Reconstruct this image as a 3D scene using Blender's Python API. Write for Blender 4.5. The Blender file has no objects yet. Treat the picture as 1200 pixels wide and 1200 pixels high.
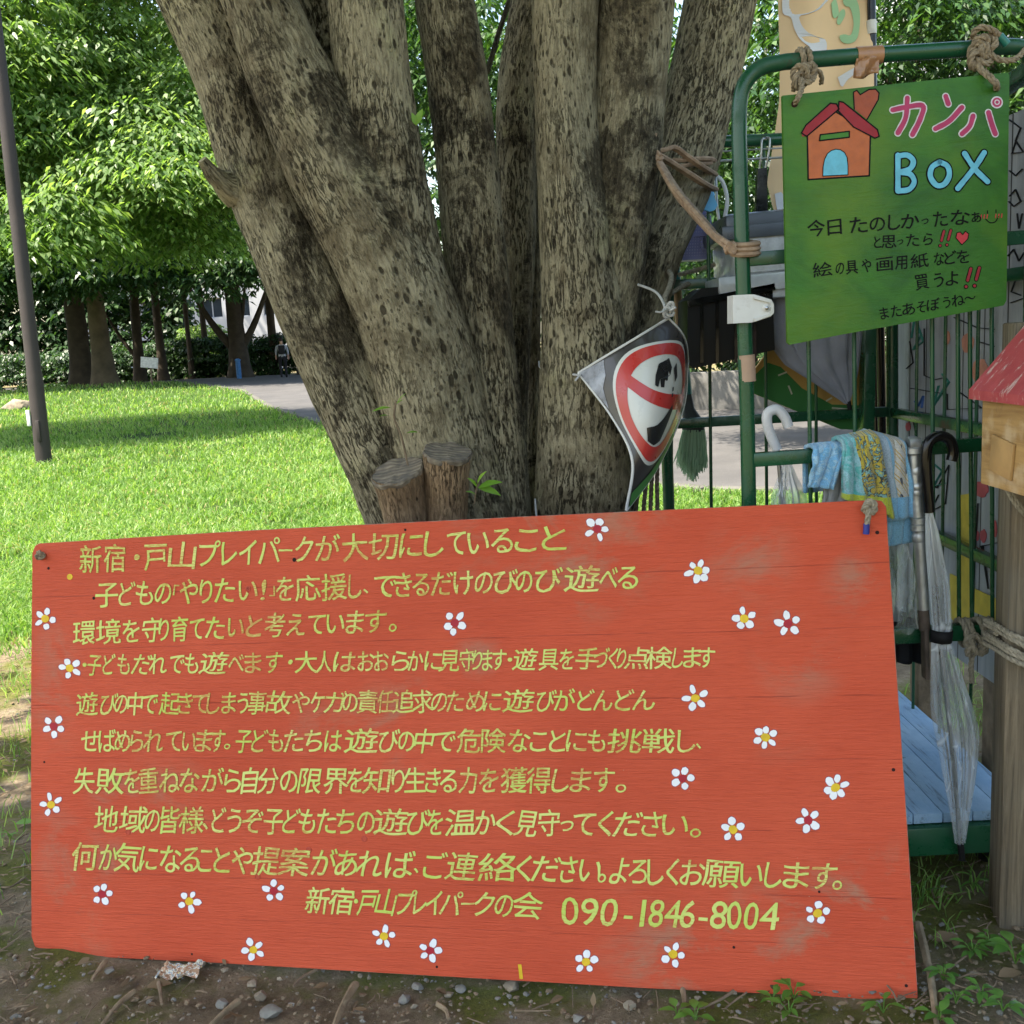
import bpy, bmesh, math, random
import numpy as np
from mathutils import Vector, Matrix, noise
from mathutils.geometry import tessellate_polygon

random.seed(7)
RNG = np.random.default_rng(7)
SC = bpy.context.scene
COL = SC.collection
R = math.radians

# ------------------------------------------------------------------ camera
CAM_H = 1.245
PITCH, ROLL = 9.5, -3.15
cam_d = bpy.data.cameras.new('camera')
cam = bpy.data.objects.new('camera', cam_d)
COL.objects.link(cam)
cam_d.sensor_width = 36.0
cam_d.lens = 36.0
cam_d.clip_start = 0.05
cam_d.clip_end = 800
CAM_ROT = Matrix.Rotation(R(90 - PITCH), 3, 'X') @ Matrix.Rotation(R(ROLL), 3, 'Z')
CAM_POS = Vector((0, 0, CAM_H))
cam.matrix_world = Matrix.Translation(CAM_POS) @ CAM_ROT.to_4x4()
SC.camera = cam

# ------------------------------------------------------------------ light
SUN_EL, SUN_AZ = 64.0, -118.0          # azimuth from +Y, negative = to the left
world = bpy.data.worlds.new('World')
SC.world = world
world.use_nodes = True
wn = world.node_tree.nodes
bg = wn['Background']
sky = wn.new('ShaderNodeTexSky')
sky.sky_type = 'NISHITA'
sky.sun_disc = False
sky.sun_elevation = R(SUN_EL)
sky.sun_rotation = R(SUN_AZ)
sky.air_density = 1.3
sky.dust_density = 2.5
sky.ozone_density = 1.0
world.node_tree.links.new(sky.outputs[0], bg.inputs[0])
bg.inputs[1].default_value = 0.15
sl = bpy.data.lights.new('sun', 'SUN')
sl.energy = 4.6
sl.angle = R(0.5)
sl.color = (1.0, 0.95, 0.86)
sun = bpy.data.objects.new('sun', sl)
COL.objects.link(sun)
sd = Vector((math.sin(R(SUN_AZ)) * math.cos(R(SUN_EL)), math.cos(R(SUN_AZ)) * math.cos(R(SUN_EL)), math.sin(R(SUN_EL))))
sun.rotation_euler = sd.to_track_quat('Z', 'Y').to_euler()
sun.location = (-14, -8, 30)
SC.view_settings.view_transform = 'Standard'
SC.view_settings.look = 'None'
SC.view_settings.exposure = 1.70
SC.view_settings.gamma = 1.0
SC.view_settings.use_white_balance = True      # the phone balanced for the bluish shade
SC.view_settings.white_balance_temperature = 6950
SC.view_settings.white_balance_tint = 10
SC.cycles.use_denoising = True
SC.cycles.max_bounces = 8
SC.cycles.transparent_max_bounces = 16

# ------------------------------------------------------------------ helpers
F = 1200.0
def ray(px, py):
    return CAM_ROT @ Vector(((px - 600) / F, -(py - 600) / F, -1.0))
def at(px, py, Y):
    d = ray(px, py)
    return CAM_POS + d * (Y / d.y)
def on_ground(px, py, z=0.0):
    d = ray(px, py)
    return CAM_POS + d * ((z - CAM_H) / d.z)
def on_plane(px, py, p0, n):
    d = ray(px, py)
    return CAM_POS + d * ((p0 - CAM_POS).dot(n) / d.dot(n))
def camspace(x, y, z):              # x right, y down, z forward
    return CAM_POS + CAM_ROT @ Vector((x, -y, -z))

def smooth(t):
    t = np.clip(t, 0, 1)
    return t * t * (3 - 2 * t)

NBX = [-60, -22, -14, -8.6, -5.5, -3.1, -1.7, 0, 1.45, 3, 8, 60]
NBY = [62, 50, 44, 34, 24, 17.5, 13.5, 10, 7.9, 7.2, 6.2, 5]
FBX = [-60, -22, -12, -8, -4, -2, 0, 3.3, 6, 12, 60]
FBY = [74, 64, 58, 50, 33, 24, 18.5, 15.8, 14.5, 13.5, 10]
def nb(x): return np.interp(x, NBX, NBY)
def fb(x): return np.interp(x, FBX, FBY)
def gz(x, y):
    x = np.asarray(x, float); y = np.asarray(y, float)
    z = 0.075 * smooth((x + 0.2) / 1.0) * (1 - smooth((y - 3.5) / 3.0))
    z = z + 0.36 * np.exp(-((x + 17) / 9.0) ** 2 - ((y - 42) / 15.0) ** 2)
    z = z - 0.05 * smooth((y - 25) / 20)
    return z
def gz1(x, y): return float(gz(x, y))

def link(o):
    COL.objects.link(o)
    return o
def tag(o, label=None, cat=None, group=None, kind=None):
    if label: o['label'] = label
    if cat: o['category'] = cat
    if group: o['group'] = group
    if kind: o['kind'] = kind
    return o
def thing(name, loc, label, cat, group=None):
    o = bpy.data.objects.new(name, None)
    o.empty_display_size = 0.05
    o.location = loc
    link(o)
    return tag(o, label, cat, group)
def wloc(o):
    v = Vector((0, 0, 0))
    while o is not None:
        v += o.location
        o = o.parent
    return v

class MB:
    def __init__(s):
        s.v = []; s.f = []; s.m = []; s.uv = []
    def add(s, vs, fs, m=0, uvs=None):
        b = len(s.v)
        s.v += [tuple(p) for p in vs]
        for k, f in enumerate(fs):
            s.f.append(tuple(b + i for i in f)); s.m.append(m)
            s.uv.append([(0.0, 0.0)] * len(f) if uvs is None else uvs[k])
    def box(s, c, size, m=0, rot=None, bev=0.0):
        hx, hy, hz = size[0] / 2, size[1] / 2, size[2] / 2
        c = Vector(c)
        if bev <= 0:
            vs = [Vector((x, y, z)) for x in (-hx, hx) for y in (-hy, hy) for z in (-hz, hz)]
            fs = [(0, 1, 3, 2), (4, 6, 7, 5), (0, 4, 5, 1), (2, 3, 7, 6), (0, 2, 6, 4), (1, 5, 7, 3)]
        else:
            bm = bmesh.new()
            bmesh.ops.create_cube(bm, size=1)
            bmesh.ops.scale(bm, vec=size, verts=bm.verts)
            bmesh.ops.bevel(bm, geom=bm.edges[:], offset=bev, segments=2, affect='EDGES', profile=0.5)
            bm.verts.index_update()
            vs = [v.co.copy() for v in bm.verts]
            fs = [tuple(v.index for v in f.verts) for f in bm.faces]
            bm.free()
        if rot is not None:
            vs = [rot @ v for v in vs]
        s.add([c + v for v in vs], fs, m)
    def bar(s, a, b, w, h, m=0, up=(0, 0, 1), bev=0.0):
        a, b = Vector(a), Vector(b)
        d = b - a; L = d.length; d.normalize()
        sd_ = d.cross(Vector(up))
        if sd_.length < 1e-4: sd_ = d.cross(Vector((0, 1, 0)))
        sd_.normalize(); u2 = sd_.cross(d)
        rot = Matrix((d, sd_, u2)).transposed()
        s.box((a + b) / 2, (L, w, h), m, rot, bev)
    def tube(s, pts, rad, n=10, m=0, cap=True, wob=None, uvscale=True):
        pts = [Vector(p) for p in pts]
        N = len(pts)
        if not hasattr(rad, '__len__'): rad = [rad] * N
        t0 = (pts[1] - pts[0]).normalized()
        ref = Vector((0, 0, 1)) if abs(t0.z) < 0.9 else Vector((0, 1, 0))
        nx = ref.cross(t0).normalized()
        vs = []; L = 0.0; Ls = []
        for i in range(N):
            t = (pts[min(i + 1, N - 1)] - pts[max(i - 1, 0)])
            if t.length < 1e-9: t = t0
            t.normalize()
            nx = (nx - t * nx.dot(t))
            if nx.length < 1e-6: nx = t.orthogonal()
            nx.normalize()
            ny = t.cross(nx)
            if i: L += (pts[i] - pts[i - 1]).length
            Ls.append(L)
            for k in range(n):
                a = 2 * math.pi * k / n
                r = rad[i]
                if wob: r = r * wob(a, L, i)
                vs.append(pts[i] + nx * (r * math.cos(a)) + ny * (r * math.sin(a)))
        fs = []; uvs = []
        for i in range(N - 1):
            for k in range(n):
                k2 = (k + 1) % n
                fs.append((i * n + k, i * n + k2, (i + 1) * n + k2, (i + 1) * n + k))
                ra = 2 * math.pi * (sum(rad) / N) / n
                uvs.append([(k * ra, Ls[i]), ((k + 1) * ra, Ls[i]), ((k + 1) * ra, Ls[i + 1]), (k * ra, Ls[i + 1])])
        if cap:
            fs.append(tuple(range(n - 1, -1, -1))); uvs.append([(0, 0)] * n)
            fs.append(tuple((N - 1) * n + k for k in range(n))); uvs.append([(0, 0)] * n)
        s.add(vs, fs, m, uvs)
    def rope(s, pts, r, m=0, turns=None, n=6):
        pts = [Vector(p) for p in pts]
        L = sum((pts[i + 1] - pts[i]).length for i in range(len(pts) - 1))
        steps = max(8, int(L / (r * 0.55)))
        pts = resample(pts, steps)
        tw = L / (r * 7.0)
        t0 = (pts[1] - pts[0]).normalized()
        nx = t0.orthogonal().normalized()
        strands = [[], [], []]
        for i, p in enumerate(pts):
            t = (pts[min(i + 1, len(pts) - 1)] - pts[max(i - 1, 0)]).normalized()
            nx = (nx - t * nx.dot(t)).normalized()
            ny = t.cross(nx)
            for k in range(3):
                a = 2 * math.pi * (tw * i / (len(pts) - 1) + k / 3)
                strands[k].append(p + (nx * math.cos(a) + ny * math.sin(a)) * (r * 0.5))
        for st in strands:
            s.tube(st, r * 0.56, n, m)
    def lathe(s, prof, c, n=24, m=0, axis=None):
        c = Vector(c); vs = []
        for r_, z_ in prof:
            for k in range(n):
                a = 2 * math.pi * k / n
                v = Vector((r_ * math.cos(a), r_ * math.sin(a), z_))
                vs.append(c + (axis @ v if axis is not None else v))
        fs = [(i * n + k, i * n + (k + 1) % n, (i + 1) * n + (k + 1) % n, (i + 1) * n + k)
              for i in range(len(prof) - 1) for k in range(n)]
        fs.append(tuple(range(n - 1, -1, -1)))
        fs.append(tuple((len(prof) - 1) * n + k for k in range(n)))
        s.add(vs, fs, m)
    def grid(s, fn, nu, nv, m=0, closed=False):
        vs = [fn(i / nu, j / nv) for j in range(nv + 1) for i in range(nu + 1)]
        fs = []; uvs = []
        for j in range(nv):
            for i in range(nu):
                a = j * (nu + 1) + i
                fs.append((a, a + 1, a + nu + 2, a + nu + 1))
                uvs.append([(i / nu, j / nv), ((i + 1) / nu, j / nv), ((i + 1) / nu, (j + 1) / nv), (i / nu, (j + 1) / nv)])
        s.add(vs, fs, m, uvs)
    def prism(s, poly, d, m=0):
        """closed outline of 3-D points pushed along d"""
        d = Vector(d); P = [Vector(p) for p in poly]; n = len(P)
        vs = P + [p + d for p in P]
        tr = tessellate_polygon([P])
        fs = [tuple(t) for t in tr] + [tuple(n + i for i in reversed(t)) for t in tr]
        fs += [(i, (i + 1) % n, n + (i + 1) % n, n + i) for i in range(n)]
        s.add(vs, fs, m)
    def build(s, name, mats, parent=None, smooth_=True, loc=None, recalc=False):
        off = wloc(parent) if parent else Vector((0, 0, 0))
        if loc is not None: off = Vector(loc)
        me = bpy.data.meshes.new(name)
        me.from_pydata([(p[0] - off.x, p[1] - off.y, p[2] - off.z) for p in s.v], [], s.f)
        if not isinstance(mats, (list, tuple)): mats = [mats]
        for m_ in mats: me.materials.append(m_)
        me.polygons.foreach_set('material_index', s.m)
        uvl = me.uv_layers.new(name='UVMap')
        uvl.data.foreach_set('uv', [c for f in s.uv for p in f for c in p])
        if recalc:
            bm = bmesh.new(); bm.from_mesh(me)
            bmesh.ops.recalc_face_normals(bm, faces=bm.faces); bm.to_mesh(me); bm.free()
        if smooth_:
            me.polygons.foreach_set('use_smooth', [True] * len(me.polygons))
            try: me.set_sharp_from_angle(angle=R(40))
            except Exception: pass
        me.update()
        o = link(bpy.data.objects.new(name, me))
        if parent: o.parent = parent
        if loc is not None: o.location = off
        return o

def resample(pts, n):
    """Catmull-Rom through pts, n+1 evenly spaced points"""
    P = [Vector(p) for p in pts]
    Q = [P[0] * 2 - P[1]] + P + [P[-1] * 2 - P[-2]]
    out = []
    for i in range(len(P) - 1):
        p0, p1, p2, p3 = Q[i:i + 4]
        for k in range(16):
            t = k / 16
            out.append(0.5 * ((2 * p1) + (p2 - p0) * t + (2 * p0 - 5 * p1 + 4 * p2 - p3) * t * t + (3 * p1 - p0 - 3 * p2 + p3) * t ** 3))
    out.append(P[-1])
    d = [0]
    for i in range(len(out) - 1): d.append(d[-1] + (out[i + 1] - out[i]).length)
    res = []; j = 0
    for k in range(n + 1):
        t = d[-1] * k / n
        while j < len(d) - 2 and d[j + 1] < t: j += 1
        sgl = d[j + 1] - d[j]
        res.append(out[j].lerp(out[j + 1], 0 if sgl < 1e-9 else (t - d[j]) / sgl))
    return res

def np_mesh(name, V, Fq, mats, parent=None, smooth_=False, uv=None):
    """V (n,3), Fq (m,k) all faces of k corners"""
    V = np.asarray(V, np.float32); Fq = np.asarray(Fq, np.int32)
    if parent is not None:
        w = wloc(parent); V = V - np.array((w.x, w.y, w.z), np.float32)
    me = bpy.data.meshes.new(name)
    k = Fq.shape[1]
    me.vertices.add(len(V)); me.vertices.foreach_set('co', V.ravel())
    me.loops.add(Fq.size); me.loops.foreach_set('vertex_index', Fq.ravel())
    me.polygons.add(len(Fq))
    me.polygons.foreach_set('loop_start', np.arange(0, Fq.size, k, dtype=np.int32))
    me.polygons.foreach_set('loop_total', np.full(len(Fq), k, np.int32))
    if not isinstance(mats, (list, tuple)): mats = [mats]
    for m_ in mats: me.materials.append(m_)
    if smooth_: me.polygons.foreach_set('use_smooth', np.ones(len(Fq), bool))
    if uv is not None:
        l = me.uv_layers.new(name='UVMap'); l.data.foreach_set('uv', np.asarray(uv, np.float32).ravel())
    me.update(calc_edges=True); me.validate()
    o = link(bpy.data.objects.new(name, me))
    if parent is not None: o.parent = parent
    return o

# ------------------------------------------------------------------ materials
class NT:
    def __init__(s, name):
        s.mat = bpy.data.materials.new(name); s.mat.use_nodes = True
        s.t = s.mat.node_tree; s.n = s.t.nodes
        s.p = s.n['Principled BSDF']; s.out = s.n['Material Output']
        s._tc = None
    def new(s, typ, **kw):
        nd = s.n.new(typ)
        for k, v in kw.items(): setattr(nd, k, v)
        return nd
    def L(s, a, b): s.t.links.new(a, b)
    def tc(s, kind='Object'):
        if s._tc is None: s._tc = s.new('ShaderNodeTexCoord')
        return s._tc.outputs[kind]
    def mapping(s, scale, src='Object', rot=(0, 0, 0), loc=(0, 0, 0)):
        m = s.new('ShaderNodeMapping')
        s.L(s.tc(src), m.inputs[0])
        m.inputs['Scale'].default_value = scale if hasattr(scale, '__len__') else (scale,) * 3
        m.inputs['Rotation'].default_value = rot; m.inputs['Location'].default_value = loc
        return m.outputs[0]
    def noise(s, scale, vec=None, detail=6, rough=0.55, dist=0.0):
        nd = s.new('ShaderNodeTexNoise')
        nd.inputs['Scale'].default_value = scale; nd.inputs['Detail'].default_value = detail
        nd.inputs['Roughness'].default_value = rough; nd.inputs['Distortion'].default_value = dist
        s.L(vec if vec is not None else s.tc(), nd.inputs['Vector'])
        return nd.outputs['Fac']
    def voro(s, scale, vec=None, feature='F1', out='Distance', rand=1.0):
        nd = s.new('ShaderNodeTexVoronoi', feature=feature)
        nd.inputs['Scale'].default_value = scale; nd.inputs['Randomness'].default_value = rand
        s.L(vec if vec is not None else s.tc(), nd.inputs['Vector'])
        return nd.outputs[out]
    def ramp(s, fac, stops, interp='LINEAR'):
        nd = s.new('ShaderNodeValToRGB'); cr = nd.color_ramp; cr.interpolation = interp
        while len(cr.elements) < len(stops): cr.elements.new(0.5)
        for e, (p, c) in zip(cr.elements, stops):
            e.position = p; e.color = (c, c, c, 1) if not hasattr(c, '__len__') else (*c, 1)
        s.L(fac, nd.inputs[0])
        return nd.outputs[0]
    def mix(s, fac, a, b, mode='MIX'):
        nd = s.new('ShaderNodeMix', data_type='RGBA', blend_type=mode)
        for idx, v in ((0, fac), (6, a), (7, b)):
            if hasattr(v, 'is_linked'): s.L(v, nd.inputs[idx])
            elif idx == 0: nd.inputs[0].default_value = v
            else: nd.inputs[idx].default_value = (*v, 1) if len(v) == 3 else v
        return nd.outputs[2]
    def math(s, op, a, b=0.5, clamp=False):
        nd = s.new('ShaderNodeMath', operation=op, use_clamp=clamp)
        for i, v in enumerate((a, b)):
            if hasattr(v, 'is_linked'): s.L(v, nd.inputs[i])
            else: nd.inputs[i].default_value = v
        return nd.outputs[0]
    def col(s, c):
        if hasattr(c, 'is_linked'): s.L(c, s.p.inputs['Base Color'])
        else: s.p.inputs['Base Color'].default_value = (*c, 1)
    def rough(s, r):
        if hasattr(r, 'is_linked'): s.L(r, s.p.inputs['Roughness'])
        else: s.p.inputs['Roughness'].default_value = r
    def bump(s, h, strength=0.5, dist=0.01):
        b = s.new('ShaderNodeBump')
        b.inputs['Strength'].default_value = strength; b.inputs['Distance'].default_value = dist
        s.L(h, b.inputs['Height']); s.L(b.outputs[0], s.p.inputs['Normal'])
        return b
    def sep(s, vec):
        nd = s.new('ShaderNodeSeparateXYZ'); s.L(vec, nd.inputs[0]); return nd.outputs
    def set(s, **kw):
        for k, v in kw.items(): s.p.inputs[k.replace('_', ' ')].default_value = v

def simple(name, c, rough=0.6, var=0.25, scale=12, bump=0.0, bscale=60, metal=0.0, spec=None, dirt=None, coat=0.0):
    m = NT(name)
    n1 = m.noise(scale)
    c1 = m.mix(m.ramp(n1, [(0.3, 0.0), (0.72, 1.0)]), tuple(max(0, x * (1 - var)) for x in c), tuple(min(1, x * (1 + var)) for x in c))
    if dirt:
        c1 = m.mix(m.ramp(m.noise(scale * 0.6, detail=9, rough=0.7), [(0.55, 0.0), (0.72, 0.85)]), c1, dirt)
    m.col(c1)
    m.rough(m.ramp(m.noise(scale * 2), [(0.3, max(0.03, rough - 0.12)), (0.7, min(1, rough + 0.12))]))
    if bump: m.bump(m.noise(bscale, detail=8), bump, 0.01)
    m.set(Metallic=metal, Coat_Weight=coat)
    if spec is None and rough >= .5 and not metal: spec = .22
    if spec is not None: m.p.inputs['Specular IOR Level'].default_value = spec
    return m.mat

def leafmat(name, dark, mid, light, trans=0.45, gloss=0.35, rough=0.4, tint=(1.25, 1.3, 0.55)):
    m = NT(name)
    g = m.new('ShaderNodeNewGeometry')
    rnd = g.outputs['Random Per Island']
    big = m.noise(0.9, detail=2)
    f = m.math('ADD', m.math('MULTIPLY', rnd, 0.6), m.math('MULTIPLY', big, 0.45))
    c = m.ramp(f, [(0.15, dark), (0.5, mid), (0.92, light)])
    m.col(c); m.rough(rough); m.p.inputs['Specular IOR Level'].default_value = gloss
    tr = m.new('ShaderNodeBsdfTranslucent')
    ct = m.mix(1.0, c, tint, 'MULTIPLY')
    m.L(ct, tr.inputs[0])
    mx = m.new('ShaderNodeMixShader'); mx.inputs[0].default_value = trans
    m.L(m.p.outputs[0], mx.inputs[1]); m.L(tr.outputs[0], mx.inputs[2]); m.L(mx.outputs[0], m.out.inputs[0])
    return m.mat
# ------------------------------------------------------------------ ground
def axis_vals(fine0, fine1, step, lo, hi, grow=1.12):
    v = list(np.arange(fine0, fine1, step)); s_ = step; x = v[-1]
    while x < hi:
        s_ *= grow; x += s_; v.append(x)
    s_ = step; x = v[0]; pre = []
    while x > lo:
        s_ *= grow; x -= s_; pre.append(x)
    return np.array(pre[::-1] + v)
gx = axis_vals(-2.6, 2.6, 0.035, -260, 260)
gy = axis_vals(1.0, 4.8, 0.03, -60, 420, 1.07)
GX, GY = np.meshgrid(gx, gy)
GZ = gz(GX, GY)
near = (np.abs(GX) < 4) & (GY < 7) & (GY > -1)
for j, i in zip(*np.where(near)):
    p = Vector((GX[j, i], GY[j, i], 0.0))
    GZ[j, i] += -0.008 + 0.010 * noise.fractal(p * 4.0, 1.0, 2.0, 4) + 0.004 * noise.noise(p * 28.0)
nxg, nyg = len(gx), len(gy)
idx = np.arange(nxg * nyg).reshape(nyg, nxg)
quads = np.stack([idx[:-1, :-1], idx[:-1, 1:], idx[1:, 1:], idx[1:, :-1]], -1).reshape(-1, 4)

m = NT('ground_soil')
w1 = m.noise(1.3, detail=8); w2 = m.noise(9, detail=10, rough=0.7); w3 = m.noise(85, detail=10, rough=0.78)
dirt = m.ramp(w2, [(0.28, (0.13, 0.098, 0.064)), (0.5, (0.29, 0.222, 0.148)), (0.72, (0.45, 0.36, 0.255))])
dirt = m.mix(m.ramp(w3, [(0.35, 0.0), (0.62, 0.55)]), dirt, (0.085, 0.064, 0.043))
dirt = m.mix(m.ramp(m.voro(140), [(0.06, 0.8), (0.2, 0.0)]), dirt, (0.26, 0.23, 0.18))
mossm = m.ramp(m.noise(2.6, detail=9, rough=0.65), [(0.46, 0.0), (0.56, 1.0)])
moss = m.ramp(w3, [(0.3, (0.045, 0.058, 0.010)), (0.7, (0.19, 0.205, 0.036))])
dirt = m.mix(m.math('MULTIPLY', mossm, 0.85), dirt, moss)
at_ = m.new('ShaderNodeAttribute', attribute_name='lawn')
lawnf = m.ramp(m.math('ADD', at_.outputs['Fac'], m.math('MULTIPLY', m.math('SUBTRACT', w2, 0.5), 0.9)), [(0.42, 0.0), (0.58, 1.0)])
turf = m.ramp(w2, [(0.3, (0.022, 0.045, 0.008)), (0.7, (0.05, 0.095, 0.016))])
m.col(m.mix(lawnf, dirt, turf)); m.rough(0.95); m.p.inputs['Specular IOR Level'].default_value = 0.15
hh = m.math('ADD', m.math('MULTIPLY', w2, 0.6), m.math('MULTIPLY', w3, 0.5))
m.bump(hh, 1.0, 0.025)
M_GROUND = m.mat
ground = np_mesh('ground', np.stack([GX.ravel(), GY.ravel(), GZ.ravel()], -1), quads, M_GROUND, smooth_=True)
edge_y = 4.75 - 0.55 * smooth((GX + 2.2) / 1.5)
lawn = smooth((GY - edge_y + 0.25) / 0.7) * (1 - smooth((GY - nb(GX)) / 0.5 + 0.5))
lawn = np.where((GX > -0.2) & (GY < 6.2), np.minimum(lawn, smooth((GY - 5.6) / 0.8)), lawn)
att = ground.data.attributes.new('lawn', 'FLOAT', 'POINT'); att.data.foreach_set('value', lawn.ravel().astype(np.float32))
tag(ground, kind='structure')

# path
m = NT('path_asphalt')
pw = m.noise(1.1, detail=8); pv = m.noise(60, detail=4)
c = m.ramp(pw, [(0.3, (0.055, 0.053, 0.052)), (0.7, (0.105, 0.10, 0.095))])
c = m.mix(m.ramp(pv, [(0.4, 0.0), (0.65, 0.4)]), c, (0.05, 0.048, 0.046))
m.col(c); m.rough(0.9); m.bump(pv, 0.3, 0.01)
M_PATH = m.mat
xs = np.concatenate([np.linspace(-60, -24, 20), np.linspace(-23.5, 14, 90), np.linspace(15, 60, 16)])
V = []; K = 14
for x in xs:
    a, b = nb(x), fb(x)
    for k in range(K + 1):
        y = a + (b - a) * k / K
        V.append((x, y, gz1(x, y) + 0.022))
idx = np.arange(len(V)).reshape(len(xs), K + 1)
q = np.stack([idx[:-1, :-1], idx[1:, :-1], idx[1:, 1:], idx[:-1, 1:]], -1).reshape(-1, 4)
path = np_mesh('path', V, q, M_PATH, smooth_=True); tag(path, kind='structure')
M_KERB = simple('kerb_stone', (0.12, 0.115, 0.10), 0.85, 0.3, 5, 0.4, 40)
kb = MB(); prevp = None
for x in np.linspace(-24, 9, 120):
    p = Vector((x, float(nb(x)) - 0.05, gz1(x, float(nb(x))) - 0.02))
    if prevp is not None: kb.bar(prevp, p.lerp(prevp, 0.03), 0.13, 0.14, 0, bev=0.012)
    prevp = p
tag(kb.build('kerb', M_KERB), kind='structure')

# lawn grass: uncountable blades
def blades(n, ysel, hfun, wfun, xlim=None, keep=None, lean=0.5):
    Y = ysel(n)
    X = (RNG.random(n) * 2 - 1) * (0.62 * Y + 0.8)
    k = keep(X, Y); X, Y = X[k], Y[k]; n = len(X)
    Z = gz(X, Y)
    clump = 0.5 + 0.5 * np.sin(X * 2.1 + 1.7 * np.sin(Y * 1.3)) * np.sin(Y * 1.7 + 2.0 * np.sin(X * .9))
    h = hfun(Y) * (0.45 + 0.75 * RNG.random(n) + 0.45 * clump); w = wfun(Y) * (0.7 + 0.6 * RNG.random(n))
    az = RNG.random(n) * 2 * np.pi; le = lean * (0.2 + RNG.random(n)); la = RNG.random(n) * 2 * np.pi
    wx, wy = np.cos(az) * w, np.sin(az) * w
    lx, ly = np.cos(la) * le * h, np.sin(la) * le * h
    B = np.stack([X, Y, Z - 0.004], -1)
    def off(a, b, c): return B + np.stack([a, b, c], -1)
    P = np.stack([off(-wx, -wy, 0 * h), off(wx, wy, 0 * h),
                  off(lx * .35 + wx * .8, ly * .35 + wy * .8, h * .6), off(lx * .35 - wx * .8, ly * .35 - wy * .8, h * .6),
                  off(lx + wx * .15, ly + wy * .15, h * (1 - .25 * le)), off(lx - wx * .15, ly - wy * .15, h * (1 - .25 * le))], 1)
    V = P.reshape(-1, 3)
    b = np.arange(n)[:, None] * 6
    Fq = np.concatenate([b + np.array([0, 1, 2, 3]), b + np.array([3, 2, 4, 5])], 0)
    return V, Fq
def keep_lawn(X, Y):
    e = 4.75 - 0.55 * smooth((X + 2.2) / 1.5)
    k = (Y > e + 0.35 * RNG.standard_normal(len(X)) * 0.6) & (Y < nb(X) - 0.12)
    k &= ~((X > -0.2) & (Y < 6.2 + 0.3 * RNG.standard_normal(len(X))))
    # worn bare patches
    k &= ~(((X + 2.45) ** 2 / 0.25 + (Y - 8.4) ** 2 / 0.10) < RNG.random(len(X)) * 1.3)
    for bx_, by_, br_ in ((-4.2, 12.5, .5), (-1.7, 7.4, .25), (-3.4, 6.6, .3), (-6.0, 17.0, .8)):
        k &= ~(((X - bx_) ** 2 + (Y - by_) ** 2) / br_ ** 2 < RNG.random(len(X)) * .9)
    return k
M_GRASS = leafmat('grass_blade', (0.070, 0.150, 0.024), (0.155, 0.305, 0.062), (0.38, 0.48, 0.20), 0.5, 0.3, 0.45)
lo, hi = 3.9, 46.0
V, Fq = blades(420000, lambda n: 1 / (1 / lo + RNG.random(n) * (1 / hi - 1 / lo)), lambda Y: 0.048 + 0.0018 * Y, lambda Y: 0.0024 + 0.00036 * Y, keep=keep_lawn, lean=0.95)
grass = np_mesh('grass', V, Fq, M_GRASS); tag(grass, kind='stuff')
M_STRAW = leafmat('dry_blade', (0.20, 0.17, 0.07), (0.32, 0.28, 0.12), (0.45, 0.40, 0.20), 0.3, 0.2, 0.6)
V, Fq = blades(26000, lambda n: 1 / (1 / lo + RNG.random(n) * (1 / hi - 1 / lo)), lambda Y: 0.045 + 0.0016 * Y, lambda Y: 0.0020 + 0.00034 * Y, keep=keep_lawn, lean=1.6)
tag(np_mesh('grass', V, Fq, M_STRAW), kind='stuff')

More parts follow.
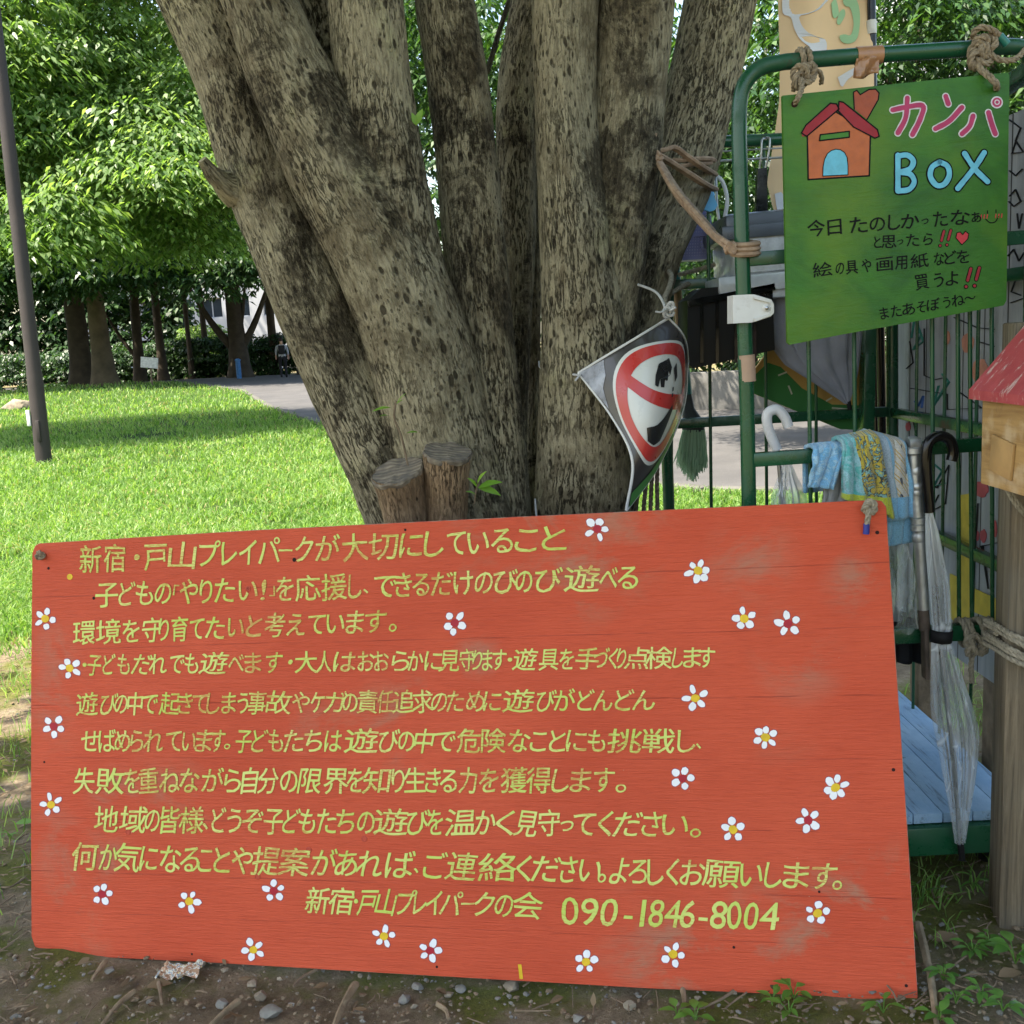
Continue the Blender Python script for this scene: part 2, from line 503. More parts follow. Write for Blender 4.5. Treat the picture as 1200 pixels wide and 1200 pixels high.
# ------------------------------------------------------------------ bark + main tree
def barkmat(name, light, mid, dark, pits=1.0, patch=0.54):
    m = NT(name)
    uv = m.tc('UV')
    # uv in metres, wobbled so that nothing runs dead straight
    dn = m.new('ShaderNodeTexNoise'); dn.inputs['Scale'].default_value = 22; dn.inputs['Detail'].default_value = 4; m.L(uv, dn.inputs['Vector'])
    sc = m.new('ShaderNodeVectorMath', operation='SCALE'); m.L(dn.outputs['Color'], sc.inputs[0]); sc.inputs['Scale'].default_value = 0.010
    wv = m.new('ShaderNodeVectorMath', operation='ADD'); m.L(uv, wv.inputs[0]); m.L(sc.outputs[0], wv.inputs[1])
    def mp(sx, sy, src=None):
        mm = m.new('ShaderNodeMapping'); m.L(src or wv.outputs[0], mm.inputs[0]); mm.inputs['Scale'].default_value = (sx, sy, 1)
        return mm.outputs[0]
    big = m.noise(3.4, None, 8, 0.68, 0.6)
    med = m.noise(1, mp(40, 15), 9, 0.75, 0.2)
    tone = m.math('ADD', m.math('MULTIPLY', big, 0.62), m.math('MULTIPLY', med, 0.40))
    c = m.ramp(tone, [(0.33, tuple(x * 0.7 for x in mid)), (0.44, mid), (0.52, tuple(x * .9 for x in light)), (0.66, tuple(x * 1.15 for x in light))])
    # vertical fissures, gathered in zones
    f1 = m.math('ABSOLUTE', m.math('SUBTRACT', m.noise(1, mp(80, 12), 6, 0.66, 0.15), 0.5))
    zone = m.ramp(m.noise(5.5, None, 5, 0.6), [(0.44, 0.15), (0.58, 1.0)])
    fis = m.math('MULTIPLY', m.ramp(f1, [(0.0, 1.0), (0.034, 0.0)]), zone)
    fib = m.noise(1, mp(210, 26), 6, 0.7, 0.4)
    fibm = m.ramp(fib, [(0.36, 0.65), (0.54, 0.0)])
    # pits of two sizes, clustered
    dens = m.noise(7, None, 4, 0.65)
    def pit(sx, sy, thr, amp, ch):
        v1 = m.new('ShaderNodeTexVoronoi'); m.L(mp(sx, sy), v1.inputs['Vector']); v1.inputs['Scale'].default_value = 1
        rnd = m.sep(v1.outputs['Color'])[ch]
        rad = m.math('MULTIPLY', m.math('SUBTRACT', m.math('ADD', m.math('MULTIPLY', rnd, 0.8), m.math('MULTIPLY', dens, 1.5)), thr, True), amp)
        d = m.math('ADD', v1.outputs['Distance'], m.math('MULTIPLY', m.math('SUBTRACT', fib, 0.5), 0.35))
        return m.ramp(m.math('SUBTRACT', rad, d), [(0.0, 0.0), (0.16, 1.0)])
    pitm = m.math('MAXIMUM', pit(96, 36, 1.00, 0.72 * pits, 0), m.math('MULTIPLY', pit(210, 84, 1.02, 0.65 * pits, 1), 0.6))
    pt = m.noise(3.6, m.mapping(1, loc=(3, 1, 7)), 10, 0.74, 0.7)
    sa = m.new('ShaderNodeAttribute', attribute_name='stain_shade')  # bark stains together with painted crevice shade
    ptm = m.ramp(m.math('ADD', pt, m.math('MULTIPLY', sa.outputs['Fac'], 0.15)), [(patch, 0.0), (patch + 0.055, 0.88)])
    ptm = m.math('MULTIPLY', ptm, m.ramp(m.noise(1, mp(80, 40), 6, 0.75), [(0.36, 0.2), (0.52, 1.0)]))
    lich = m.ramp(m.noise(5, m.mapping(1, loc=(3, 8, 2)), 8, 0.72), [(0.57, 0.0), (0.64, 0.5)])
    c = m.mix(lich, c, (light[0] * 1.2, light[1] * 1.28, light[2] * 1.12))
    c = m.mix(fibm, c, tuple(x * 0.7 for x in mid))
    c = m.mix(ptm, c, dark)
    c = m.mix(m.math('MULTIPLY', fis, 0.85), c, tuple(x * 0.6 for x in dark))
    c = m.mix(m.math('MULTIPLY', pitm, 0.86), c, tuple(x * 0.7 for x in dark))
    m.col(c); m.rough(0.95); m.p.inputs['Specular IOR Level'].default_value = 0.12
    h = m.math('SUBTRACT', m.math('ADD', m.math('MULTIPLY', fib, 0.30), m.math('MULTIPLY', med, 0.9)), m.math('ADD', m.math('MULTIPLY', pitm, 0.8), m.math('MULTIPLY', fis, 0.8)))
    m.bump(h, 1.0, 0.016)
    return m.mat
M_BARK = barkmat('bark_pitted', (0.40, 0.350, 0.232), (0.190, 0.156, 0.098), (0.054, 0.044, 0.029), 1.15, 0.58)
M_BARKD = barkmat('bark_dark', (0.13, 0.115, 0.08), (0.08, 0.07, 0.05), (0.035, 0.03, 0.022), 0.5)

def stem(mb, spec, up=(0, 0, 1), n=56, seed=0, step=0.011, flare=True, mat_=0):
    pts = [at(x, y, Y) for x, y, r, Y in spec]; rad = [r / F * Y for x, y, r, Y in spec]
    ups = [tuple(u) for u in up] if hasattr(up[0], '__len__') else []
    P = [(*p, r) for p, r in zip(pts, rad)]
    top = Vector(P[0][:3]); d = (top - Vector(P[1][:3])).normalized()
    for k in range(1, 6):     # carry on up into the crown
        q = top + d * (0.45 * k) + Vector((0, 0, 0.08 * k)); P.insert(0, (*q, rad[0] * (1 - 0.1 * k)))
    # resample position + radius together
    A = np.array(P); dd = np.concatenate([[0], np.cumsum(np.linalg.norm(np.diff(A[:, :3], axis=0), axis=1))])
    N = int(dd[-1] / step)
    base = resample([Vector(p[:3]) for p in P], N)
    rr = np.interp(np.linspace(0, dd[-1], N + 1), dd, A[:, 3])
    rr = np.convolve(np.pad(rr, 12, mode='edge'), np.ones(25) / 25, mode='valid')
    def wob(a, L, i):
        q = Vector((math.cos(a) * 1.1 + seed * 7.3, math.sin(a) * 1.1, L * 2.6))
        w = 1 + 0.075 * noise.noise(q) + 0.035 * noise.noise(q * 2.7) + 0.018 * noise.noise(Vector((math.cos(a) * 7 + seed, math.sin(a) * 7, L * 15)))
        w += 0.010 * noise.noise(Vector((math.cos(a) * 16, math.sin(a) * 16 + seed, L * 26)))
        return w
    mb.tube(base[::-1], list(rr[::-1]), n, mat_, True, wob)
STEMS = {
 'A': [(215, -50, 43, 2.62), (232, 0, 43, 2.6), (277, 100, 44, 2.56), (308, 200, 45, 2.53), (346, 300, 46, 2.5), (388, 400, 46, 2.48), (432, 500, 47, 2.46), (478, 600, 52, 2.46), (525, 720, 62, 2.5), (545, 820, 72, 2.54)],
 'B1': [(275, -60, 36, 2.5), (303, 0, 38, 2.48), (346, 100, 47, 2.44), (398, 205, 55, 2.42), (450, 300, 58, 2.42), (488, 400, 62, 2.42), (510, 500, 62, 2.42), (532, 600, 66, 2.44), (556, 720, 74, 2.5), (566, 820, 82, 2.54)],
 'B2': [(422, -60, 42, 2.5), (428, 0, 43, 2.48), (437, 100, 46, 2.46), (450, 200, 50, 2.44), (468, 300, 52, 2.43), (492, 400, 52, 2.43), (512, 500, 54, 2.43), (535, 600, 58, 2.45), (565, 740, 70, 2.54)],
 'B3': [(352, -60, 30, 2.68), (364, 0, 30, 2.66), (384, 90, 30, 2.62), (408, 180, 34, 2.56), (450, 300, 36, 2.52)],
 'C': [(516, -60, 34, 2.62), (522, 0, 35, 2.6), (537, 100, 37, 2.58), (547, 200, 38, 2.56), (557, 300, 38, 2.53), (567, 400, 40, 2.5), (577, 500, 40, 2.5), (585, 600, 40, 2.5), (588, 720, 50, 2.54), (588, 820, 62, 2.56)],
 'D': [(640, -80, 26, 2.86), (624, 0, 26, 2.82), (608, 100, 26, 2.78), (605, 200, 26, 2.74), (606, 300, 23, 2.7), (604, 400, 19, 2.67), (601, 500, 18, 2.64), (598, 600, 22, 2.6), (592, 740, 40, 2.6)],
 'K': [(640, 40, 9, 2.8), (632, 150, 9, 2.78), (626, 300, 8.5, 2.75), (625, 420, 8, 2.72), (624, 520, 8, 2.68), (622, 620, 10, 2.64), (612, 740, 30, 2.6)],
 'E': [(664, -60, 36, 2.5), (662, 0, 36, 2.48), (662, 100, 36, 2.46), (668, 200, 38, 2.44), (676, 300, 43, 2.42), (682, 400, 50, 2.42), (685, 500, 57, 2.42), (682, 600, 58, 2.44), (668, 720, 66, 2.5), (655, 820, 78, 2.54)],
 'G': [(748, -60, 43, 2.54), (744, 0, 44, 2.52), (738, 100, 43, 2.5), (729, 200, 42, 2.48), (716, 300, 42, 2.46), (704, 400, 42, 2.46), (696, 500, 44, 2.46), (688, 600, 48, 2.48), (668, 740, 60, 2.54)],
 'H': [(856, -60, 40, 2.78), (843, 0, 40, 2.76), (823, 100, 41, 2.72), (797, 200, 41, 2.68), (758, 300, 40, 2.64), (736, 400, 38, 2.6), (722, 500, 36, 2.57), (708, 600, 38, 2.56), (680, 740, 54, 2.58)],
}
big = thing('multi_stem_tree', on_ground(590, 800), 'huge many stemmed tree with pale pitted bark rising behind the red board', 'tree')
mb = MB()
SLIM = dict(B2=.95, C=.93, D=.90, G=.96, E=.97)
for k, s_ in enumerate(STEMS): stem(mb, [(x, y, r * SLIM.get(s_, 1) if y < 640 else r, Y) for x, y, r, Y in STEMS[s_]], n=64 if s_ in 'AB1B2EG' else 48, seed=k)
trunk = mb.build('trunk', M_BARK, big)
# weathered / algae stained bark, plus shade painted into crevices and stem sides
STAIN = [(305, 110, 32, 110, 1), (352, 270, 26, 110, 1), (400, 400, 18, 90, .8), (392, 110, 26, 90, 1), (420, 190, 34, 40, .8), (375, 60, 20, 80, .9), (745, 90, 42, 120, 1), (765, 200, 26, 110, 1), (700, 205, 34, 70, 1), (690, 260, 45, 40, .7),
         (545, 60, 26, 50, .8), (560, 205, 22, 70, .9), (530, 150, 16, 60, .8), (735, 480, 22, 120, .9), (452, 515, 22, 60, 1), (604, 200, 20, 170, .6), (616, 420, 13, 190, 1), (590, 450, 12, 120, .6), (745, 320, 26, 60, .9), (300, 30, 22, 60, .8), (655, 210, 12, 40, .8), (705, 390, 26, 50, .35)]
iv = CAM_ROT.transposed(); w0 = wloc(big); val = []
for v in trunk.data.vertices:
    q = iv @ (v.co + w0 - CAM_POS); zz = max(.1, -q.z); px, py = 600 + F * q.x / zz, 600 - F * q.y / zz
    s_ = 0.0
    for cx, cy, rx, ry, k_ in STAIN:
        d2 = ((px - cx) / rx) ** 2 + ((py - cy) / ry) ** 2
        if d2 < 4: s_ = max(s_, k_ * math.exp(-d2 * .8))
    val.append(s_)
trunk.data.attributes.new('stain_shade', 'FLOAT', 'POINT').data.foreach_set('value', val)
# broken branch snag on the left stem
mb = MB()
mb.tube(resample([at(275, 222, 2.48), at(262, 214, 2.45), at(250, 204, 2.42), at(237, 187, 2.40)], 14), list(np.interp(np.linspace(0, 1, 15), [0, .5, 1], [0.042, 0.022, 0.011])), 14, 0, True,
        lambda a, L, i: 1 + 0.12 * noise.noise(Vector((math.cos(a) * 2, math.sin(a) * 2, L * 30))))
mb.build('snag', M_BARK, big)
mb = MB(); mb.tube(resample([at(571, 85, 2.9), at(584, 40, 2.92), at(600, -10, 2.95), at(612, -60, 3.0)], 10), 0.007, 8); mb.build('branch', M_BARKD, big)
# sawn stubs
m = NT('sawn_wood')
w = m.new('ShaderNodeTexWave', wave_type='RINGS', rings_direction='Z'); w.inputs['Scale'].default_value = 24; w.inputs['Distortion'].default_value = 3; w.inputs['Detail'].default_value = 3
m.L(m.tc('Object'), w.inputs[0])
m.col(m.mix(m.ramp(m.noise(40, detail=8), [(0.35, 0.0), (0.7, 1.0)]), m.ramp(w.outputs['Fac'], [(0, (0.15, 0.115, 0.08)), (1, (0.27, 0.22, 0.155))]), (0.085, 0.072, 0.058)))
m.rough(0.9); m.bump(w.outputs['Fac'], 0.3, 0.004); M_SAWN = m.mat
M_STUB = barkmat('stub_bark', (0.42, 0.29, 0.175), (0.25, 0.165, 0.098), (0.05, 0.036, 0.026), 0.7, 0.60)
for cx, cy, rx, bx, by, nm in ((466, 553, 31, 486, 640, 0), (524, 531, 28, 522, 660, 1)):
    top = at(cx, cy, 2.24); bot = at(bx, by, 2.30); r = rx / F * 2.24
    ax = (top - bot).normalized()
    mb = MB()
    nn = 12; pts = [bot.lerp(top, i / nn) for i in range(nn + 1)]
    rr = [r * (0.92 + 0.10 * (i / nn) ** 3) for i in range(nn + 1)]
    mb.tube(pts, rr, 30, 0, False, lambda a, L, i: 1 + 0.07 * noise.noise(Vector((math.cos(a) * 1.5 + nm * 5, math.sin(a) * 1.5, L * 9))) + 0.04 * noise.noise(Vector((math.cos(a) * 6, math.sin(a) * 6, L * 50))))
    st = mb.build('sawn_stub', M_STUB, big)
    mb = MB()
    tilt = (ax + Vector((0.05 if nm else -0.12, -0.06, 0))).normalized()
    q = tilt.to_track_quat('Z', 'Y').to_matrix()
    prof = [(r * 1.03, -0.008), (r * 1.05, 0.0), (r * 1.0, 0.004), (r * 0.6, 0.002), (r * 0.2, 0.003)]
    vs = []; NA = 36
    for rr_, zz in prof:
        for k in range(NA):
            a_ = 2 * math.pi * k / NA; w_ = 1 + .10 * noise.noise(Vector((math.cos(a_) * 1.6 + nm * 4, math.sin(a_) * 1.6, 1))) + .05 * noise.noise(Vector((math.cos(a_) * 5, math.sin(a_) * 5, nm + 2)))
            vs.append(top + q @ Vector((rr_ * w_ * math.cos(a_), rr_ * w_ * math.sin(a_), zz + .006 * noise.noise(Vector((math.cos(a_) * 2, math.sin(a_) * 2, 7 + nm))) * rr_ / r)))
    mb.add(vs, [(i * NA + k, i * NA + (k + 1) % NA, (i + 1) * NA + (k + 1) % NA, (i + 1) * NA + k) for i in range(len(prof) - 1) for k in range(NA)] + [tuple((len(prof) - 1) * NA + k for k in range(NA))])
    o = mb.build('sawn_face', M_SAWN, st, loc=None)
# sprouts with a few leaves: parts of the tree
M_SPROUT = leafmat('sprout_leaf', (0.10, 0.22, 0.03), (0.20, 0.40, 0.05), (0.32, 0.52, 0.08), 0.4, 0.4)
def leaf(mb, p, d, up, L, W, m=0, fold=0.25, droop=0.25):
    d = Vector(d).normalized(); up = Vector(up); s_ = d.cross(up)
    if s_.length < 1e-4: s_ = d.orthogonal()
    s_.normalize(); n_ = s_.cross(d)
    prof = [(0, 0.05), (0.18, 0.62), (0.42, 1.0), (0.7, 0.72), (0.88, 0.34), (1.0, 0.03)]
    vs = []
    for t, w_ in prof:
        c_ = Vector(p) + d * (L * t) - n_ * (droop * L * t * t)
        vs += [c_ - s_ * (W / 2 * w_) + n_ * (fold * W / 2 * w_), c_, c_ + s_ * (W / 2 * w_) + n_ * (fold * W / 2 * w_)]
    fs = []
    for i in range(len(prof) - 1):
        a = i * 3
        fs += [(a, a + 1, a + 4, a + 3), (a + 1, a + 2, a + 5, a + 4)]
    mb.add(vs, fs, m)
M_TWIG = simple('twig_bark', (0.19, 0.14, 0.095), 0.9, 0.35, 30, 0.4, 90)
mb = MB()
mb.tube(resample([at(478, 545, 2.22), at(470, 510, 2.2), at(462, 490, 2.19), at(464, 470, 2.18)], 10), 0.0022, 6, 0)
for (x, y, dx, dz, L) in ((458, 478, -.9, .1, .04), (466, 472, .5, .8, .03), (462, 476, .7, .7, .026), (476, 508, .9, .3, .027), (455, 487, -.8, .2, .02)):
    leaf(mb, at(x, y, 2.19), (dx, -.35, dz), (0, -.3, 1), L, L * .42, 1)
mb.build('sprout', [M_TWIG, M_SPROUT], big)
mb = MB()
mb.tube([at(556, 590, 2.22), at(558, 575, 2.2), at(560, 566, 2.19)], 0.0016, 5, 0)
for (x, y, dx, dz, L) in ((560, 572, .95, .45, .055), (561, 572, .9, -.12, .05), (559, 571, -.4, .8, .03), (559, 568, .3, .7, .04), (558, 580, -.3, .3, .03)):
    leaf(mb, at(x, y, 2.19), (dx, -.35, dz), (0, -.5, 1), L, L * .46, 1)
mb.build('sprout', [M_TWIG, M_SPROUT], big)
mb = MB()
for (x, y, dx, dz, L) in ((489, 146, .3, .9, .035), (488, 147, -.2, .9, .028)):
    leaf(mb, at(x, y, 2.40), (dx, -.35, dz), (0, -.6, .6), L, L * .55, 0)
mb.build('sprout', [M_SPROUT], big)

# ------------------------------------------------------------------ crowns
def plates(C, Rr, nleaf, L, W, droop=0.35, thick=0.12, down=0.35, rng=RNG):
    """leaves on drooping horizontal sprays; C (k,3) centres, Rr (k,) radii"""
    C = np.asarray(C, float); Rr = np.asarray(Rr, float)
    k = len(C); n = k * nleaf
    c = np.repeat(C, nleaf, 0); r = np.repeat(Rr, nleaf)
    a = rng.random(n) * 2 * np.pi; q = np.sqrt(rng.random(n))
    # gather leaves on twigs: quantise the angle a little
    a = np.round(a / 0.35) * 0.35 + rng.normal(0, 0.10, n) + np.repeat(rng.random(k) * 6, nleaf)
    off = np.stack([np.cos(a) * q * r, np.sin(a) * q * r, -droop * r * q * q + rng.normal(0, 1, n) * thick * r * (1 - .5 * q)], -1)
    p = c + off
    da = a + rng.normal(0, 0.75, n)
    dz = -down - 0.35 * q + rng.normal(0, 0.22, n)
    d = np.stack([np.cos(da), np.sin(da), dz], -1); d /= np.linalg.norm(d, axis=1)[:, None]
    nrm = np.stack([rng.normal(0, .35, n), rng.normal(0, .35, n), np.ones(n)], -1)
    s_ = np.cross(d, nrm); s_ /= np.linalg.norm(s_, axis=1)[:, None]
    u = np.cross(s_, d)
    l = L * (0.65 + 0.7 * rng.random(n))[:, None]; w = W * (0.7 + 0.6 * rng.random(n))[:, None]
    P = np.stack([p, p + d * l * .42 - s_ * w / 2 + u * w * .12, p + d * l - u * l * .16, p + d * l * .42 + s_ * w / 2 + u * w * .12], 1)
    return P.reshape(-1, 3), np.arange(n * 4).reshape(n, 4)
def blob_plates(blobs, n, r0, r1, shell=0.55):
    """n spray centres spread through ellipsoids (x,y,z,rx,ry,rz), denser towards the outside"""
    vol = np.array([b[3] * b[4] * b[5] for b in blobs]) ** 0.75; vol = vol / vol.sum()
    ch = RNG.choice(len(blobs), n, p=vol); B = np.array(blobs)[ch]
    d = RNG.normal(0, 1, (n, 3)); d /= np.linalg.norm(d, axis=1)[:, None]
    q = (shell + (1 - shell) * RNG.random(n)) * RNG.random(n) ** 0.25
    return B[:, :3] + d * q[:, None] * B[:, 3:], r0 + (r1 - r0) * RNG.random(n)

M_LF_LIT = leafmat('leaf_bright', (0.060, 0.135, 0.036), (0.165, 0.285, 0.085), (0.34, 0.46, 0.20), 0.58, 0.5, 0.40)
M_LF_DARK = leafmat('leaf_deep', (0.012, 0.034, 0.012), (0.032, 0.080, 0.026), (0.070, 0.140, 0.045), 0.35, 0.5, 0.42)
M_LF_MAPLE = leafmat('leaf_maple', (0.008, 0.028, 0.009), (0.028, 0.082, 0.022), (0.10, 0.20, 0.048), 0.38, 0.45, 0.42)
M_TRUNK_FAR = simple('far_bark', (0.050, 0.040, 0.028), 0.95, 0.4, 3, 0.7, 14)

# crown of the big tree: above the frame, it shades the board and cart
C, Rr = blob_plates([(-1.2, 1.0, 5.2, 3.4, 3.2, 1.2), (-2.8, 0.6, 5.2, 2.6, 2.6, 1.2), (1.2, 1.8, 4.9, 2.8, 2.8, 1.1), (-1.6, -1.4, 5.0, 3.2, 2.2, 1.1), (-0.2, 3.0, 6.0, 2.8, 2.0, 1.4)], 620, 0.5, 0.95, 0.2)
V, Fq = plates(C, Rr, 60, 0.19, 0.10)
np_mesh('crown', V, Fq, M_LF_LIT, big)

def tree(name, x, y, h, r, label, cat='tree', blobs=None, n=200, nl=50, L=.3, W=.15, mat=None, lean=(0, 0), forks=(), group=None, pr=(.8, 1.6), barkm=None, thick=.12):
    z = gz1(x, y)
    t = thing(name, (x, y, z), label, cat, group)
    mb = MB()
    def wob(a, Ls, i): return 1 + 0.10 * noise.noise(Vector((math.cos(a) * 1.3 + x, math.sin(a) * 1.3, Ls * 0.9))) + .05 * noise.noise(Vector((math.cos(a) * 4 + x, math.sin(a) * 4, Ls * 3)))
    P = [(x, y, z - 0.2), (x + lean[0] * .02, y, z + 0.06 * h), (x + lean[0] * .3, y + lean[1] * .3, z + .4 * h), (x + lean[0], y + lean[1], z + h)]
    pts = resample(P, 30)
    rr = list(np.interp(np.linspace(0, 1, 31), [0, .05, .14, .5, 1], [r * 1.75, r * 1.3, r, r * .8, r * .3]))
    mb.tube(pts, rr, 18, 0, True, wob)
    for (t0, dx, dy, dz, fr) in forks:
        b = Vector(pts[int(t0 * 30)])
        e = b + Vector((dx, dy, dz))
        mid = b.lerp(e, .5) + Vector((0, 0, -.08 * dz))
        fp = resample([b, mid, e], 14)
        mb.tube(fp, list(np.linspace(r * fr, r * fr * .3, 15)), 10, 0, True, wob)
    mb.build('trunk', barkm or M_TRUNK_FAR, t)
    if blobs:
        C, Rr = blob_plates(blobs, n, *pr)
        V, Fq = plates(C, Rr, nl, L, W, thick=thick)
        np_mesh('crown', V, Fq, mat or M_LF_DARK, t)
    return t

# sunlit tree close on the left: its boughs fill the upper left of the view
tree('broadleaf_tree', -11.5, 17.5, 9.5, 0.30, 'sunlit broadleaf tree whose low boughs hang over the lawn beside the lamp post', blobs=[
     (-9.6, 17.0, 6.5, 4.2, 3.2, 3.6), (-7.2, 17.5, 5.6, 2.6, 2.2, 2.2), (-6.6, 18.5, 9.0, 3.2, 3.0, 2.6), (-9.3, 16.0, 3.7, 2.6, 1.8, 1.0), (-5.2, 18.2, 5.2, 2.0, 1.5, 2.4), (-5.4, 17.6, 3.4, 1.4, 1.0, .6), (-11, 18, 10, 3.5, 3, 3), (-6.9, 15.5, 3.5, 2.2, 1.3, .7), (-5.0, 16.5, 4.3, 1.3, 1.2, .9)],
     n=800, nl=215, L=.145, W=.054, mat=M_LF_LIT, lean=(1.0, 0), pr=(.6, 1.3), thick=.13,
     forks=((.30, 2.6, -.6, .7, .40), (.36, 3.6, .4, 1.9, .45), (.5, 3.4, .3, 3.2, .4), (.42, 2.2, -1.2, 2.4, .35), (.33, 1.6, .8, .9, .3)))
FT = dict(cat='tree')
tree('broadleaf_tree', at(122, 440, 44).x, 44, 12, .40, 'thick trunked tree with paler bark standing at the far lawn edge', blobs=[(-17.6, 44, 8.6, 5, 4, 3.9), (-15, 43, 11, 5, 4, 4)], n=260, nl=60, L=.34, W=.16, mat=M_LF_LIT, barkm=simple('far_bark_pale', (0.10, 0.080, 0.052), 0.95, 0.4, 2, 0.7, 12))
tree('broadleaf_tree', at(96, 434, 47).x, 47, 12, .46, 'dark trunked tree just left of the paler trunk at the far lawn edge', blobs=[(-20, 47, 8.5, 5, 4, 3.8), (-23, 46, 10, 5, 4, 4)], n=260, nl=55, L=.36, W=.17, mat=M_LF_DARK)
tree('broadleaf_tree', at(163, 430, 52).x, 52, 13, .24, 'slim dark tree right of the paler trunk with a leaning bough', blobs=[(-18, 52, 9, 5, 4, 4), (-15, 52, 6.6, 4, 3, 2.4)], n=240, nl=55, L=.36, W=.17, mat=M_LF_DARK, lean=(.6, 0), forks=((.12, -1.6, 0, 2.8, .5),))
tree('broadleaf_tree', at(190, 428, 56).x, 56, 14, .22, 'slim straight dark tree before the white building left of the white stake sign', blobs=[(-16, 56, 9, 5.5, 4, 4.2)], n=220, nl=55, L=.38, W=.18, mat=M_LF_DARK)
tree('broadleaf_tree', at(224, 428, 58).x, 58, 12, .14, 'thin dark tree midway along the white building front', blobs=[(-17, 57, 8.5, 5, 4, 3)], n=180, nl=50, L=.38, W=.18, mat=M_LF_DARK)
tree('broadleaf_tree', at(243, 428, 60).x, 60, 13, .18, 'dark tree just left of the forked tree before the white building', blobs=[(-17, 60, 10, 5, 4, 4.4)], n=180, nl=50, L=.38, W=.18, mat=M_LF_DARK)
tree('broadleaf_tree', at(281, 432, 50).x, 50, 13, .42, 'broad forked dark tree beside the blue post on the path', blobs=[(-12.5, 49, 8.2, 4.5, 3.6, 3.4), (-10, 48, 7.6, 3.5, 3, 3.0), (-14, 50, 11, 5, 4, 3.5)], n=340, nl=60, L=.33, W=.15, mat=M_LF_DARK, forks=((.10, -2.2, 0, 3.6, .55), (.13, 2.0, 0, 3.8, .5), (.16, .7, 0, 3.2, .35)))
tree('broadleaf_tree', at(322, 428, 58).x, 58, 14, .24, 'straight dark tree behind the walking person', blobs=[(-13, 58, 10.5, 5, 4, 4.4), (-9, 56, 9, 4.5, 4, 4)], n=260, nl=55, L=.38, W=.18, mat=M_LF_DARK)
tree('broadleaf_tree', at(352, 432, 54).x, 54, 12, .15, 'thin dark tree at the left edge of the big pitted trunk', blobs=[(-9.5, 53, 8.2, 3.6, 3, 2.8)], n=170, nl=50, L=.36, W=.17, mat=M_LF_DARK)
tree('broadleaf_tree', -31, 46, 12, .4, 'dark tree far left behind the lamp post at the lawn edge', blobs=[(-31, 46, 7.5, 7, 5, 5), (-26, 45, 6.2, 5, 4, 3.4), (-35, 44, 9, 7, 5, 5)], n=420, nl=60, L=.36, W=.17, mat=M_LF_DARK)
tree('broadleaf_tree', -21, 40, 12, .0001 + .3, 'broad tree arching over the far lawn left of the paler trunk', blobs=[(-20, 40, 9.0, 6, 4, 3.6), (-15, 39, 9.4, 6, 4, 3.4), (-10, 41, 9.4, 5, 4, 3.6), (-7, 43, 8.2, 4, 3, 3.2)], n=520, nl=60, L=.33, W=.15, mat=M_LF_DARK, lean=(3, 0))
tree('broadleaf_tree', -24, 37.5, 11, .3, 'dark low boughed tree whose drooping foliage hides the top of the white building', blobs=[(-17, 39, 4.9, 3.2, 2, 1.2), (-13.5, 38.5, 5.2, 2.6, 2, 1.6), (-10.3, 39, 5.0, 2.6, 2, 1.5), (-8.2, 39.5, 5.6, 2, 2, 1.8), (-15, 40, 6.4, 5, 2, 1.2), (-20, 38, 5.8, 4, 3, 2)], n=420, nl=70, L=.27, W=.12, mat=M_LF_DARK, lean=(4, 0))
# tall wood closing the view far behind
C, Rr = blob_plates([(-62, 92, 12, 18, 8, 12), (-38, 96, 15, 16, 8, 15), (-20, 100, 20, 14, 8, 10), (-4, 96, 17, 14, 8, 15), (14, 80, 12, 14, 8, 12), (34, 76, 12, 14, 8, 12), (-50, 84, 5, 20, 5, 6), (56, 84, 12, 16, 8, 12), (-20, 98, 30, 30, 8, 10), (-40, 80, 22, 14, 7, 8)], 1300, 1.6, 3.2, .5)
V, Fq = plates(C, Rr, 60, .75, .42); tag(np_mesh('wood', V, Fq, M_LF_DARK), kind='stuff')

# right hand trees behind the cart and between the stems
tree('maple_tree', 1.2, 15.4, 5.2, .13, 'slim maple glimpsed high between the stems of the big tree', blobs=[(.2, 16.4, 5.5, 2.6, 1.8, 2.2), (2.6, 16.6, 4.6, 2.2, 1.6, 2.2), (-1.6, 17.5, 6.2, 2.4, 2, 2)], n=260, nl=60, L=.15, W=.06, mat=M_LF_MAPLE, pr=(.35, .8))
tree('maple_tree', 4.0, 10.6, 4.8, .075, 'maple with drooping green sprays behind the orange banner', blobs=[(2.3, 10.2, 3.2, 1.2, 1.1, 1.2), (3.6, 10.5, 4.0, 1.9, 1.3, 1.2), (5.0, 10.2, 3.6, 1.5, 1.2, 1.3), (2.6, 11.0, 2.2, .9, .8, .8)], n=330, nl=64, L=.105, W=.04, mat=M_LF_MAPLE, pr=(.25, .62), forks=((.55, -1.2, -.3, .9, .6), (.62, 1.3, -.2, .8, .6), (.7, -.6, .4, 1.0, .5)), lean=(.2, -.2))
tree('maple_tree', 5.6, 13.6, 6.5, .11, 'dark leaning maple beyond the right end of the top bar', blobs=[(5.2, 13.4, 5.2, 2.6, 1.8, 1.6), (7.5, 13.2, 4.4, 2, 1.6, 1.8), (3.4, 14.5, 3.2, 2.0, 1.2, 1.6)], n=280, nl=60, L=.13, W=.05, mat=M_LF_MAPLE, pr=(.35, .8), lean=(1.2, 0), forks=((.4, 2.0, -.5, 1.2, .6), (.3, -1.4, 0, 1.6, .6)))
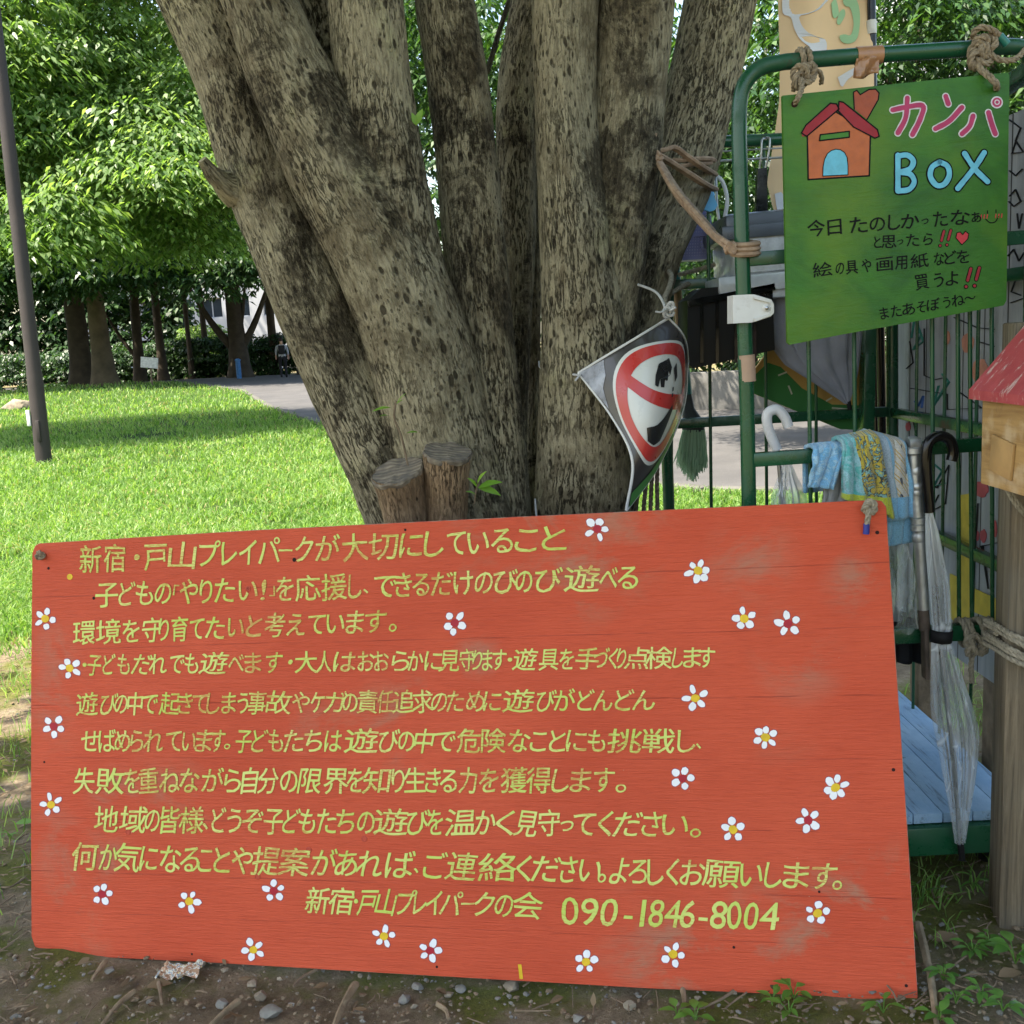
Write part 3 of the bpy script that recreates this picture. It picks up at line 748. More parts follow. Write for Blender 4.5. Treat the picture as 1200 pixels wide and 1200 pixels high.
for x, y, s_ in ((2.2, 17.6, 1.0), (4.6, 17.2, 1.1), (7.4, 16.6, 1.2), (10.4, 16.5, 1.1)):
    sh = thing('shrub', (x, y, gz1(x, y)), {2.2: 'dark shrub above the concrete wall beside the big tree', 4.6: 'dark shrub above the concrete wall behind the cart', 7.4: 'dark shrub hidden mostly behind the green sign', 10.4: 'dark shrub beyond the grey painted wall'}[x], 'shrub', 'shrubs above the concrete wall')
    C, Rr = blob_plates([(x, y, 1.5 * s_, 1.5, .9, 1.5 * s_)], 90, .3, .6)
    V, Fq = plates(C, Rr, 60, .12, .05); np_mesh('foliage', V, Fq, M_LF_DARK, sh)

# hedge along the far side of the path
def hedge(x0, y0, x1, y1, h, label, mat, n=240, L=.2):
    hd = thing('hedge', ((x0 + x1) / 2, (y0 + y1) / 2, gz1((x0 + x1) / 2, (y0 + y1) / 2)), label, 'hedge')
    t = RNG.random(n)
    C = np.stack([x0 + (x1 - x0) * t, y0 + (y1 - y0) * t + RNG.normal(0, .5, n), gz((x0 + x1) / 2, (y0 + y1) / 2) + h * (.1 + .85 * RNG.random(n))], -1)
    V, Fq = plates(C, (.35 + .4 * RNG.random(n)) * (1 if L < .3 else 2), 55, L, L * .6); np_mesh('foliage', V, Fq, mat, hd)
    return hd
hedge(-40, 61, -21.5, 59, 2.2, 'dark clipped hedge at the far left behind the lamp post', M_LF_DARK, 460)
hedge(-21.5, 60, -9, 57.5, 2.5, 'dark hedge running below the white building', M_LF_DARK, 520)
hedge(-3, 22, 16, 18.5, 3.4, 'deep green shrubbery filling the view above the concrete wall', M_LF_DARK, 620, L=.16)
hedge(-9, 58, -1, 40, 1.6, 'low dark hedge right of the walking person', M_LF_DARK, 300)
hedge(-66, 68, -20, 66, 9.5, 'tall dark shrubbery beyond the far end of the lawn', M_LF_DARK, 1300, L=.42)
hedge(-19.5, 63, -16.0, 63, 3.4, 'bright yellow green bush lit by sun behind the dark hedge', M_LF_LIT, 60)
# ------------------------------------------------------------------ white building far off
M_WHITE = simple('white_render', (0.40, 0.41, 0.43), 0.8, 0.06, .4)
M_WFRAME = simple('window_frame', (0.30, 0.32, 0.35), 0.5, 0.1, 5)
M_GLASSD = simple('window_glass', (0.03, 0.04, 0.05), 0.08, 0.2, 1)
M_GREYC = simple('grey_concrete', (0.16, 0.155, 0.145), 0.9, 0.3, 1.5, 0.3, 20, dirt=(0.06, 0.058, 0.05))
bd = thing('apartment_building', (-21, 86, 0), 'long white building with window bands glimpsed below the far trees', 'building')
mb = MB()
x0, x1, Yb = -34, -10, 84.0
# wall built round real window openings: two storeys of piers, sills and lintels
rows = [(0.0, 1.3), (2.9, 4.6), (6.2, 9.5)]
for za, zb in rows: mb.box(((x0 + x1) / 2, Yb + .3, (za + zb) / 2 - .3), (x1 - x0, .6, zb - za))
nw = 10; wdt = (x1 - x0) / nw
for k in range(nw + 1):
    for za, zb in ((1.3, 2.9), (4.6, 6.2)):
        mb.box((x0 + k * wdt, Yb + .3, (za + zb) / 2 - .3), (.7 if k % 3 else 1.1, .598, zb - za))
mb.box(((x0 + x1) / 2, Yb + 6, 4.3), (x1 - x0, 10.5, 9.0))
mb.build('wall', M_WHITE, bd, False)
for k in range(nw):
    for za, zb in ((1.0, 2.6), (4.3, 5.9)):
        cx = x0 + (k + .5) * wdt
        mb = MB(); ww = wdt - .8
        for dx in (-ww / 2, 0, ww / 2): mb.box((cx + dx, Yb + .38, (za + zb) / 2), (.09, .08, zb - za))
        for z in (za + .05, zb - .05): mb.box((cx, Yb + .38, z), (ww, .07, .1))
        w_ = mb.build('window', M_WFRAME, bd, False)
        mb = MB(); mb.box((cx, Yb + .42, (za + zb) / 2), (ww, .03, zb - za)); mb.build('pane', M_GLASSD, w_, False)
# balcony rail in pale blue
mb = MB(); 
for z in (0.6, 1.15): mb.box(((x0 + x1) / 2 - 2, Yb - 1.2, z), (x1 - x0 - 6, .08, .1))
for k in range(60): mb.box((x0 + 1 + k * .3, Yb - 1.2, .6), (.05, .05, 1.1))
mb.build('railing', simple('pale_blue_rail', (0.35, 0.45, 0.6), 0.5), bd, False)

b2 = thing('grey_building', (13, 24, 0), 'pale grey building glimpsed through leaves above the green sign', 'building')
mb = MB(); mb.box((13.5, 25, 5), (9.5, 5, 10.5)); 
mb.build('wall', simple('pale_grey_wall', (0.5, 0.51, 0.53), 0.85, 0.1, .6), b2, False)
for zz in (2.2, 5.2, 8.2):
    mb = MB(); mb.box((11.2, 22.47, zz), (1.8, .1, 1.5)); w_ = mb.build('window', M_WFRAME, b2, False)
    mb = MB(); mb.box((11.2, 22.40, zz), (1.6, .06, 1.3)); mb.build('pane', M_GLASSD, w_, False)

# low concrete wall beyond the path
mb = MB()
pa, pb = Vector((1.3, 16.6, 0)), Vector((9.5, 14.1, 0))
mb.bar(pa + Vector((0, 0, .27)), pb + Vector((0, 0, .27)), .3, .66, 0, bev=.02)
wl = mb.build('concrete_wall', M_GREYC); tag(wl, 'low weathered concrete wall along the far side of the path', 'wall')

# ------------------------------------------------------------------ lamp post, person, small far things
M_POST = simple('brown_post', (0.048, 0.040, 0.037), 0.55, 0.12, 4, 0.15, 50)
gp = on_ground(52, 545); 
pole_top_px = 0
b = Vector((gp.x, gp.y, gz1(gp.x, gp.y) - .05))
tp = at(-13, -40, gp.y)
lp = thing('lamp_post', b, 'tall plain brown metal post standing in the sunny lawn', 'lamp post')
ax = (tp - b).normalized(); top = b + ax * 7.5
mb = MB(); mb.tube([b, b + ax * 1.2, b + ax * 1.25, top], [.098, .094, .088, .07], 28); mb.build('post', M_POST, lp)
mb = MB(); pq = on_ground(52, 545) ; 
pz = at(45, 505, gp.y - .1); mb.box(pz, (.05, .05, .26), 0, None, .008); mb.build('junction_box', M_POST, lp)
mb = MB(); mb.box(at(33.5, 490, gp.y - .07), (.045, .03, .2), 0, None, .004); mb.build('sticker', simple('white_sticker', (.75, .75, .72), .5), lp)
mb = MB()
mb.lathe([(.02, -.1), (.22, -.1), (.26, .0), (.2, .15), (.05, .22)], top + Vector((0, 0, .1)), 24); mb.build('lamp_head', M_POST, lp)

M_STONE = simple('stone_grey', (0.20, 0.19, 0.17), 0.9, 0.35, 14, 0.5, 60)
M_STONE2 = simple('stone_warm', (0.24, 0.20, 0.15), 0.9, 0.35, 14, 0.5, 60)
def rock(name, p, s, label=None, mat=None, seed=0, cat='stone', group=None):
    bm = bmesh.new(); bmesh.ops.create_icosphere(bm, subdivisions=3, radius=1)
    vs = []
    rr_ = random.Random(seed * 17 + 3)
    cuts = []
    for _ in range(11):
        nv = Vector((rr_.gauss(0, 1), rr_.gauss(0, 1), rr_.gauss(0, 1))).normalized(); cuts.append((nv, rr_.uniform(.52, .82)))
    for v in bm.verts:
        q = v.co.copy()
        for nv, dd in cuts:
            t = q.dot(nv)
            if t > dd: q -= nv * (t - dd)
        q *= 1.25 + .07 * noise.noise(q * 3 + Vector((seed, 0, 2)))
        vs.append(Vector(p) + Vector((q.x * s[0], q.y * s[1], q.z * s[2])))
    fs = [tuple(v.index for v in f.verts) for f in bm.faces]
    bm.free()
    mb = MB(); mb.add(vs, fs); o = mb.build(name, mat or M_STONE, None, True, loc=p)
    try: o.data.set_sharp_from_angle(angle=R(22))
    except Exception: pass
    if label: tag(o, label, cat, group)
    return o
g = on_ground(20, 485)
rock('stone_block', (g.x, g.y, gz1(g.x, g.y) + .1), (.42, .2, .16), 'low flat stone block in the shaded part of the lawn', M_STONE2, 3)

# stake sign
g = on_ground(176, 441); g.z = gz1(g.x, g.y); Ys = 41.0
st = thing('stake_sign', (at(177, 441, Ys).x, Ys, gz1(at(177, 441, Ys).x, Ys)), 'small white sign on a leaning stake at the lawn edge', 'sign')
mb = MB(); p0 = Vector(st.location); p0.z -= .05; mb.bar(p0, at(176, 425, Ys) + Vector((0, .03, 0)), .05, .05); mb.build('stake', M_TWIG, st)
mb = MB(); c_ = at(175, 425, Ys); mb.box(c_, (.68, .03, .42), 0, Matrix.Rotation(R(8), 3, 'Y'), .006); mb.build('sign_panel', simple('sign_white', (.6, .6, .58), .5), st)
# blue post
Yb_ = 47.0; bx = at(280, 438, Yb_)
bp = thing('path_post', (bx.x, Yb_, gz1(bx.x, Yb_)), 'slim blue post at the path edge below the forked tree', 'post')
mb = MB(); mb.tube([(bx.x, Yb_, gz1(bx.x, Yb_) - .05), (bx.x, Yb_, 1.0)], .11, 16); mb.build('shaft', simple('blue_paint', (.05, .17, .38), .5), bp)
mb = MB(); mb.lathe([(.12, 0), (.13, .06), (.05, .11)], (bx.x, Yb_, 1.0), 16); mb.build('cap', simple('blue_cap', (.08, .22, .45), .5), bp)

# person walking away, 41 px tall
def skin_body(name, joints, edges, parent=None, mat=None, sub=2, root=0):
    me = bpy.data.meshes.new(name)
    me.from_pydata([j[:3] for j in joints], edges, [])
    o = bpy.data.objects.new(name, me); link(o)
    md = o.modifiers.new('skin', 'SKIN'); 
    for i, j in enumerate(joints):
        sv = me.skin_vertices[0].data[i]; rx = j[3]; ry = j[4] if len(j) > 4 else j[3]
        sv.radius = (rx, ry); sv.use_root = (i == root)
    s2 = o.modifiers.new('sub', 'SUBSURF'); s2.levels = sub; s2.render_levels = sub
    dg = bpy.context.evaluated_depsgraph_get()
    nm = bpy.data.meshes.new_from_object(o.evaluated_get(dg))
    bpy.data.objects.remove(o); nm.name = name
    if mat:
        nm.materials.clear()
        for m_ in (mat if isinstance(mat, list) else [mat]): nm.materials.append(m_)
    nm.polygons.foreach_set('use_smooth', [True] * len(nm.polygons))
    o = bpy.data.objects.new(name, nm); link(o)
    if parent: o.parent = parent
    return o
Yp = 46.0; fp = at(333, 443, Yp)
pz0 = gz1(fp.x, Yp) + .022
J = [(0, 0, .90, .15, .11), (0, 0, 1.10, .13, .10), (0, 0, 1.32, .17, .11), (0, 0, 1.44, .06), (0, -.01, 1.52, .07, .085), (0, -.01, 1.64, .075, .09),
     (.10, 0, .86, .095), (.11, .10, .48, .07), (.11, -.02, .09, .05), (.12, .12, .05, .045),
     (-.10, 0, .86, .095), (-.11, .08, .50, .07), (-.10, -.20, .12, .05), (-.10, -.10, .05, .045),
     (.20, 0, 1.36, .065), (.25, -.03, 1.10, .05), (.26, .06, .86, .038), (.26, .09, .77, .03),
     (-.20, 0, 1.36, .065), (-.25, .02, 1.10, .05), (-.26, .14, .88, .038), (-.26, .18, .80, .03)]
EE = [(0, 1), (1, 2), (2, 3), (3, 4), (4, 5), (0, 6), (6, 7), (7, 8), (8, 9), (0, 10), (10, 11), (11, 12), (12, 13), (2, 14), (14, 15), (15, 16), (16, 17), (2, 18), (18, 19), (19, 20), (20, 21)]
M_SKIN = simple('skin', (.42, .26, .19), .55, .08, 20)
M_SHIRT = simple('grey_shirt', (.34, .36, .38), .85, .12, 20)
M_TROUS = simple('black_trousers', (.018, .018, .02), .85, .2, 20)
M_HAIR = simple('dark_hair', (.015, .012, .010), .6, .2, 60)
pers = skin_body('person', J, EE, None, [M_SKIN, M_SHIRT, M_TROUS])
for p in pers.data.polygons:
    z = p.center.z; x = abs(p.center.x)
    p.material_index = 2 if z < .93 and x < .2 else (1 if z < 1.44 and not (x > .19 and z < 1.0) else 0)
pers.location = (fp.x, Yp, pz0); pers.rotation_euler.z = R(12)
tag(pers, 'person in grey top and black trousers with a backpack walking away on the path', 'person')
pers.scale = (1.02,) * 3
def local(mb, name, mat, par):
    o = mb.build(name, mat); o.parent = par; return o
mb = MB(); mb.lathe([(.03, -.08), (.088, -.05), (.10, .02), (.085, .08), (.03, .115)], (0, -.012, 1.645), 18); local(mb, 'hair', M_HAIR, pers)
mb = MB(); mb.box((0, -.17, 1.22), (.28, .14, .38), 0, None, .04); local(mb, 'backpack', M_TROUS, pers)
# ------------------------------------------------------------------ green roll cart
M_GREEN = simple('green_enamel', (0.010, 0.085, 0.036), 0.32, 0.25, 10, 0.06, 120, dirt=None, coat=0.25)
m = NT('green_enamel_worn')
n1 = m.noise(7, detail=10, rough=0.7)
c = m.mix(m.ramp(m.noise(3), [(0.3, 0.0), (0.7, 1.0)]), (0.004, 0.050, 0.022), (0.009, 0.080, 0.034))
c = m.mix(m.ramp(n1, [(0.64, 0.0), (0.70, 0.9)]), c, (0.07, 0.035, 0.022))
m.col(c); m.rough(m.ramp(n1, [(0.5, 0.24), (0.68, 0.8)])); m.bump(n1, 0.12, 0.004); M_GREEN = m.mat
FY, BY = 2.0, 2.74                      # front and back plane of the cart
cart = thing('roll_cart', on_ground(1040, 1000, .07), 'green tubular roll cart with blue plank deck standing right of the red board', 'roll cart')
def gfy(px, py, Y=FY): return at(px, py, Y)
RT = .0145
# front frame: post, bend, top bar, right post
pl_bot = at(879, 640, FY); pl_bot = Vector((at(876, 560, FY).x, FY, .14))
top_r = at(1190, 53, FY)
arc = [at(866, 160, FY), at(867, 120, FY), at(874, 96, FY), at(892, 79, FY), at(920, 72.5, FY)]
xr = at(1213, 300, FY).x
mb = MB()
path_f = [Vector((at(880, 700, FY).x, FY, .12)), at(876, 500, FY), at(870, 300, FY)] + resample(arc, 14) + [at(1000, 66, FY), at(1170, 55, FY)]
path_f += resample([at(1178, 54.5, FY), at(1196, 56, FY), at(1208, 68, FY), at(1213, 92, FY)], 10) + [Vector((xr, FY, .9)), Vector((xr, FY, .12))]
mb.tube(path_f, RT, 18)
mb.build('front_frame', M_GREEN, cart)
def rail(a, b, w=.026, h=.026, name='rail'):
    mb = MB(); mb.bar(a, b, w, h, bev=.002); return mb.build(name, M_GREEN, cart, True)
fxl = at(873, 400, FY).x
rail(at(877, 304, FY), at(1213, 277, FY), .016, .026)
rail(at(880, 539, FY), at(1213, 516, FY), .022, .027)
rail(at(900, 752, FY), at(1216, 736, FY), .022, .032)
# vertical rods on the front gate
def rod(px0, py0, px1, py1, Y, r=.0042):
    mb = MB(); mb.tube([at(px0, py0, Y), at(px1, py1, Y)], r, 10); mb.build('rod', M_GREEN, cart)
FRY = FY + .016
for a, b in ((946, 952), (1000, 1004), (1092, 1094), (1122, 1124), (1136, 1139), (1162, 1163)):
    rod(a, 290, b, 748, FRY)
# back frame
bl = at(782, 560, BY); br = at(1045, 480, BY)
mb = MB()
xl = at(783, 500, BY).x; xb = at(1046, 500, BY).x
mb.tube([Vector((xl, BY, .12)), Vector((xl - .005, BY, .9)), at(784, 190, BY)] + resample([at(785, 180, BY), at(790, 171, BY), at(800, 168, BY)], 6) +
        [at(900, 164, BY), at(1020, 157, BY)] + resample([at(1030, 157, BY), at(1042, 162, BY), at(1045, 175, BY)], 6) + [Vector((xb, BY, .9)), Vector((xb, BY, .12))], .0155, 16)
mb.build('back_frame', M_GREEN, cart)
rail(at(786, 334, BY), at(1046, 322, BY), .02, .026)
rail(at(786, 497, BY), at(1046, 482, BY), .02, .026)
rail(at(786, 650, BY), at(1046, 640, BY), .02, .026)
for a, b in ((829, 834), (895, 899), (955, 957), (1014, 1015)):
    rod(a, 168, b, 640, BY - .014, .0045)
mb = MB(); mb.bar(at(1018, 375, BY - .06), at(1014, 560, BY - .06), .04, .03, bev=.003); mb.build('post', M_GREEN, cart)
# side frames: rails running in depth, right side close to the painted wall
for za in (.72, 1.0, 1.32):
    for xx in (xb,):
        rail((xx, BY, za), (xr, FY, za), .02, .026)
rail((xb, BY, 1.635), (xr, FY, 1.70), .028, .028)
for t in (.22, .45, .68):
    x = xb + (xr - xb) * t; y = BY + (FY - BY) * t
    mb = MB(); mb.tube([(x, y, .16), (x, y, 1.64)], .0042, 8); mb.build('rod', M_GREEN, cart)
# deck of blue planks in a green frame
ez = at(1110, 962, FY).z
zf = at(1120, 949, FY).z
m = NT('blue_planks')
pv = m.mapping((4, 60, 60)); 
# grain runs along the planks (towards the back)
pv = m.mapping((70, 4, 60))
g1 = m.noise(1, pv, 8, 0.7); g2 = m.noise(5, detail=9, rough=0.7)
c = m.mix(m.ramp(g2, [(0.3, 0.0), (0.7, 1.0)]), (0.16, 0.30, 0.47), (0.34, 0.49, 0.62))
c = m.mix(m.ramp(g1, [(0.36, 0.8), (0.44, 0.0)]), c, (0.06, 0.09, 0.12))
c = m.mix(m.ramp(m.noise(8, detail=9, rough=0.75), [(0.60, 0.0), (0.66, 0.7)]), c, (0.06, 0.055, 0.05))
m.col(c); m.rough(0.75); m.bump(g1, 0.5, 0.006); M_BLUE = m.mat
mb = MB()
x_ = fxl - .04; k = 0
while x_ < xr + .02:
    w_ = .062
    mb.box((x_ + w_ / 2, (FY + BY) / 2, zf - .011), (w_ - .002, BY - FY + .02, .022), 0, None, .0015)
    x_ += w_; k += 1
deck = mb.build('deck', M_BLUE, cart)
mb = MB(); mb.bar((fxl - .03, FY - .012, zf - .055), (xr + .02, FY - .012, zf - .055), .03, .062, bev=.003)
mb.bar((xl, BY + .012, zf - .055), (xb, BY + .012, zf - .055), .03, .06, bev=.003)
mb.bar((fxl - .02, FY, zf - .06), (xl, BY, zf - .06), .03, .05, bev=.003); mb.bar((xr, FY, zf - .06), (xb, BY, zf - .06), .03, .05, bev=.003)
mb.build('deck_frame', M_GREEN, cart)
M_RUBBER = simple('black_rubber', (.009, .009, .010), .7, .3, 30)
for (x, y) in ((fxl + .02, FY + .08), (xr - .03, FY + .08), (xl + .05, BY - .06), (xb - .05, BY - .06)):
    z0 = gz1(x, y); cz = z0 + .05
    mb = MB(); mb.lathe([(.02, -.018), (.05, -.018), (.055, -.012), (.055, .012), (.05, .018), (.02, .018)], (x, y, cz), 22, 0, Matrix.Rotation(R(90), 3, 'Y'))
    cs = mb.build('caster', M_RUBBER, cart)
    mb = MB(); mb.box((x, y, (cz + zf - .05) / 2 + .03), (.05, .05, max(.02, zf - .06 - cz - .03)), 0, None, .004); mb.build('caster_fork', M_GREEN, cs)
# white plastic latch on the left post
M_WPL = simple('white_plastic', (.62, .62, .60), .4, .06, 30, dirt=(.42, .40, .36))
lt = MB()
LY = FY - .03
def pp(px, py, Y=LY): return at(px, py, Y)
lt.prism([pp(859, 346), pp(879, 345), pp(880, 378), pp(859, 379)], (0, .05, 0))
lt.prism([pp(879, 345), pp(884, 345), pp(904, 351), pp(907, 356), pp(907, 367), pp(903, 371), pp(885, 377), pp(880, 378)], (0, .012, 0))
latch = lt.build('latch', M_WPL, cart, True)
mb = MB()
for poly in ([(884, 346), (904, 352), (903, 355), (884, 350)], [(884, 377), (903, 370), (903, 367), (884, 373)], [(903, 352), (907, 357), (907, 367), (903, 370)]):
    mb.prism([pp(x, y, LY - .006) for x, y in poly], (0, .007, 0))
mb.lathe([(.007, -.006), (.0075, .002), (.003, .006)], pp(898, 361, LY), 16, 0, Matrix.Rotation(R(90), 3, 'X')); mb.build('hinge_rib', M_WPL, latch)
mb = MB(); mb.lathe([(.003, -.002), (.0038, .004), (.002, .005)], pp(898, 361, LY - .006), 6, 0, Matrix.Rotation(R(90), 3, 'X')); mb.build('screw', simple('steel', (.4, .4, .41), .3, .1, 20, metal=1.0), latch)
# bare worn patch of tape on the post
M_TAPE = simple('beige_tape', (.40, .27, .19), .6, .12, 25, .2, 60)
mb = MB(); mb.tube([at(874.5, 416, FY), at(875, 424, FY), at(876, 447, FY)], .0162, 18, 0, True, lambda a, L, i: 1.0); mb.build('tape', M_TAPE, cart)
# brown packing tape over the top bar
M_BTAPE = simple('brown_packing_tape', (.34, .165, .075), .35, .18, 14, .35, 35, coat=.3)
mb = MB(); mb.tube([at(1003, 66.2, FY), at(1014, 65.4, FY), at(1033, 64.2, FY)], .0166, 18, 0, True, lambda a, L, i: 1 + .03 * math.sin(9 * a + 40 * L))
def flap(u, v):
    a = at(1004 + 28 * u - 2 * v, 68 + 22 * v - 3 * u + 3 * math.sin(u * 6) * v, FY - .017)
    return a + Vector((0, .006 * math.sin(u * 8 + v * 3) + .008 * v, 0))
mb.grid(flap, 8, 6); tp_ = mb.build('tape', M_BTAPE, cart)
tp_.modifiers.new('thick', 'SOLIDIFY').thickness = .001

# ------------------------------------------------------------------ ropes
m = NT('hemp_rope'); rn = m.noise(150, detail=6)
m.col(m.ramp(rn, [(0.3, (0.13, 0.10, 0.065)), (0.7, (0.34, 0.27, 0.18))])); m.rough(0.95); m.bump(rn, 0.5, 0.002); M_HEMP = m.mat
m = NT('tan_webbing'); rn = m.noise(60, detail=6)
m.col(m.ramp(rn, [(0.3, (0.21, 0.135, 0.085)), (0.7, (0.40, 0.28, 0.19))])); m.rough(0.9); m.bump(rn, 0.4, 0.003); M_TAN = m.mat
M_GREYROPE = simple('grey_rope', (.30, .265, .20), .95, .35, 120, .5, 200)

def knot(mb, c, r, rr, seed=0, fn=None, n=60):
    """a tight overhand tangle around c"""
    pts = []
    for i in range(n + 1):
        t = 2 * math.pi * i / n
        x = (2 + math.cos(3 * t + seed)) * math.cos(2 * t) / 3; z = (2 + math.cos(3 * t + seed)) * math.sin(2 * t) / 3; y = math.sin(3 * t + seed) / 3
        pts.append(Vector(c) + Vector((x * r, y * r * 1.1, z * r)))
    mb.rope(pts, rr)
def wraps(mb, c, axis_px, rr, bar_r, turns, pitch, y0=0):
    """turns of rope round the x directed bar centred at c"""
    pts = []
    n = int(turns * 16)
    for i in range(n + 1):
        a = 2 * math.pi * i / 16 + y0
        pts.append(Vector(c) + Vector((pitch * (i / 16 - turns / 2), math.cos(a) * (bar_r + rr), math.sin(a) * (bar_r + rr))))
    mb.rope(pts, rr)
# left sign rope
SGY = 1.955
mb = MB()
wraps(mb, at(943, 71, FY), None, .0052, RT, 2.2, .012)
knot(mb, at(940, 90, FY - .03), .020, .0052, 0); knot(mb, at(948, 84, FY - .03), .014, .0048, 1.3)
mb.rope([at(938, 92, FY - .035), at(940, 102, FY - .05), at(936, 113, SGY - .022), at(932, 120, SGY - .012), at(931, 122, SGY + .02)], .0052)
mb.rope([at(952, 82, FY - .025), at(960, 84, FY - .02), at(963, 92, FY - .01), at(962, 98, FY)], .0045)
mb.rope([at(934, 90, FY - .03), at(930, 98, FY - .02), at(930, 106, FY)], .0045)
o = mb.build('sign_rope', M_HEMP); tag(o, 'knotted hemp rope tying the upper left corner of the green sign to the bar', 'rope')
# right sign rope with a green taped end
mb = MB()
wraps(mb, at(1150, 57, FY), None, .006, RT, 2.4, .014)
knot(mb, at(1148, 66, FY - .03), .022, .006, .4); knot(mb, at(1154, 54, FY - .03), .020, .006, 2)
mb.rope([at(1142, 72, FY - .03), at(1150, 82, FY - .04), at(1160, 90, FY - .055), at(1167, 98, FY - .06), at(1168, 103, FY - .045), at(1168, 104, FY - .02)], .0062)
mb.rope([at(1143, 46, FY - .02), at(1141, 38, FY - .03), at(1150, 32, FY - .04), at(1162, 35, FY - .04), at(1172, 43, FY - .03), at(1178, 49, FY - .03)], .0058)
mb.rope([at(1158, 62, FY - .03), at(1172, 70, FY - .04), at(1188, 70, FY - .04), at(1200, 60, FY - .02), at(1206, 46, FY)], .0055)
o = mb.build('sign_rope', M_HEMP); tag(o, 'knotted hemp rope with green taped end at the upper right corner of the green sign', 'rope')
mb = MB(); mb.tube([at(1171, 42, FY - .03), at(1180, 52, FY - .03)], .0072, 12); e_ = mb.build('taped_end', simple('teal_tape', (.012, .16, .12), .4), o)

# tan strap from the tree round the cart post
mb = MB()
def strap(pts, w, n=40, wv=.0):
    mb.tube(resample(pts, n), w, 10, 0, True, lambda a, L, i: 1 + .35 * math.cos(2 * a) + .06 * noise.noise(Vector((L * 40, a, w * 900))))
strap([at(766, 184, 2.45), at(772, 193, 2.44), at(790, 224, 2.33), at(812, 250, 2.2), at(836, 275, 2.06), at(856, 289, FY - .03)], .0082)
strap([at(768, 182, 2.45), at(782, 205, 2.42), at(796, 226, 2.3), at(822, 256, 2.14), at(842, 280, 2.03), at(858, 293, FY - .028)], .0078)
strap([at(768, 180, 2.45), at(790, 193, 2.5), at(812, 207, 2.52), at(826, 216, 2.55), at(838, 222, 2.66)], .0078)
strap([at(764, 176, 2.47), at(778, 176, 2.47), at(790, 173, 2.49), at(806, 184, 2.51), at(822, 195, 2.53), at(838, 205, 2.66)], .0070)
strap([at(788, 188, 2.52), at(800, 188, 2.52), at(820, 186, 2.55), at(833, 187, 2.6), at(840, 192, 2.7)], .0072)
strap([at(790, 196, 2.51), at(812, 193, 2.54), at(832, 191, 2.6)], .0066)
strap([at(758, 202, 2.47), at(763, 194, 2.45), at(768, 188, 2.44), at(772, 186, 2.44)], .0075)
strap([at(766, 178, 2.46), at(767, 166, 2.44), at(768, 156, 2.43)], .0032)
knot(mb, at(770, 184, 2.44), .010, .006)
for dz in (-7, 0, 7):
    cc = at(873, 291 + dz * .8, FY)
    pts = [cc + Vector((math.cos(a) * (RT + .007), math.sin(a) * (RT + .007), .004 * math.sin(a))) for a in np.linspace(-3.4, 2.9, 26)]
    strap(pts, .0066, 40)
knot(mb, at(856, 291, FY - .02), .009, .0055, 1)
o = mb.build('strap_rope', M_TAN); tag(o, 'tan cloth strap tied from the tree stem to the green cart post', 'rope')

# white cord and rope tying the folded warning sign to the tree: built with the sign

# ------------------------------------------------------------------ things hung on the cart
def drape(name, label, poly_front, railY, z_of, mat, cat='towel', thick=.008, amp=.010, freq=3.0, back=.14, seed=0, mats=None, nu=30, nv=34):
    """cloth over the front rail. poly_front: (px_top_l, px_top_r, py_top_l, py_top_r, px_bot_l, px_bot_r, py_bot_l, py_bot_r)"""
    tl, tr, yl, yr, bl_, br_, zl, zr = poly_front
    mb = MB()
    def fn(u, v):
        s_ = v * 1.35 - .35               # s<0: behind the rail, s>0: in front
        rr_ = .019
        top = at(tl + (tr - tl) * u, yl + (yr - yl) * u, railY)
        if s_ < 0:
            p = top + Vector((0, rr_ + .004, s_ / .35 * back))
            k = min(1, -s_ / .05)
            p = top.lerp(p, k) + Vector((0, 0, 0))
        else:
            f = at(bl_ + (br_ - bl_) * u, zl + (zr - zl) * u, railY - rr_)
            p = (top + Vector((0, -rr_ * min(1, s_ / .06), 0))).lerp(f + Vector((0, -.004, 0)), s_)
            bulge = -rr_ * min(1, s_ / .05) * (1 - s_)
            p.y += bulge
        w_ = amp * math.sin(u * freq * 6.28 + seed + 1.2 * s_) * min(1, abs(s_) * 2.5 + .12)
        w_ += amp * .7 * noise.noise(Vector((u * 5 + seed, s_ * 3, 0)))
        p.y -= abs(w_) * 1.2 if s_ >= 0 else -abs(w_)
        p.x += .35 * w_
        return p
    mb.grid(fn, nu, nv)
    o = mb.build(name, mat, None, True, loc=at((tl + tr) / 2, (yl + yr) / 2, railY))
    md = o.modifiers.new('thick', 'SOLIDIFY'); md.thickness = thick; md.offset = 0
    return tag(o, label, cat)
def terry(name, base_fn):
    m = NT(name)
    nz = m.noise(420, detail=3, rough=.7)
    c = base_fn(m); c = m.mix(m.ramp(nz, [(0.35, 0.35), (0.6, 0.0)]), c, (.03, .06, .09))
    m.col(c); m.rough(1.0); m.p.inputs['Sheen Weight'].default_value = .4; m.p.inputs['Specular IOR Level'].default_value = .1
    m.bump(nz, .8, .004)
    return m.mat
def uvmap(m, sx, sy, rot=0):
    mm = m.new('ShaderNodeMapping'); m.L(m.tc('UV'), mm.inputs[0]); mm.inputs['Scale'].default_value = (sx, sy, 1); mm.inputs['Rotation'].default_value = (0, 0, rot); return mm.outputs[0]
def f_blue(m):
    b = m.ramp(m.noise(1, uvmap(m, 7, 9), 3, .5, 1.5), [(.46, (.20, .50, .80)), (.56, (.40, .66, .86))])
    hem = m.ramp(m.sep(m.tc('UV'))[1], [(.93, 0.0), (.95, 1.0)], 'CONSTANT')
    return m.mix(hem, b, (.24, .52, .76))
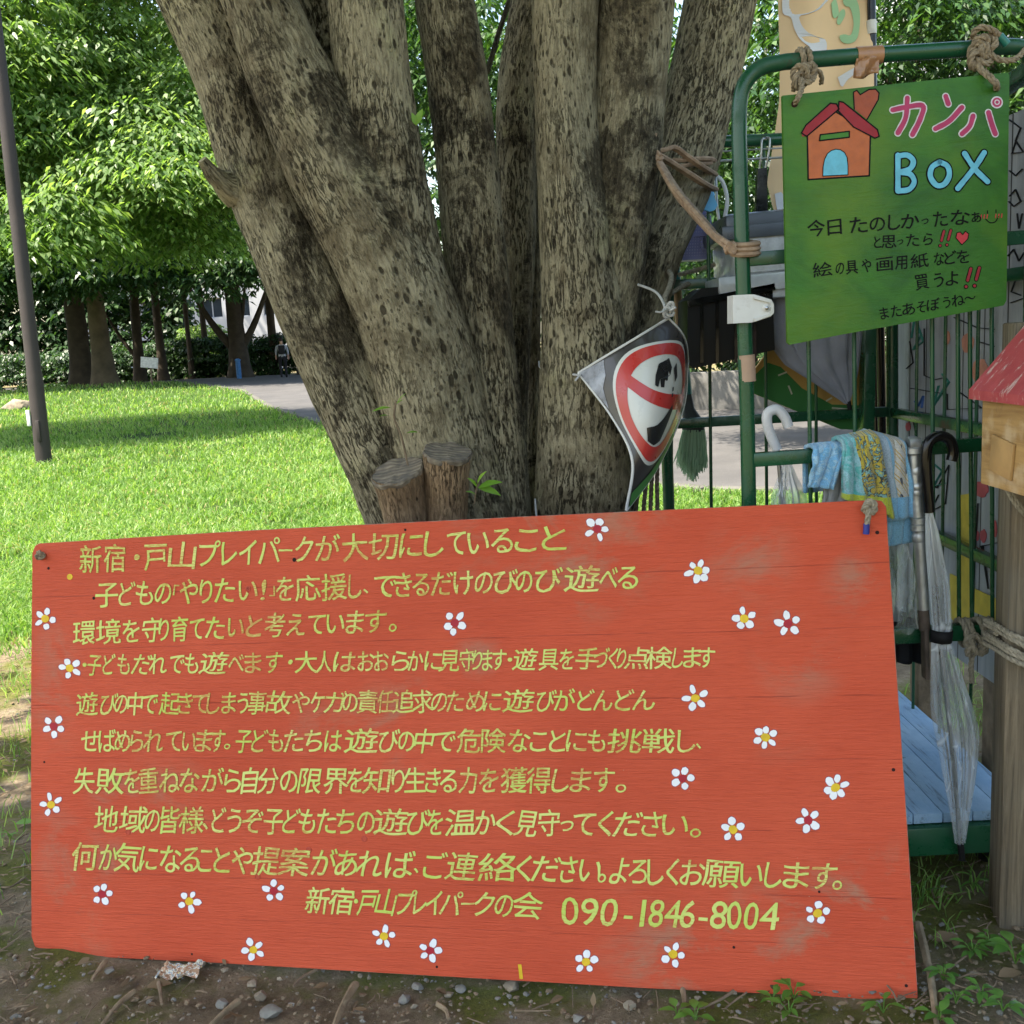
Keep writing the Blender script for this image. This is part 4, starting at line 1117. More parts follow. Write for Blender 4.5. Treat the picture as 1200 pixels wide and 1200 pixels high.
def f_teal(m):
    v = m.sep(m.tc('UV'))[0]
    pat = m.ramp(m.noise(1, uvmap(m, 6, 8), 4, .6, 2.5), [(.44, (.62, .48, .05)), (.5, (.05, .055, .05)), (.56, (.22, .48, .50)), (.64, (.60, .62, .15))], 'CONSTANT')
    teal = m.ramp(m.noise(1, uvmap(m, 5, 6), 5, .6, 2), [(.42, (.10, .50, .50)), (.56, (.33, .62, .70))])
    edge = m.ramp(v, [(.0, 0.0), (.36, 1.0)], 'CONSTANT')
    lime = m.ramp(m.math('ADD', m.sep(m.tc('UV'))[1], m.math('MULTIPLY', v, .12)), [(.0, 0.0), (.93, 1.0)], 'CONSTANT')
    return m.mix(lime, m.mix(edge, teal, pat), (.55, .62, .05))
def f_pale(m):
    u = m.sep(m.tc('UV'))
    stripes = m.new('ShaderNodeTexWave', wave_type='BANDS'); m.L(uvmap(m, 2.0, 5.0, R(32)), stripes.inputs[0]); stripes.inputs['Scale'].default_value = .85; stripes.inputs['Distortion'].default_value = 1.0
    pat = m.ramp(stripes.outputs['Fac'], [(.0, (.64, .63, .60)), (.62, (.58, .40, .10)), (.9, (.64, .63, .60))], 'CONSTANT')
    blot = m.ramp(m.noise(1, uvmap(m, 5, 5), 2, .5), [(.62, 0.0), (.64, 1.0)])
    pat = m.mix(blot, pat, (.045, .06, .10))
    plain = (.40, .52, .64)
    inner = m.ramp(u[0], [(0.0, 0.0), (.46, 1.0)], 'CONSTANT')
    c = m.mix(inner, plain, pat)
    b = m.math('MULTIPLY', m.math('GREATER_THAN', u[0], .40), m.math('LESS_THAN', u[0], .48))
    b2 = m.math('MAXIMUM', m.math('GREATER_THAN', u[0], .94), m.math('GREATER_THAN', u[1], .80))
    return m.mix(m.math('MAXIMUM', b, b2), c, (.22, .50, .76))
drape('towel', 'small sky blue towel folded over the green rail, leftmost of the hanging cloths', (946, 984, 521, 517, 941, 976, 569, 572), FY, 0, terry('towel_blue', f_blue), seed=.3, freq=1.6, back=.10)
drape('towel', 'crumpled teal, yellow and black towel bunched between the two blue towels', (978, 1018, 512, 504, 986, 1046, 582, 606), FY - .012, 0, terry('towel_teal', f_teal), seed=2.0, freq=2.2, amp=.011, back=.10)
drape('towel', 'pale blue towel with yellow striped white panel, longest of the hanging cloths', (1010, 1052, 503, 514, 1034, 1068, 610, 604), FY - .002, 0, terry('towel_pale', f_pale), seed=4.1, freq=1.4, back=.14)
drape('towel', 'plain blue cloth end hanging below the striped towel at the board corner', (1034, 1064, 560, 556, 1036, 1066, 640, 634), FY + .012, 0, terry('towel_plain', lambda m: m.ramp(m.noise(9), [(.3, (.18, .42, .62)), (.7, (.27, .55, .75))])), seed=1.1, freq=1.0, back=.02, amp=.004)
# grey cloth behind the blue towel
drape('cloth', 'dull grey cloth showing under the blue towel behind the board edge', (958, 996, 540, 536, 962, 992, 592, 590), FY + .02, 0, simple('grey_cloth', (.30, .30, .29), .95, .15, 30, .3, 200), cat='cloth', seed=.9, freq=1.2, back=.05, amp=.004)

# galvanised pipe with a hook end, hung on the rail
M_GALV = simple('galvanised_steel', (.42, .43, .43), .42, .2, 14, .25, 40, metal=.75)
M_RUST = simple('rusty_steel', (.10, .075, .06), .85, .45, 30, .4, 70, metal=.2)
PY = FY - .034
pipe = thing('metal_pipe', at(1085, 790, PY), 'galvanised jointed pipe with rusty lower end hanging beside the black umbrella', 'pipe')
mb = MB()
mb.tube([at(1064, 520, PY), at(1070, 519, PY), at(1076, 521, PY)], [.0135, .0142, .0135], 16)
mb.tube([at(1071, 527, PY), at(1072, 560, PY), at(1078, 640, PY), at(1082, 714, PY)], [.0105, .0115, .0115, .0115], 16)
for (x, y, r_) in ((1071, 528, .0155), (1073, 552, .0125), (1074, 570, .0140), (1074, 576, .0125), (1076, 610, .0145), (1076, 618, .0145), (1076.5, 630, .0130)):
    mb.tube([at(x, y - 5, PY), at(x, y - 3, PY), at(x, y + 3, PY), at(x, y + 5, PY)], [.0112, r_, r_, .0112], 16)
mb.build('tube', M_GALV, pipe)
mb = MB(); mb.tube([at(1082, 714, PY), at(1083, 730, PY), at(1083.5, 738, PY)], .0108, 16); mb.bar(at(1083.5, 735, PY), at(1085, 795, PY), .024, .010, bev=.003); mb.build('blade', M_RUST, pipe)

# clear plastic
def filmmat(name, tint=(.74, .79, .83), amount=.36, sc=(9, 9, 3.0)):
    m = NT(name)
    w1_ = m.noise(1, m.mapping(sc), 2, .45, 1.0)
    w2_ = m.math('ABSOLUTE', m.math('SUBTRACT', m.noise(1, m.mapping((12, 12, 2.6), loc=(1, 2, 3)), 2, .4, 1.6), .5))
    m.col(tint); m.rough(.2); m.p.inputs['Specular IOR Level'].default_value = .8
    m.bump(m.math('SUBTRACT', w1_, m.math('MULTIPLY', w2_, .8)), .18, .02)
    tr = m.new('ShaderNodeBsdfTransparent'); tr.inputs[0].default_value = (.93, .955, .965, 1)
    mx = m.new('ShaderNodeMixShader')
    f = m.math('ADD', m.ramp(w1_, [(.36, amount * .45), (.62, amount * 1.25)]), m.ramp(w2_, [(.0, .38), (.018, 0.0)]), True)
    m.L(f, mx.inputs[0]); m.L(tr.outputs[0], mx.inputs[1]); m.L(m.p.outputs[0], mx.inputs[2]); m.L(mx.outputs[0], m.out.inputs[0])
    return m.mat
M_FILM = filmmat('clear_vinyl'); M_BAG = filmmat('clear_bag', (.70, .75, .74), .36, (20, 20, 14))
M_BLKPL = simple('black_plastic', (.006, .006, .007), .16, .2, 20, spec=.35)
def umbrella(label, hand, shaft_top, tip, prof, Y, matH, group=None, folds=6, handR=.0105, seed=0, film=None, band=None, depth=.8):
    um = thing('umbrella', at(*tip, Y), label, 'umbrella', group)
    mb = MB(); mb.tube(resample([at(*p, Y + dy) for *p, dy in hand], 40), handR, 16); mb.build('handle', matH, um)
    a = at(*shaft_top, Y); b = at(*tip, Y)
    mb = MB(); mb.tube([a, a.lerp(b, .5), b], .0045, 10); mb.build('shaft', simple('umbrella_shaft', (.35, .36, .37), .3, .1, 10, metal=.8), um)
    # pleated film
    mb = MB(); N = len(prof)
    ys = np.linspace(0, 1, 60)
    fs = np.array(prof, float)
    yl_ = np.linspace(fs[0, 0], fs[-1, 0], 61)
    L_ = np.interp(yl_, fs[:, 0], fs[:, 1]); R_ = np.interp(yl_, fs[:, 0], fs[:, 2])
    def fn(u, v):
        i = min(60, int(round(v * 60)))
        lft, rgt = at(L_[i], yl_[i], Y), at(R_[i], yl_[i], Y)
        c_ = (lft + rgt) / 2; hw = (rgt - lft).length / 2
        a_ = u * 2 * math.pi
        k = 1 + .16 * math.sin(folds * a_ + seed + 1.6 * v) + .05 * math.sin(folds * 2 * a_ + 3 * v + seed) + .08 * noise.noise(Vector((u * 9, v * 4, seed)))
        k /= 1.16
        return c_ + Vector((math.cos(a_) * hw * k, math.sin(a_) * hw * depth * k, 0))
    mb.grid(fn, 110, 60); cv = mb.build('canopy', film or M_FILM, um)
    if band:
        mb = MB(); y0_, y1_ = band
        for yy0, yy1 in ((y0_, y1_),):
            l0, r0 = np.interp(yy0, fs[:, 0], fs[:, 1]), np.interp(yy0, fs[:, 0], fs[:, 2]); l1, r1 = np.interp(yy1, fs[:, 0], fs[:, 1]), np.interp(yy1, fs[:, 0], fs[:, 2])
            c0, c1 = at((l0 + r0) / 2, yy0, Y), at((l1 + r1) / 2, yy1, Y)
            mb.tube([c0, c1], [(r0 - l0) / 2 / F * Y * 1.10, (r1 - l1) / 2 / F * Y * 1.10], 28, 0, False, lambda a_, L_, i: 1 - .10 * abs(math.sin(a_)))
        bo = mb.build('strap', M_RUBBER, um); bo.modifiers.new('thick', 'SOLIDIFY').thickness = .002
    # ribs inside and ferrule
    mb = MB()
    for k in range(8):
        a_ = k * math.pi / 4 + .2
        pts = []
        for i in range(6, 58, 4):
            lft, rgt = at(L_[i], yl_[i], Y), at(R_[i], yl_[i], Y); c_ = (lft + rgt) / 2; hw = (rgt - lft).length / 2 * .62
            pts.append(c_ + Vector((math.cos(a_) * hw, math.sin(a_) * hw * depth, 0)))
        mb.tube(pts, .0011, 5)
    mb.build('rib', simple('rib_steel', (.45, .46, .47), .3, .1, 10, metal=.8), um)
    mb = MB(); d = (b - a).normalized(); mb.tube([b - d * .01, b + d * .03], [.007, .006], 12); mb.build('ferrule', M_RUBBER, um)
    return um
umbrella('clear vinyl umbrella with glossy black crook handle and black strap, hung by the wooden post', [(1115, 540, 0), (1117, 530, -.0), (1113, 516, 0), (1101, 511, 0), (1089, 518, 0), (1085, 534, 0), (1086, 562, 0), (1089, 600, 0)],
         (1089, 598), (1126, 992), [(596, 1084, 1092), (622, 1084, 1100), (640, 1084, 1104), (690, 1088, 1114), (740, 1092, 1116), (750, 1091, 1114), (800, 1091, 1130), (835, 1092, 1142), (860, 1097, 1147), (880, 1101, 1147), (920, 1108, 1142), (955, 1114, 1136), (988, 1119, 1131)],
         FY - .058, M_BLKPL, band=(738, 752))
mb = MB(); mb.tube([at(1088, 600, FY - .06), at(1089, 626, FY - .06)], .011, 12)
# white handled umbrella inside, further back
umbrella('clear vinyl umbrella with white crook handle hanging inside the cart left of the towels', [(924, 500, 0), (919, 488, 0), (910, 480, 0), (900, 484, 0), (899, 496, 0), (904, 512, 0), (911, 527, 0)],
         (911, 524), (926, 690), [(540, 918, 926), (560, 912, 934), (580, 905, 944), (620, 904, 946), (680, 918, 934)], FY + .10, simple('white_handle', (.62, .62, .63), .3, .05, 10), seed=2)
# translucent bag behind the board corner
bag = MB()
def fbag(u, v):
    c0 = at(1042, 640 + 8 * u, FY + .03); a = at(1042 + 22 * u + v * (6 + 10 * u), 636 + v * (98 + 4 * math.sin(u * 5)), FY + .0)
    a.x += .006 * math.sin(v * 9 + u * 7)
    a.y += .030 * math.sin(u * 3.1) * -1 + .010 * math.sin(u * 14 + v * 6)
    return a
bag.grid(fbag, 24, 24)
def fbag2(u, v):
    p = fbag(u, v); p.y = 2 * (FY + .01) - p.y + .004; return p
bag.grid(fbag2, 24, 24)
o = bag.build('plastic_bag', M_BAG); tag(o, 'crumpled translucent plastic bag hanging under the blue cloth', 'bag')
# dark cloth & denim below the bag
mb = MB()
def fcl(u, v):
    p = at(1046 + 34 * u, 716 + 60 * v, FY + .1); p.y += .012 * math.sin(u * 11) ; return p
mb.grid(fcl, 16, 12); o = mb.build('dark_cloth', simple('dark_cloth', (.02, .022, .027), .9, .3, 30)); o.modifiers.new('thick', 'SOLIDIFY').thickness = .006
tag(o, 'black cloth hanging inside the cart below the plastic bag', 'cloth')

# broom on the back panel
BRY = BY + .05
broom = thing('broom', at(815, 560, BRY), 'upside down hand broom with pale green bristles hung behind the green bars', 'broom')
mb = MB(); mb.tube([at(788, 270, BRY), at(794, 350, BRY), at(801, 425, BRY)], .0125, 14); mb.build('handle', simple('broom_wood', (.33, .21, .115), .6, .25, 20, .2, 50), broom)
mb = MB(); mb.tube([at(801, 422, BRY), at(805, 462, BRY)], .0145, 14); M_TEALW = simple('teal_wrap', (.012, .15, .15), .4, .2, 20); mb.build('grip', M_TEALW, broom)
mb = MB(); mb.tube([at(788, 268, BRY), at(792, 330, BRY)], .0140, 14); mb.build('grip', M_TEALW, broom)
mb = MB(); mb.tube([at(805, 462, BRY), at(807, 480, BRY), at(812, 497, BRY), at(813, 506, BRY)], [.0125, .0165, .031, .031], 18, 0, True, lambda a, L, i: 1 - .45 * abs(math.sin(a)) ** 2); mb.build('collar', simple('grey_collar', (.045, .05, .055), .5), broom)
mb = MB()
for k in range(420):
    u = random.random() * 2 - 1; dpt = random.uniform(-.018, .018)
    a = at(813 + 12.5 * u, 504, BRY + dpt); L_ = random.uniform(.75, 1.0) * (1 - .3 * abs(u))
    e = at(811 + 15.5 * u + random.gauss(0, 2.6), 504 + 62 * L_, BRY + dpt * 1.3 + random.gauss(0, .006)); mid = at(812 + 16 * u, 504 + 30 * L_, BRY + dpt * 1.3)
    mb.tube([a, mid, e], [.0016, .0015, .0010], 4, 0, False)
mb.build('bristles', leafmat('pale_bristle', (.22, .42, .22), (.42, .62, .40), (.62, .74, .52), .25, .2, .5, (1, 1, 1)), broom)

# basket, boxes, lids
M_PURPLE = simple('lilac_plastic', (.22, .22, .46), .4, .12, 10)
bk = MB()
b0 = [(797, 258), (806, 226), (829, 216), (832, 262), (830, 305), (795, 305)]
KY = BY + .06
bkt = thing('basket', at(812, 305, KY), 'lilac perforated plastic basket hung behind the strap at the tree edge', 'basket')
mb = MB(); mb.prism([at(x, y, KY) for x, y in [(806, 226), (829, 214), (831, 250), (800, 258)]], (0, .10, 0)); mb.build('upper_panel', M_PURPLE, bkt)
mb = MB()
for i in range(12):
    x = 797 + i * 3.0; mb.bar(at(x + 4 - i * .1, 257, KY), at(x, 304, KY), .0025, .004)
for j in range(14):
    y = 257 + j * 3.5; mb.bar(at(800 - j * .3, y, KY - .001), at(833, y - 2, KY - .001), .0025, .004)
for z in (257, 276, 303): mb.bar(at(800, z, KY - .004), at(833, z - 2, KY - .004), .008, .010)
mb.build('lattice', M_PURPLE, bkt)
mb = MB(); mb.prism([at(x, y, KY + .06) for x, y in [(798, 262), (832, 258), (830, 303), (796, 304)]], (0, .1, 0)); mb.build('inner_panel', simple('lilac_inner', (.33, .33, .52), .6), bkt)

M_BOXG = simple('smoky_clear_plastic', (.52, .56, .60), .16, .40, 9, .45, 12, coat=.4)
M_BOXD = simple('grey_lid', (.085, .10, .125), .35, .2, 8)
GY_ = BY - .16
bx_ = thing('storage_box', at(890, 340, GY_), 'translucent grey storage box with dark lid behind the green post', 'storage box')
def rbox(mb, px0, py0, px1, py1, Y0, dep, bev=.02):
    a = at(px0, py0, Y0); b = at(px1, py1, Y0)
    c_ = (a + b) / 2; mb.box((c_.x, Y0 + dep / 2, c_.z), (abs(b.x - a.x), dep, abs(a.z - b.z)), 0, Matrix.Rotation(R(-2), 3, 'Y'), bev)
mb = MB(); rbox(mb, 858, 270, 1000, 322, GY_, .26, .025); mb.build('body', M_BOXG, bx_)
mb = MB(); rbox(mb, 850, 248, 1004, 270, GY_ - .01, .28, .012); rbox(mb, 846, 263, 1006, 270, GY_ - .016, .29, .004); mb.build('lid', M_BOXD, bx_)
mb = MB(); rbox(mb, 866, 276, 990, 312, GY_ - .006, .01, .004); mb.build('contents', simple('crumpled_foil', (.50, .53, .56), .3, .35, 16, .8, 14), bx_)
bx2 = thing('storage_tray', at(890, 345, GY_), 'pale clear plastic tray stacked under the grey storage box', 'tray')
mb = MB(); rbox(mb, 842, 322, 1000, 334, GY_ - .02, .30, .006); rbox(mb, 850, 332, 996, 344, GY_ - .01, .28, .008); mb.build('tray', M_BOXG, bx2)
bx3 = thing('black_crate', at(845, 430, BY), 'big black plastic crate behind the bars below the grey storage box', 'crate')
mb = MB()
def cr(px, py): return at(px, py, BY - .17)
mb.prism([cr(806, 352), cr(822, 338), cr(905, 330), cr(908, 410), cr(812, 432), cr(805, 425)], (0, .14, 0)); mb.build('body', simple('black_crate_plastic', (.006, .0065, .007), .5, .3, 10, spec=.25), bx3)
mb = MB()
mb.bar(cr(806, 356) + Vector((0, -.004, 0)), cr(907, 336) + Vector((0, -.004, 0)), .012, .016)
for x in (822, 840, 862, 884): mb.bar(cr(x, 348) + Vector((0, -.003, 0)), cr(x, 425) + Vector((0, -.003, 0)), .006, .008)
mb.build('rib', M_BLKPL, bx3)
# white handle loop, blue tool, clips, cables
mb = MB(); mb.tube(resample([at(835, 204, BY), at(846, 212, BY), at(852, 232, BY), at(850, 252, BY), at(846, 268, BY)], 20), .0052, 10)
tag(mb.build('white_cable', M_WPL), 'white curved cable hanging from the back rail by the blue tool', 'cable')
tl_ = thing('trowel', at(832, 240, BY - .02), 'small bright blue plastic trowel hanging at the tree side of the cart', 'trowel')
mb = MB(); mb.tube([at(830, 204, BY - .02), at(832, 222, BY - .02), at(834, 230, BY - .02)], [.008, .007, .009], 12); mb.build('handle', simple('sky_blue_plastic', (.10, .40, .66), .35), tl_)
mb = MB(); mb.prism([at(x, y, BY - .03) for x, y in ((828, 226), (833, 221), (836, 226), (838, 233), (841, 240), (838, 246), (832, 248), (826, 246), (825, 240), (827, 232))], (0, .012, 0)); mb.build('scoop', simple('sky_blue_plastic2', (.10, .40, .66), .35), tl_)
mb = MB(); mb.tube([at(838, 188, BY), at(840, 240, BY), at(843, 262, BY)], .004, 8); tag(mb.build('steel_hook_rod', M_GALV), 'thin steel rod hanging beside the white cable', 'rod')
for i, (x, lab) in enumerate(((893, 'black plastic clip hanging on the back rail left of the green sign'),)):
    cl = thing('clip', at(x, 268, BY - .03), lab, 'clip')
    mb = MB(); mb.prism([at(x - 5, 198, BY - .03), at(x + 6, 196, BY - .03), at(x + 7, 266, BY - .03), at(x - 8, 268, BY - .03)], (0, .02, 0)); mb.build('body', M_BLKPL, cl)
    mb = MB(); mb.tube(resample([at(x - 3, 198, BY - .02), at(x - 1, 180, BY - .03), at(x, 164, BY - .03), at(x + 5, 163, BY - .02)], 14), .0028, 8); mb.tube(resample([at(x + 4, 198, BY - .02), at(x + 8, 178, BY - .03), at(x + 9, 163, BY - .03), at(x + 5, 161, BY - .02)], 14), .0028, 8); mb.build('hook', M_GALV, cl)
mb = MB(); mb.tube([at(836, 178, BY - .02), at(925, 173, BY - .02)], .0022, 8); mb.tube([at(836, 189, BY - .02), at(1000, 180, BY - .02)], .0028, 8)
tag(mb.build('wire', M_GALV), 'thin grey wire strung along under the top back rail', 'wire')

# grey folded umbrella cloth hanging point down, in front of a painted panel
QY = BY - .10
um = thing('folded_umbrella', at(992, 470, QY), 'grey folded umbrella hanging point down in front of the orange painted panel', 'umbrella')
mb = MB()
prf = [(330, 900, 1006), (380, 903, 1008), (400, 908, 1006), (425, 925, 1003), (450, 960, 1000), (468, 984, 996), (473, 990, 995)]
fs = np.array(prf, float)
def fum(u, v):
    y = 330 + 143 * v; l, r_ = np.interp(y, fs[:, 0], fs[:, 1]), np.interp(y, fs[:, 0], fs[:, 2])
    a, b = at(l, y, QY), at(r_, y, QY); c_ = (a + b) / 2; hw = (b - a).length / 2; t = u * 2 * math.pi
    k = 1 + .13 * math.sin(11 * t) * (0.4 + v) + .06 * noise.noise(Vector((u * 6, v * 3, 1)))
    return c_ + Vector((math.cos(t) * hw * k, math.sin(t) * .05 * k * (1.1 - v), 0))
mb.grid(fum, 90, 30); mb.build('canopy', simple('grey_nylon', (.25, .26, .31), .5, .2, 12, .3, 30), um)
mb = MB(); mb.tube([at(994, 470, QY), at(996, 480, QY)], .006, 10); mb.build('ferrule', M_RUBBER, um)
pn = thing('painted_panel', at(1000, 508, BY + .04), 'orange and green painted panel leaning behind the grey folded umbrella', 'panel')
def pq_(x, y, d=0.0): return at(x, y, BY + .04 - d)
mb = MB(); mb.prism([pq_(868, 455), pq_(905, 405), pq_(1011, 372), pq_(1011, 504), pq_(985, 503)], (0, .012, 0)); mb.build('board', simple('orange_paint', (.55, .33, .10), .6, .12, 8), pn)
mb = MB(); mb.prism([pq_(868, 455, .002), pq_(900, 425, .002), pq_(915, 430, .002), pq_(940, 455, .002), pq_(975, 474, .002), pq_(1011, 475, .002), pq_(1011, 504, .002), pq_(985, 503, .002)], (0, .0015, 0)); mb.build('green_arc', simple('green_paint', (.045, .19, .05), .6, .12, 8), pn)
mb = MB()
for a, b in (((912, 440), (922, 436)), ((924, 452), (928, 462)), ((968, 470), (975, 466)), ((975, 478), (1000, 480))): mb.bar(pq_(*a, .004), pq_(*b, .004), .004, .002, 0, (0, 1, 0))
mb.build('pale_mark', simple('cream_paint', (.6, .58, .46), .6), pn)
# black pole behind
mb = MB(); mb.tube([at(1031, 355, BY + .12), at(1034, 500, BY + .12), at(1036, 640, BY + .12)], .012, 12); tag(mb.build('black_pole', M_BLKPL), 'black pole standing between the two back corner posts of the cart', 'pole')

# ------------------------------------------------------------------ feather banner
NY = BY + .25
bn = thing('banner', at(1020, 420, NY), 'tall orange banner with white and green lettering behind the green sign', 'banner')
mb = MB()
def fban(u, v):
    y = -120 + 380 * v
    l = np.interp(y, [-120, 0, 60, 120, 160, 215, 245, 260], [914, 914.5, 913, 911, 906, 899, 907, 914]); r_ = 1019 + .012 * y
    p = at(l + (r_ - l) * u, y + (0 if v < .97 else 0), NY)
    p.y += .012 * math.sin(u * 9 + v * 5) + .02 * math.sin(v * 8)
    return p
mb.grid(fban, 30, 60); fl = mb.build('cloth', simple('orange_cloth', (.80, .58, .36), .9, .06, 6), bn)
def banshape(polys, mat, nm):
    for poly in polys:
        mb = MB()
        cl_ = [Vector((x, y, 0)) for x, y in poly]; cl_ = resample(cl_ + [cl_[0]], 4 * len(cl_))[:-1]; poly = [(q.x, q.y) for q in cl_]
        P = []
        for x, y in poly:
            l = np.interp(y, [-120, 0, 60, 120, 160, 215, 245, 260], [914, 914.5, 913, 911, 906, 899, 907, 914]); r_ = 1019 + .012 * y
            u = (x - l) / (r_ - l); v = (y + 120) / 380
            p = fban(u, v); p.y -= .004; P.append(p)
        tr = tessellate_polygon([P]); mb.add(P, [tuple(t) for t in tr])
        mb.build(nm, mat, bn, False)
M_BW = simple('white_print', (.66, .68, .74), .8, .04, 10); M_BG = simple('pale_green_print', (.36, .60, .36), .8, .05, 10)
banshape([[(919, -6), (970, -6), (965, 6), (957, 13), (945, 18), (936, 20), (938, 32), (945, 41), (956, 45), (966, 47), (968, 56), (964, 72), (950, 82), (936, 86), (932, 74), (942, 66), (947, 60), (936, 50), (930, 36), (927, 20), (919, 14)],
          [(921, -60), (935, -62), (960, -50), (972, -36), (968, -28), (940, -36), (925, -46)], [(980, 92), (998, 82), (1004, 84), (990, 96), (984, 104)], [(908, 227), (918, 226), (920, 248), (912, 247)]], M_BW, 'white_lettering')
banshape([[(976, 2), (982, -4), (985, 14), (979, 20), (977, 14)], [(986, 12), (991, 8), (992, 16), (985, 28), (982, 24)], [(990, -6), (1000, -8), (1006, 2), (1007, 22), (1003, 45), (996, 52), (987, 50), (984, 42), (990, 40), (996, 42), (1000, 28), (998, 8), (992, 4)]], M_BG, 'green_lettering')
mb = MB(); mb.tube([at(1019, -140, NY - .01), at(1022, 60, NY - .01), at(1026, 300, NY - .01), at(1030, 640, NY - .01)], .0115, 12); mb.build('pole', M_BLKPL, bn)
mb = MB(); mb.tube([at(1021, 24, NY - .012), at(1021.5, 40, NY - .012)], .0135, 12); mb.build('tape', M_WPL, bn)

# ------------------------------------------------------------------ painted plank wall on the right
WX = xr + .045
m = NT('grey_painted_planks')
sp = m.sep(m.tc('Object'))
pl = m.math('FRACT', m.math('DIVIDE', sp[1], .105))
seam = m.math('LESS_THAN', pl, .05)
vec = m.mapping((30, 30, 3)); gr = m.noise(1, vec, 8, .65)
c = m.mix(m.ramp(gr, [(.3, 0.0), (.7, 1.0)]), (.22, .235, .26), (.36, .375, .40))
c = m.mix(m.ramp(m.noise(5, detail=8), [(.58, 0), (.70, .5)]), c, (.17, .165, .16))
m.col(m.mix(seam, c, (.02, .02, .022))); m.rough(.8)
m.bump(m.math('SUBTRACT', gr, m.math('MULTIPLY', seam, 3.0)), .5, .006); M_WALL = m.mat
def wall_pt(px, py, d=.0): return on_plane(px, py, Vector((WX - d, 0, 0)), Vector((1, 0, 0)))
wz1 = wall_pt(1190, 132).z; wz0 = .42
pw_ = thing('painted_wall', (WX, 2.4, gz1(WX, 2.4)), 'grey painted plank wall with childish line drawings right of the cart', 'wall')
mb = MB(); mb.box((WX + .015, (1.62 + BY + .1) / 2, (wz0 + wz1) / 2), (.03, BY + .1 - 1.62, wz1 - wz0)); 
mb.build('planks', M_WALL, pw_, False)
mb = MB(); 
for y in (1.7, 2.3, BY): mb.box((WX + .06, y, wz1 / 2), (.06, .06, wz1)); 
mb.build('stud', M_TWIG, pw_, False)
def wstroke(pts, w, mat_idx, d=.003):
    for a, b in zip(pts[:-1], pts[1:]):
        p, q = wall_pt(*a, d), wall_pt(*b, d); 
        if (p - q).length > 1e-4: WM[mat_idx].bar(p, q, .0015, w, 0, (1, 0, 0)) if abs((q - p).normalized().x) < .9 else None
WM = {k: MB() for k in ('line', 'red', 'yellow', 'teal', 'blue', 'pink')}
for k_, pts_ in (('line', [(1083, 385), (1083, 440), (1095, 445), (1104, 443)]), ('line', [(1067, 455), (1110, 462), (1110, 480), (1150, 478)]), ('line', [(1118, 372), (1145, 384), (1165, 386)]), ('line', [(1125, 460), (1150, 478)]), ('line', [(1145, 400), (1165, 406)]),
                 ('line', [(1082, 560), (1098, 572), (1112, 545), (1108, 590), (1090, 600), (1100, 580)]), ('line', [(1146, 590), (1140, 700)]), ('line', [(1152, 640), (1158, 690), (1150, 640), (1168, 636)]), ('line', [(1138, 735), (1145, 722), (1165, 728)]), ('line', [(1070, 490), (1078, 540)]), ('line', [(1066, 400), (1070, 425), (1062, 432)]),
                 ('line', [(1182, 140), (1196, 150), (1190, 165), (1199, 178), (1186, 180), (1192, 160)]), ('line', [(1183, 230), (1190, 222), (1196, 236), (1188, 242), (1182, 236)]), ('line', [(1192, 250), (1194, 268), (1198, 250)]), ('line', [(1181, 300), (1188, 292), (1194, 306), (1200, 296)]), ('line', [(1181, 318), (1190, 328), (1185, 342), (1196, 346)]), ('line', [(1184, 355), (1198, 350)]), ('line', [(1183, 200), (1190, 206), (1198, 198)]),
                 ('teal', [(1104, 438), (1112, 448), (1098, 470), (1108, 452), (1094, 476), (1100, 452)]), ('teal', [(1075, 380), (1082, 400), (1070, 410), (1080, 392)]), ('teal', [(1072, 372), (1068, 396)]), ('blue', [(1072, 470), (1076, 476), (1082, 464), (1080, 478)]), ('teal', [(1090, 540), (1104, 552), (1094, 570), (1108, 566)])):
    wstroke(pts_, .0035 if k_ == 'line' else .006, k_)
def wblob(px, py, rx, ry, k_, d=.002):
    P = []
    for i in range(18):
        a = 2 * math.pi * i / 18; r_ = 1 + .25 * noise.noise(Vector((math.cos(a) * 2, math.sin(a) * 2, px * .3)))
        P.append(wall_pt(px + rx * r_ * math.cos(a), py + ry * r_ * math.sin(a), d))
    WM[k_].prism(P, (.0012, 0, 0))
for (x, y, a, b) in ((1150, 573, 8, 10), (1152, 628, 4, 8), (1064, 500, 3, 5), (1072, 553, 2, 4), (1165, 620, 3, 10), (1145, 628, 2, 6)): wblob(x, y, a, b, 'red')
for (x, y, a, b) in ((1148, 435, 9, 14), (1110, 396, 3, 8), (1134, 402, 7, 12)): wblob(x, y, a, b, 'pink')
WM['yellow'].prism([wall_pt(*p, .004) for p in ((1126, 580), (1138, 578), (1138, 760), (1125, 755))], (.002, 0, 0))
WM['yellow'].prism([wall_pt(*p, .007) for p in ((1138, 688), (1168, 702), (1168, 728), (1138, 716))], (.002, 0, 0))
WM['yellow'].prism([wall_pt(*p, .004) for p in ((1113, 672), (1121, 676), (1121, 730), (1113, 724))], (.002, 0, 0))
WC = dict(line=(.02, .02, .022), red=(.42, .09, .10), yellow=(.55, .42, .07), teal=(.05, .22, .18), blue=(.06, .13, .35), pink=(.50, .22, .16))
for k_ in WM: WM[k_].build(k_ + '_drawing', simple('chalk_' + k_, WC[k_], .8, .2, 30), pw_, False)

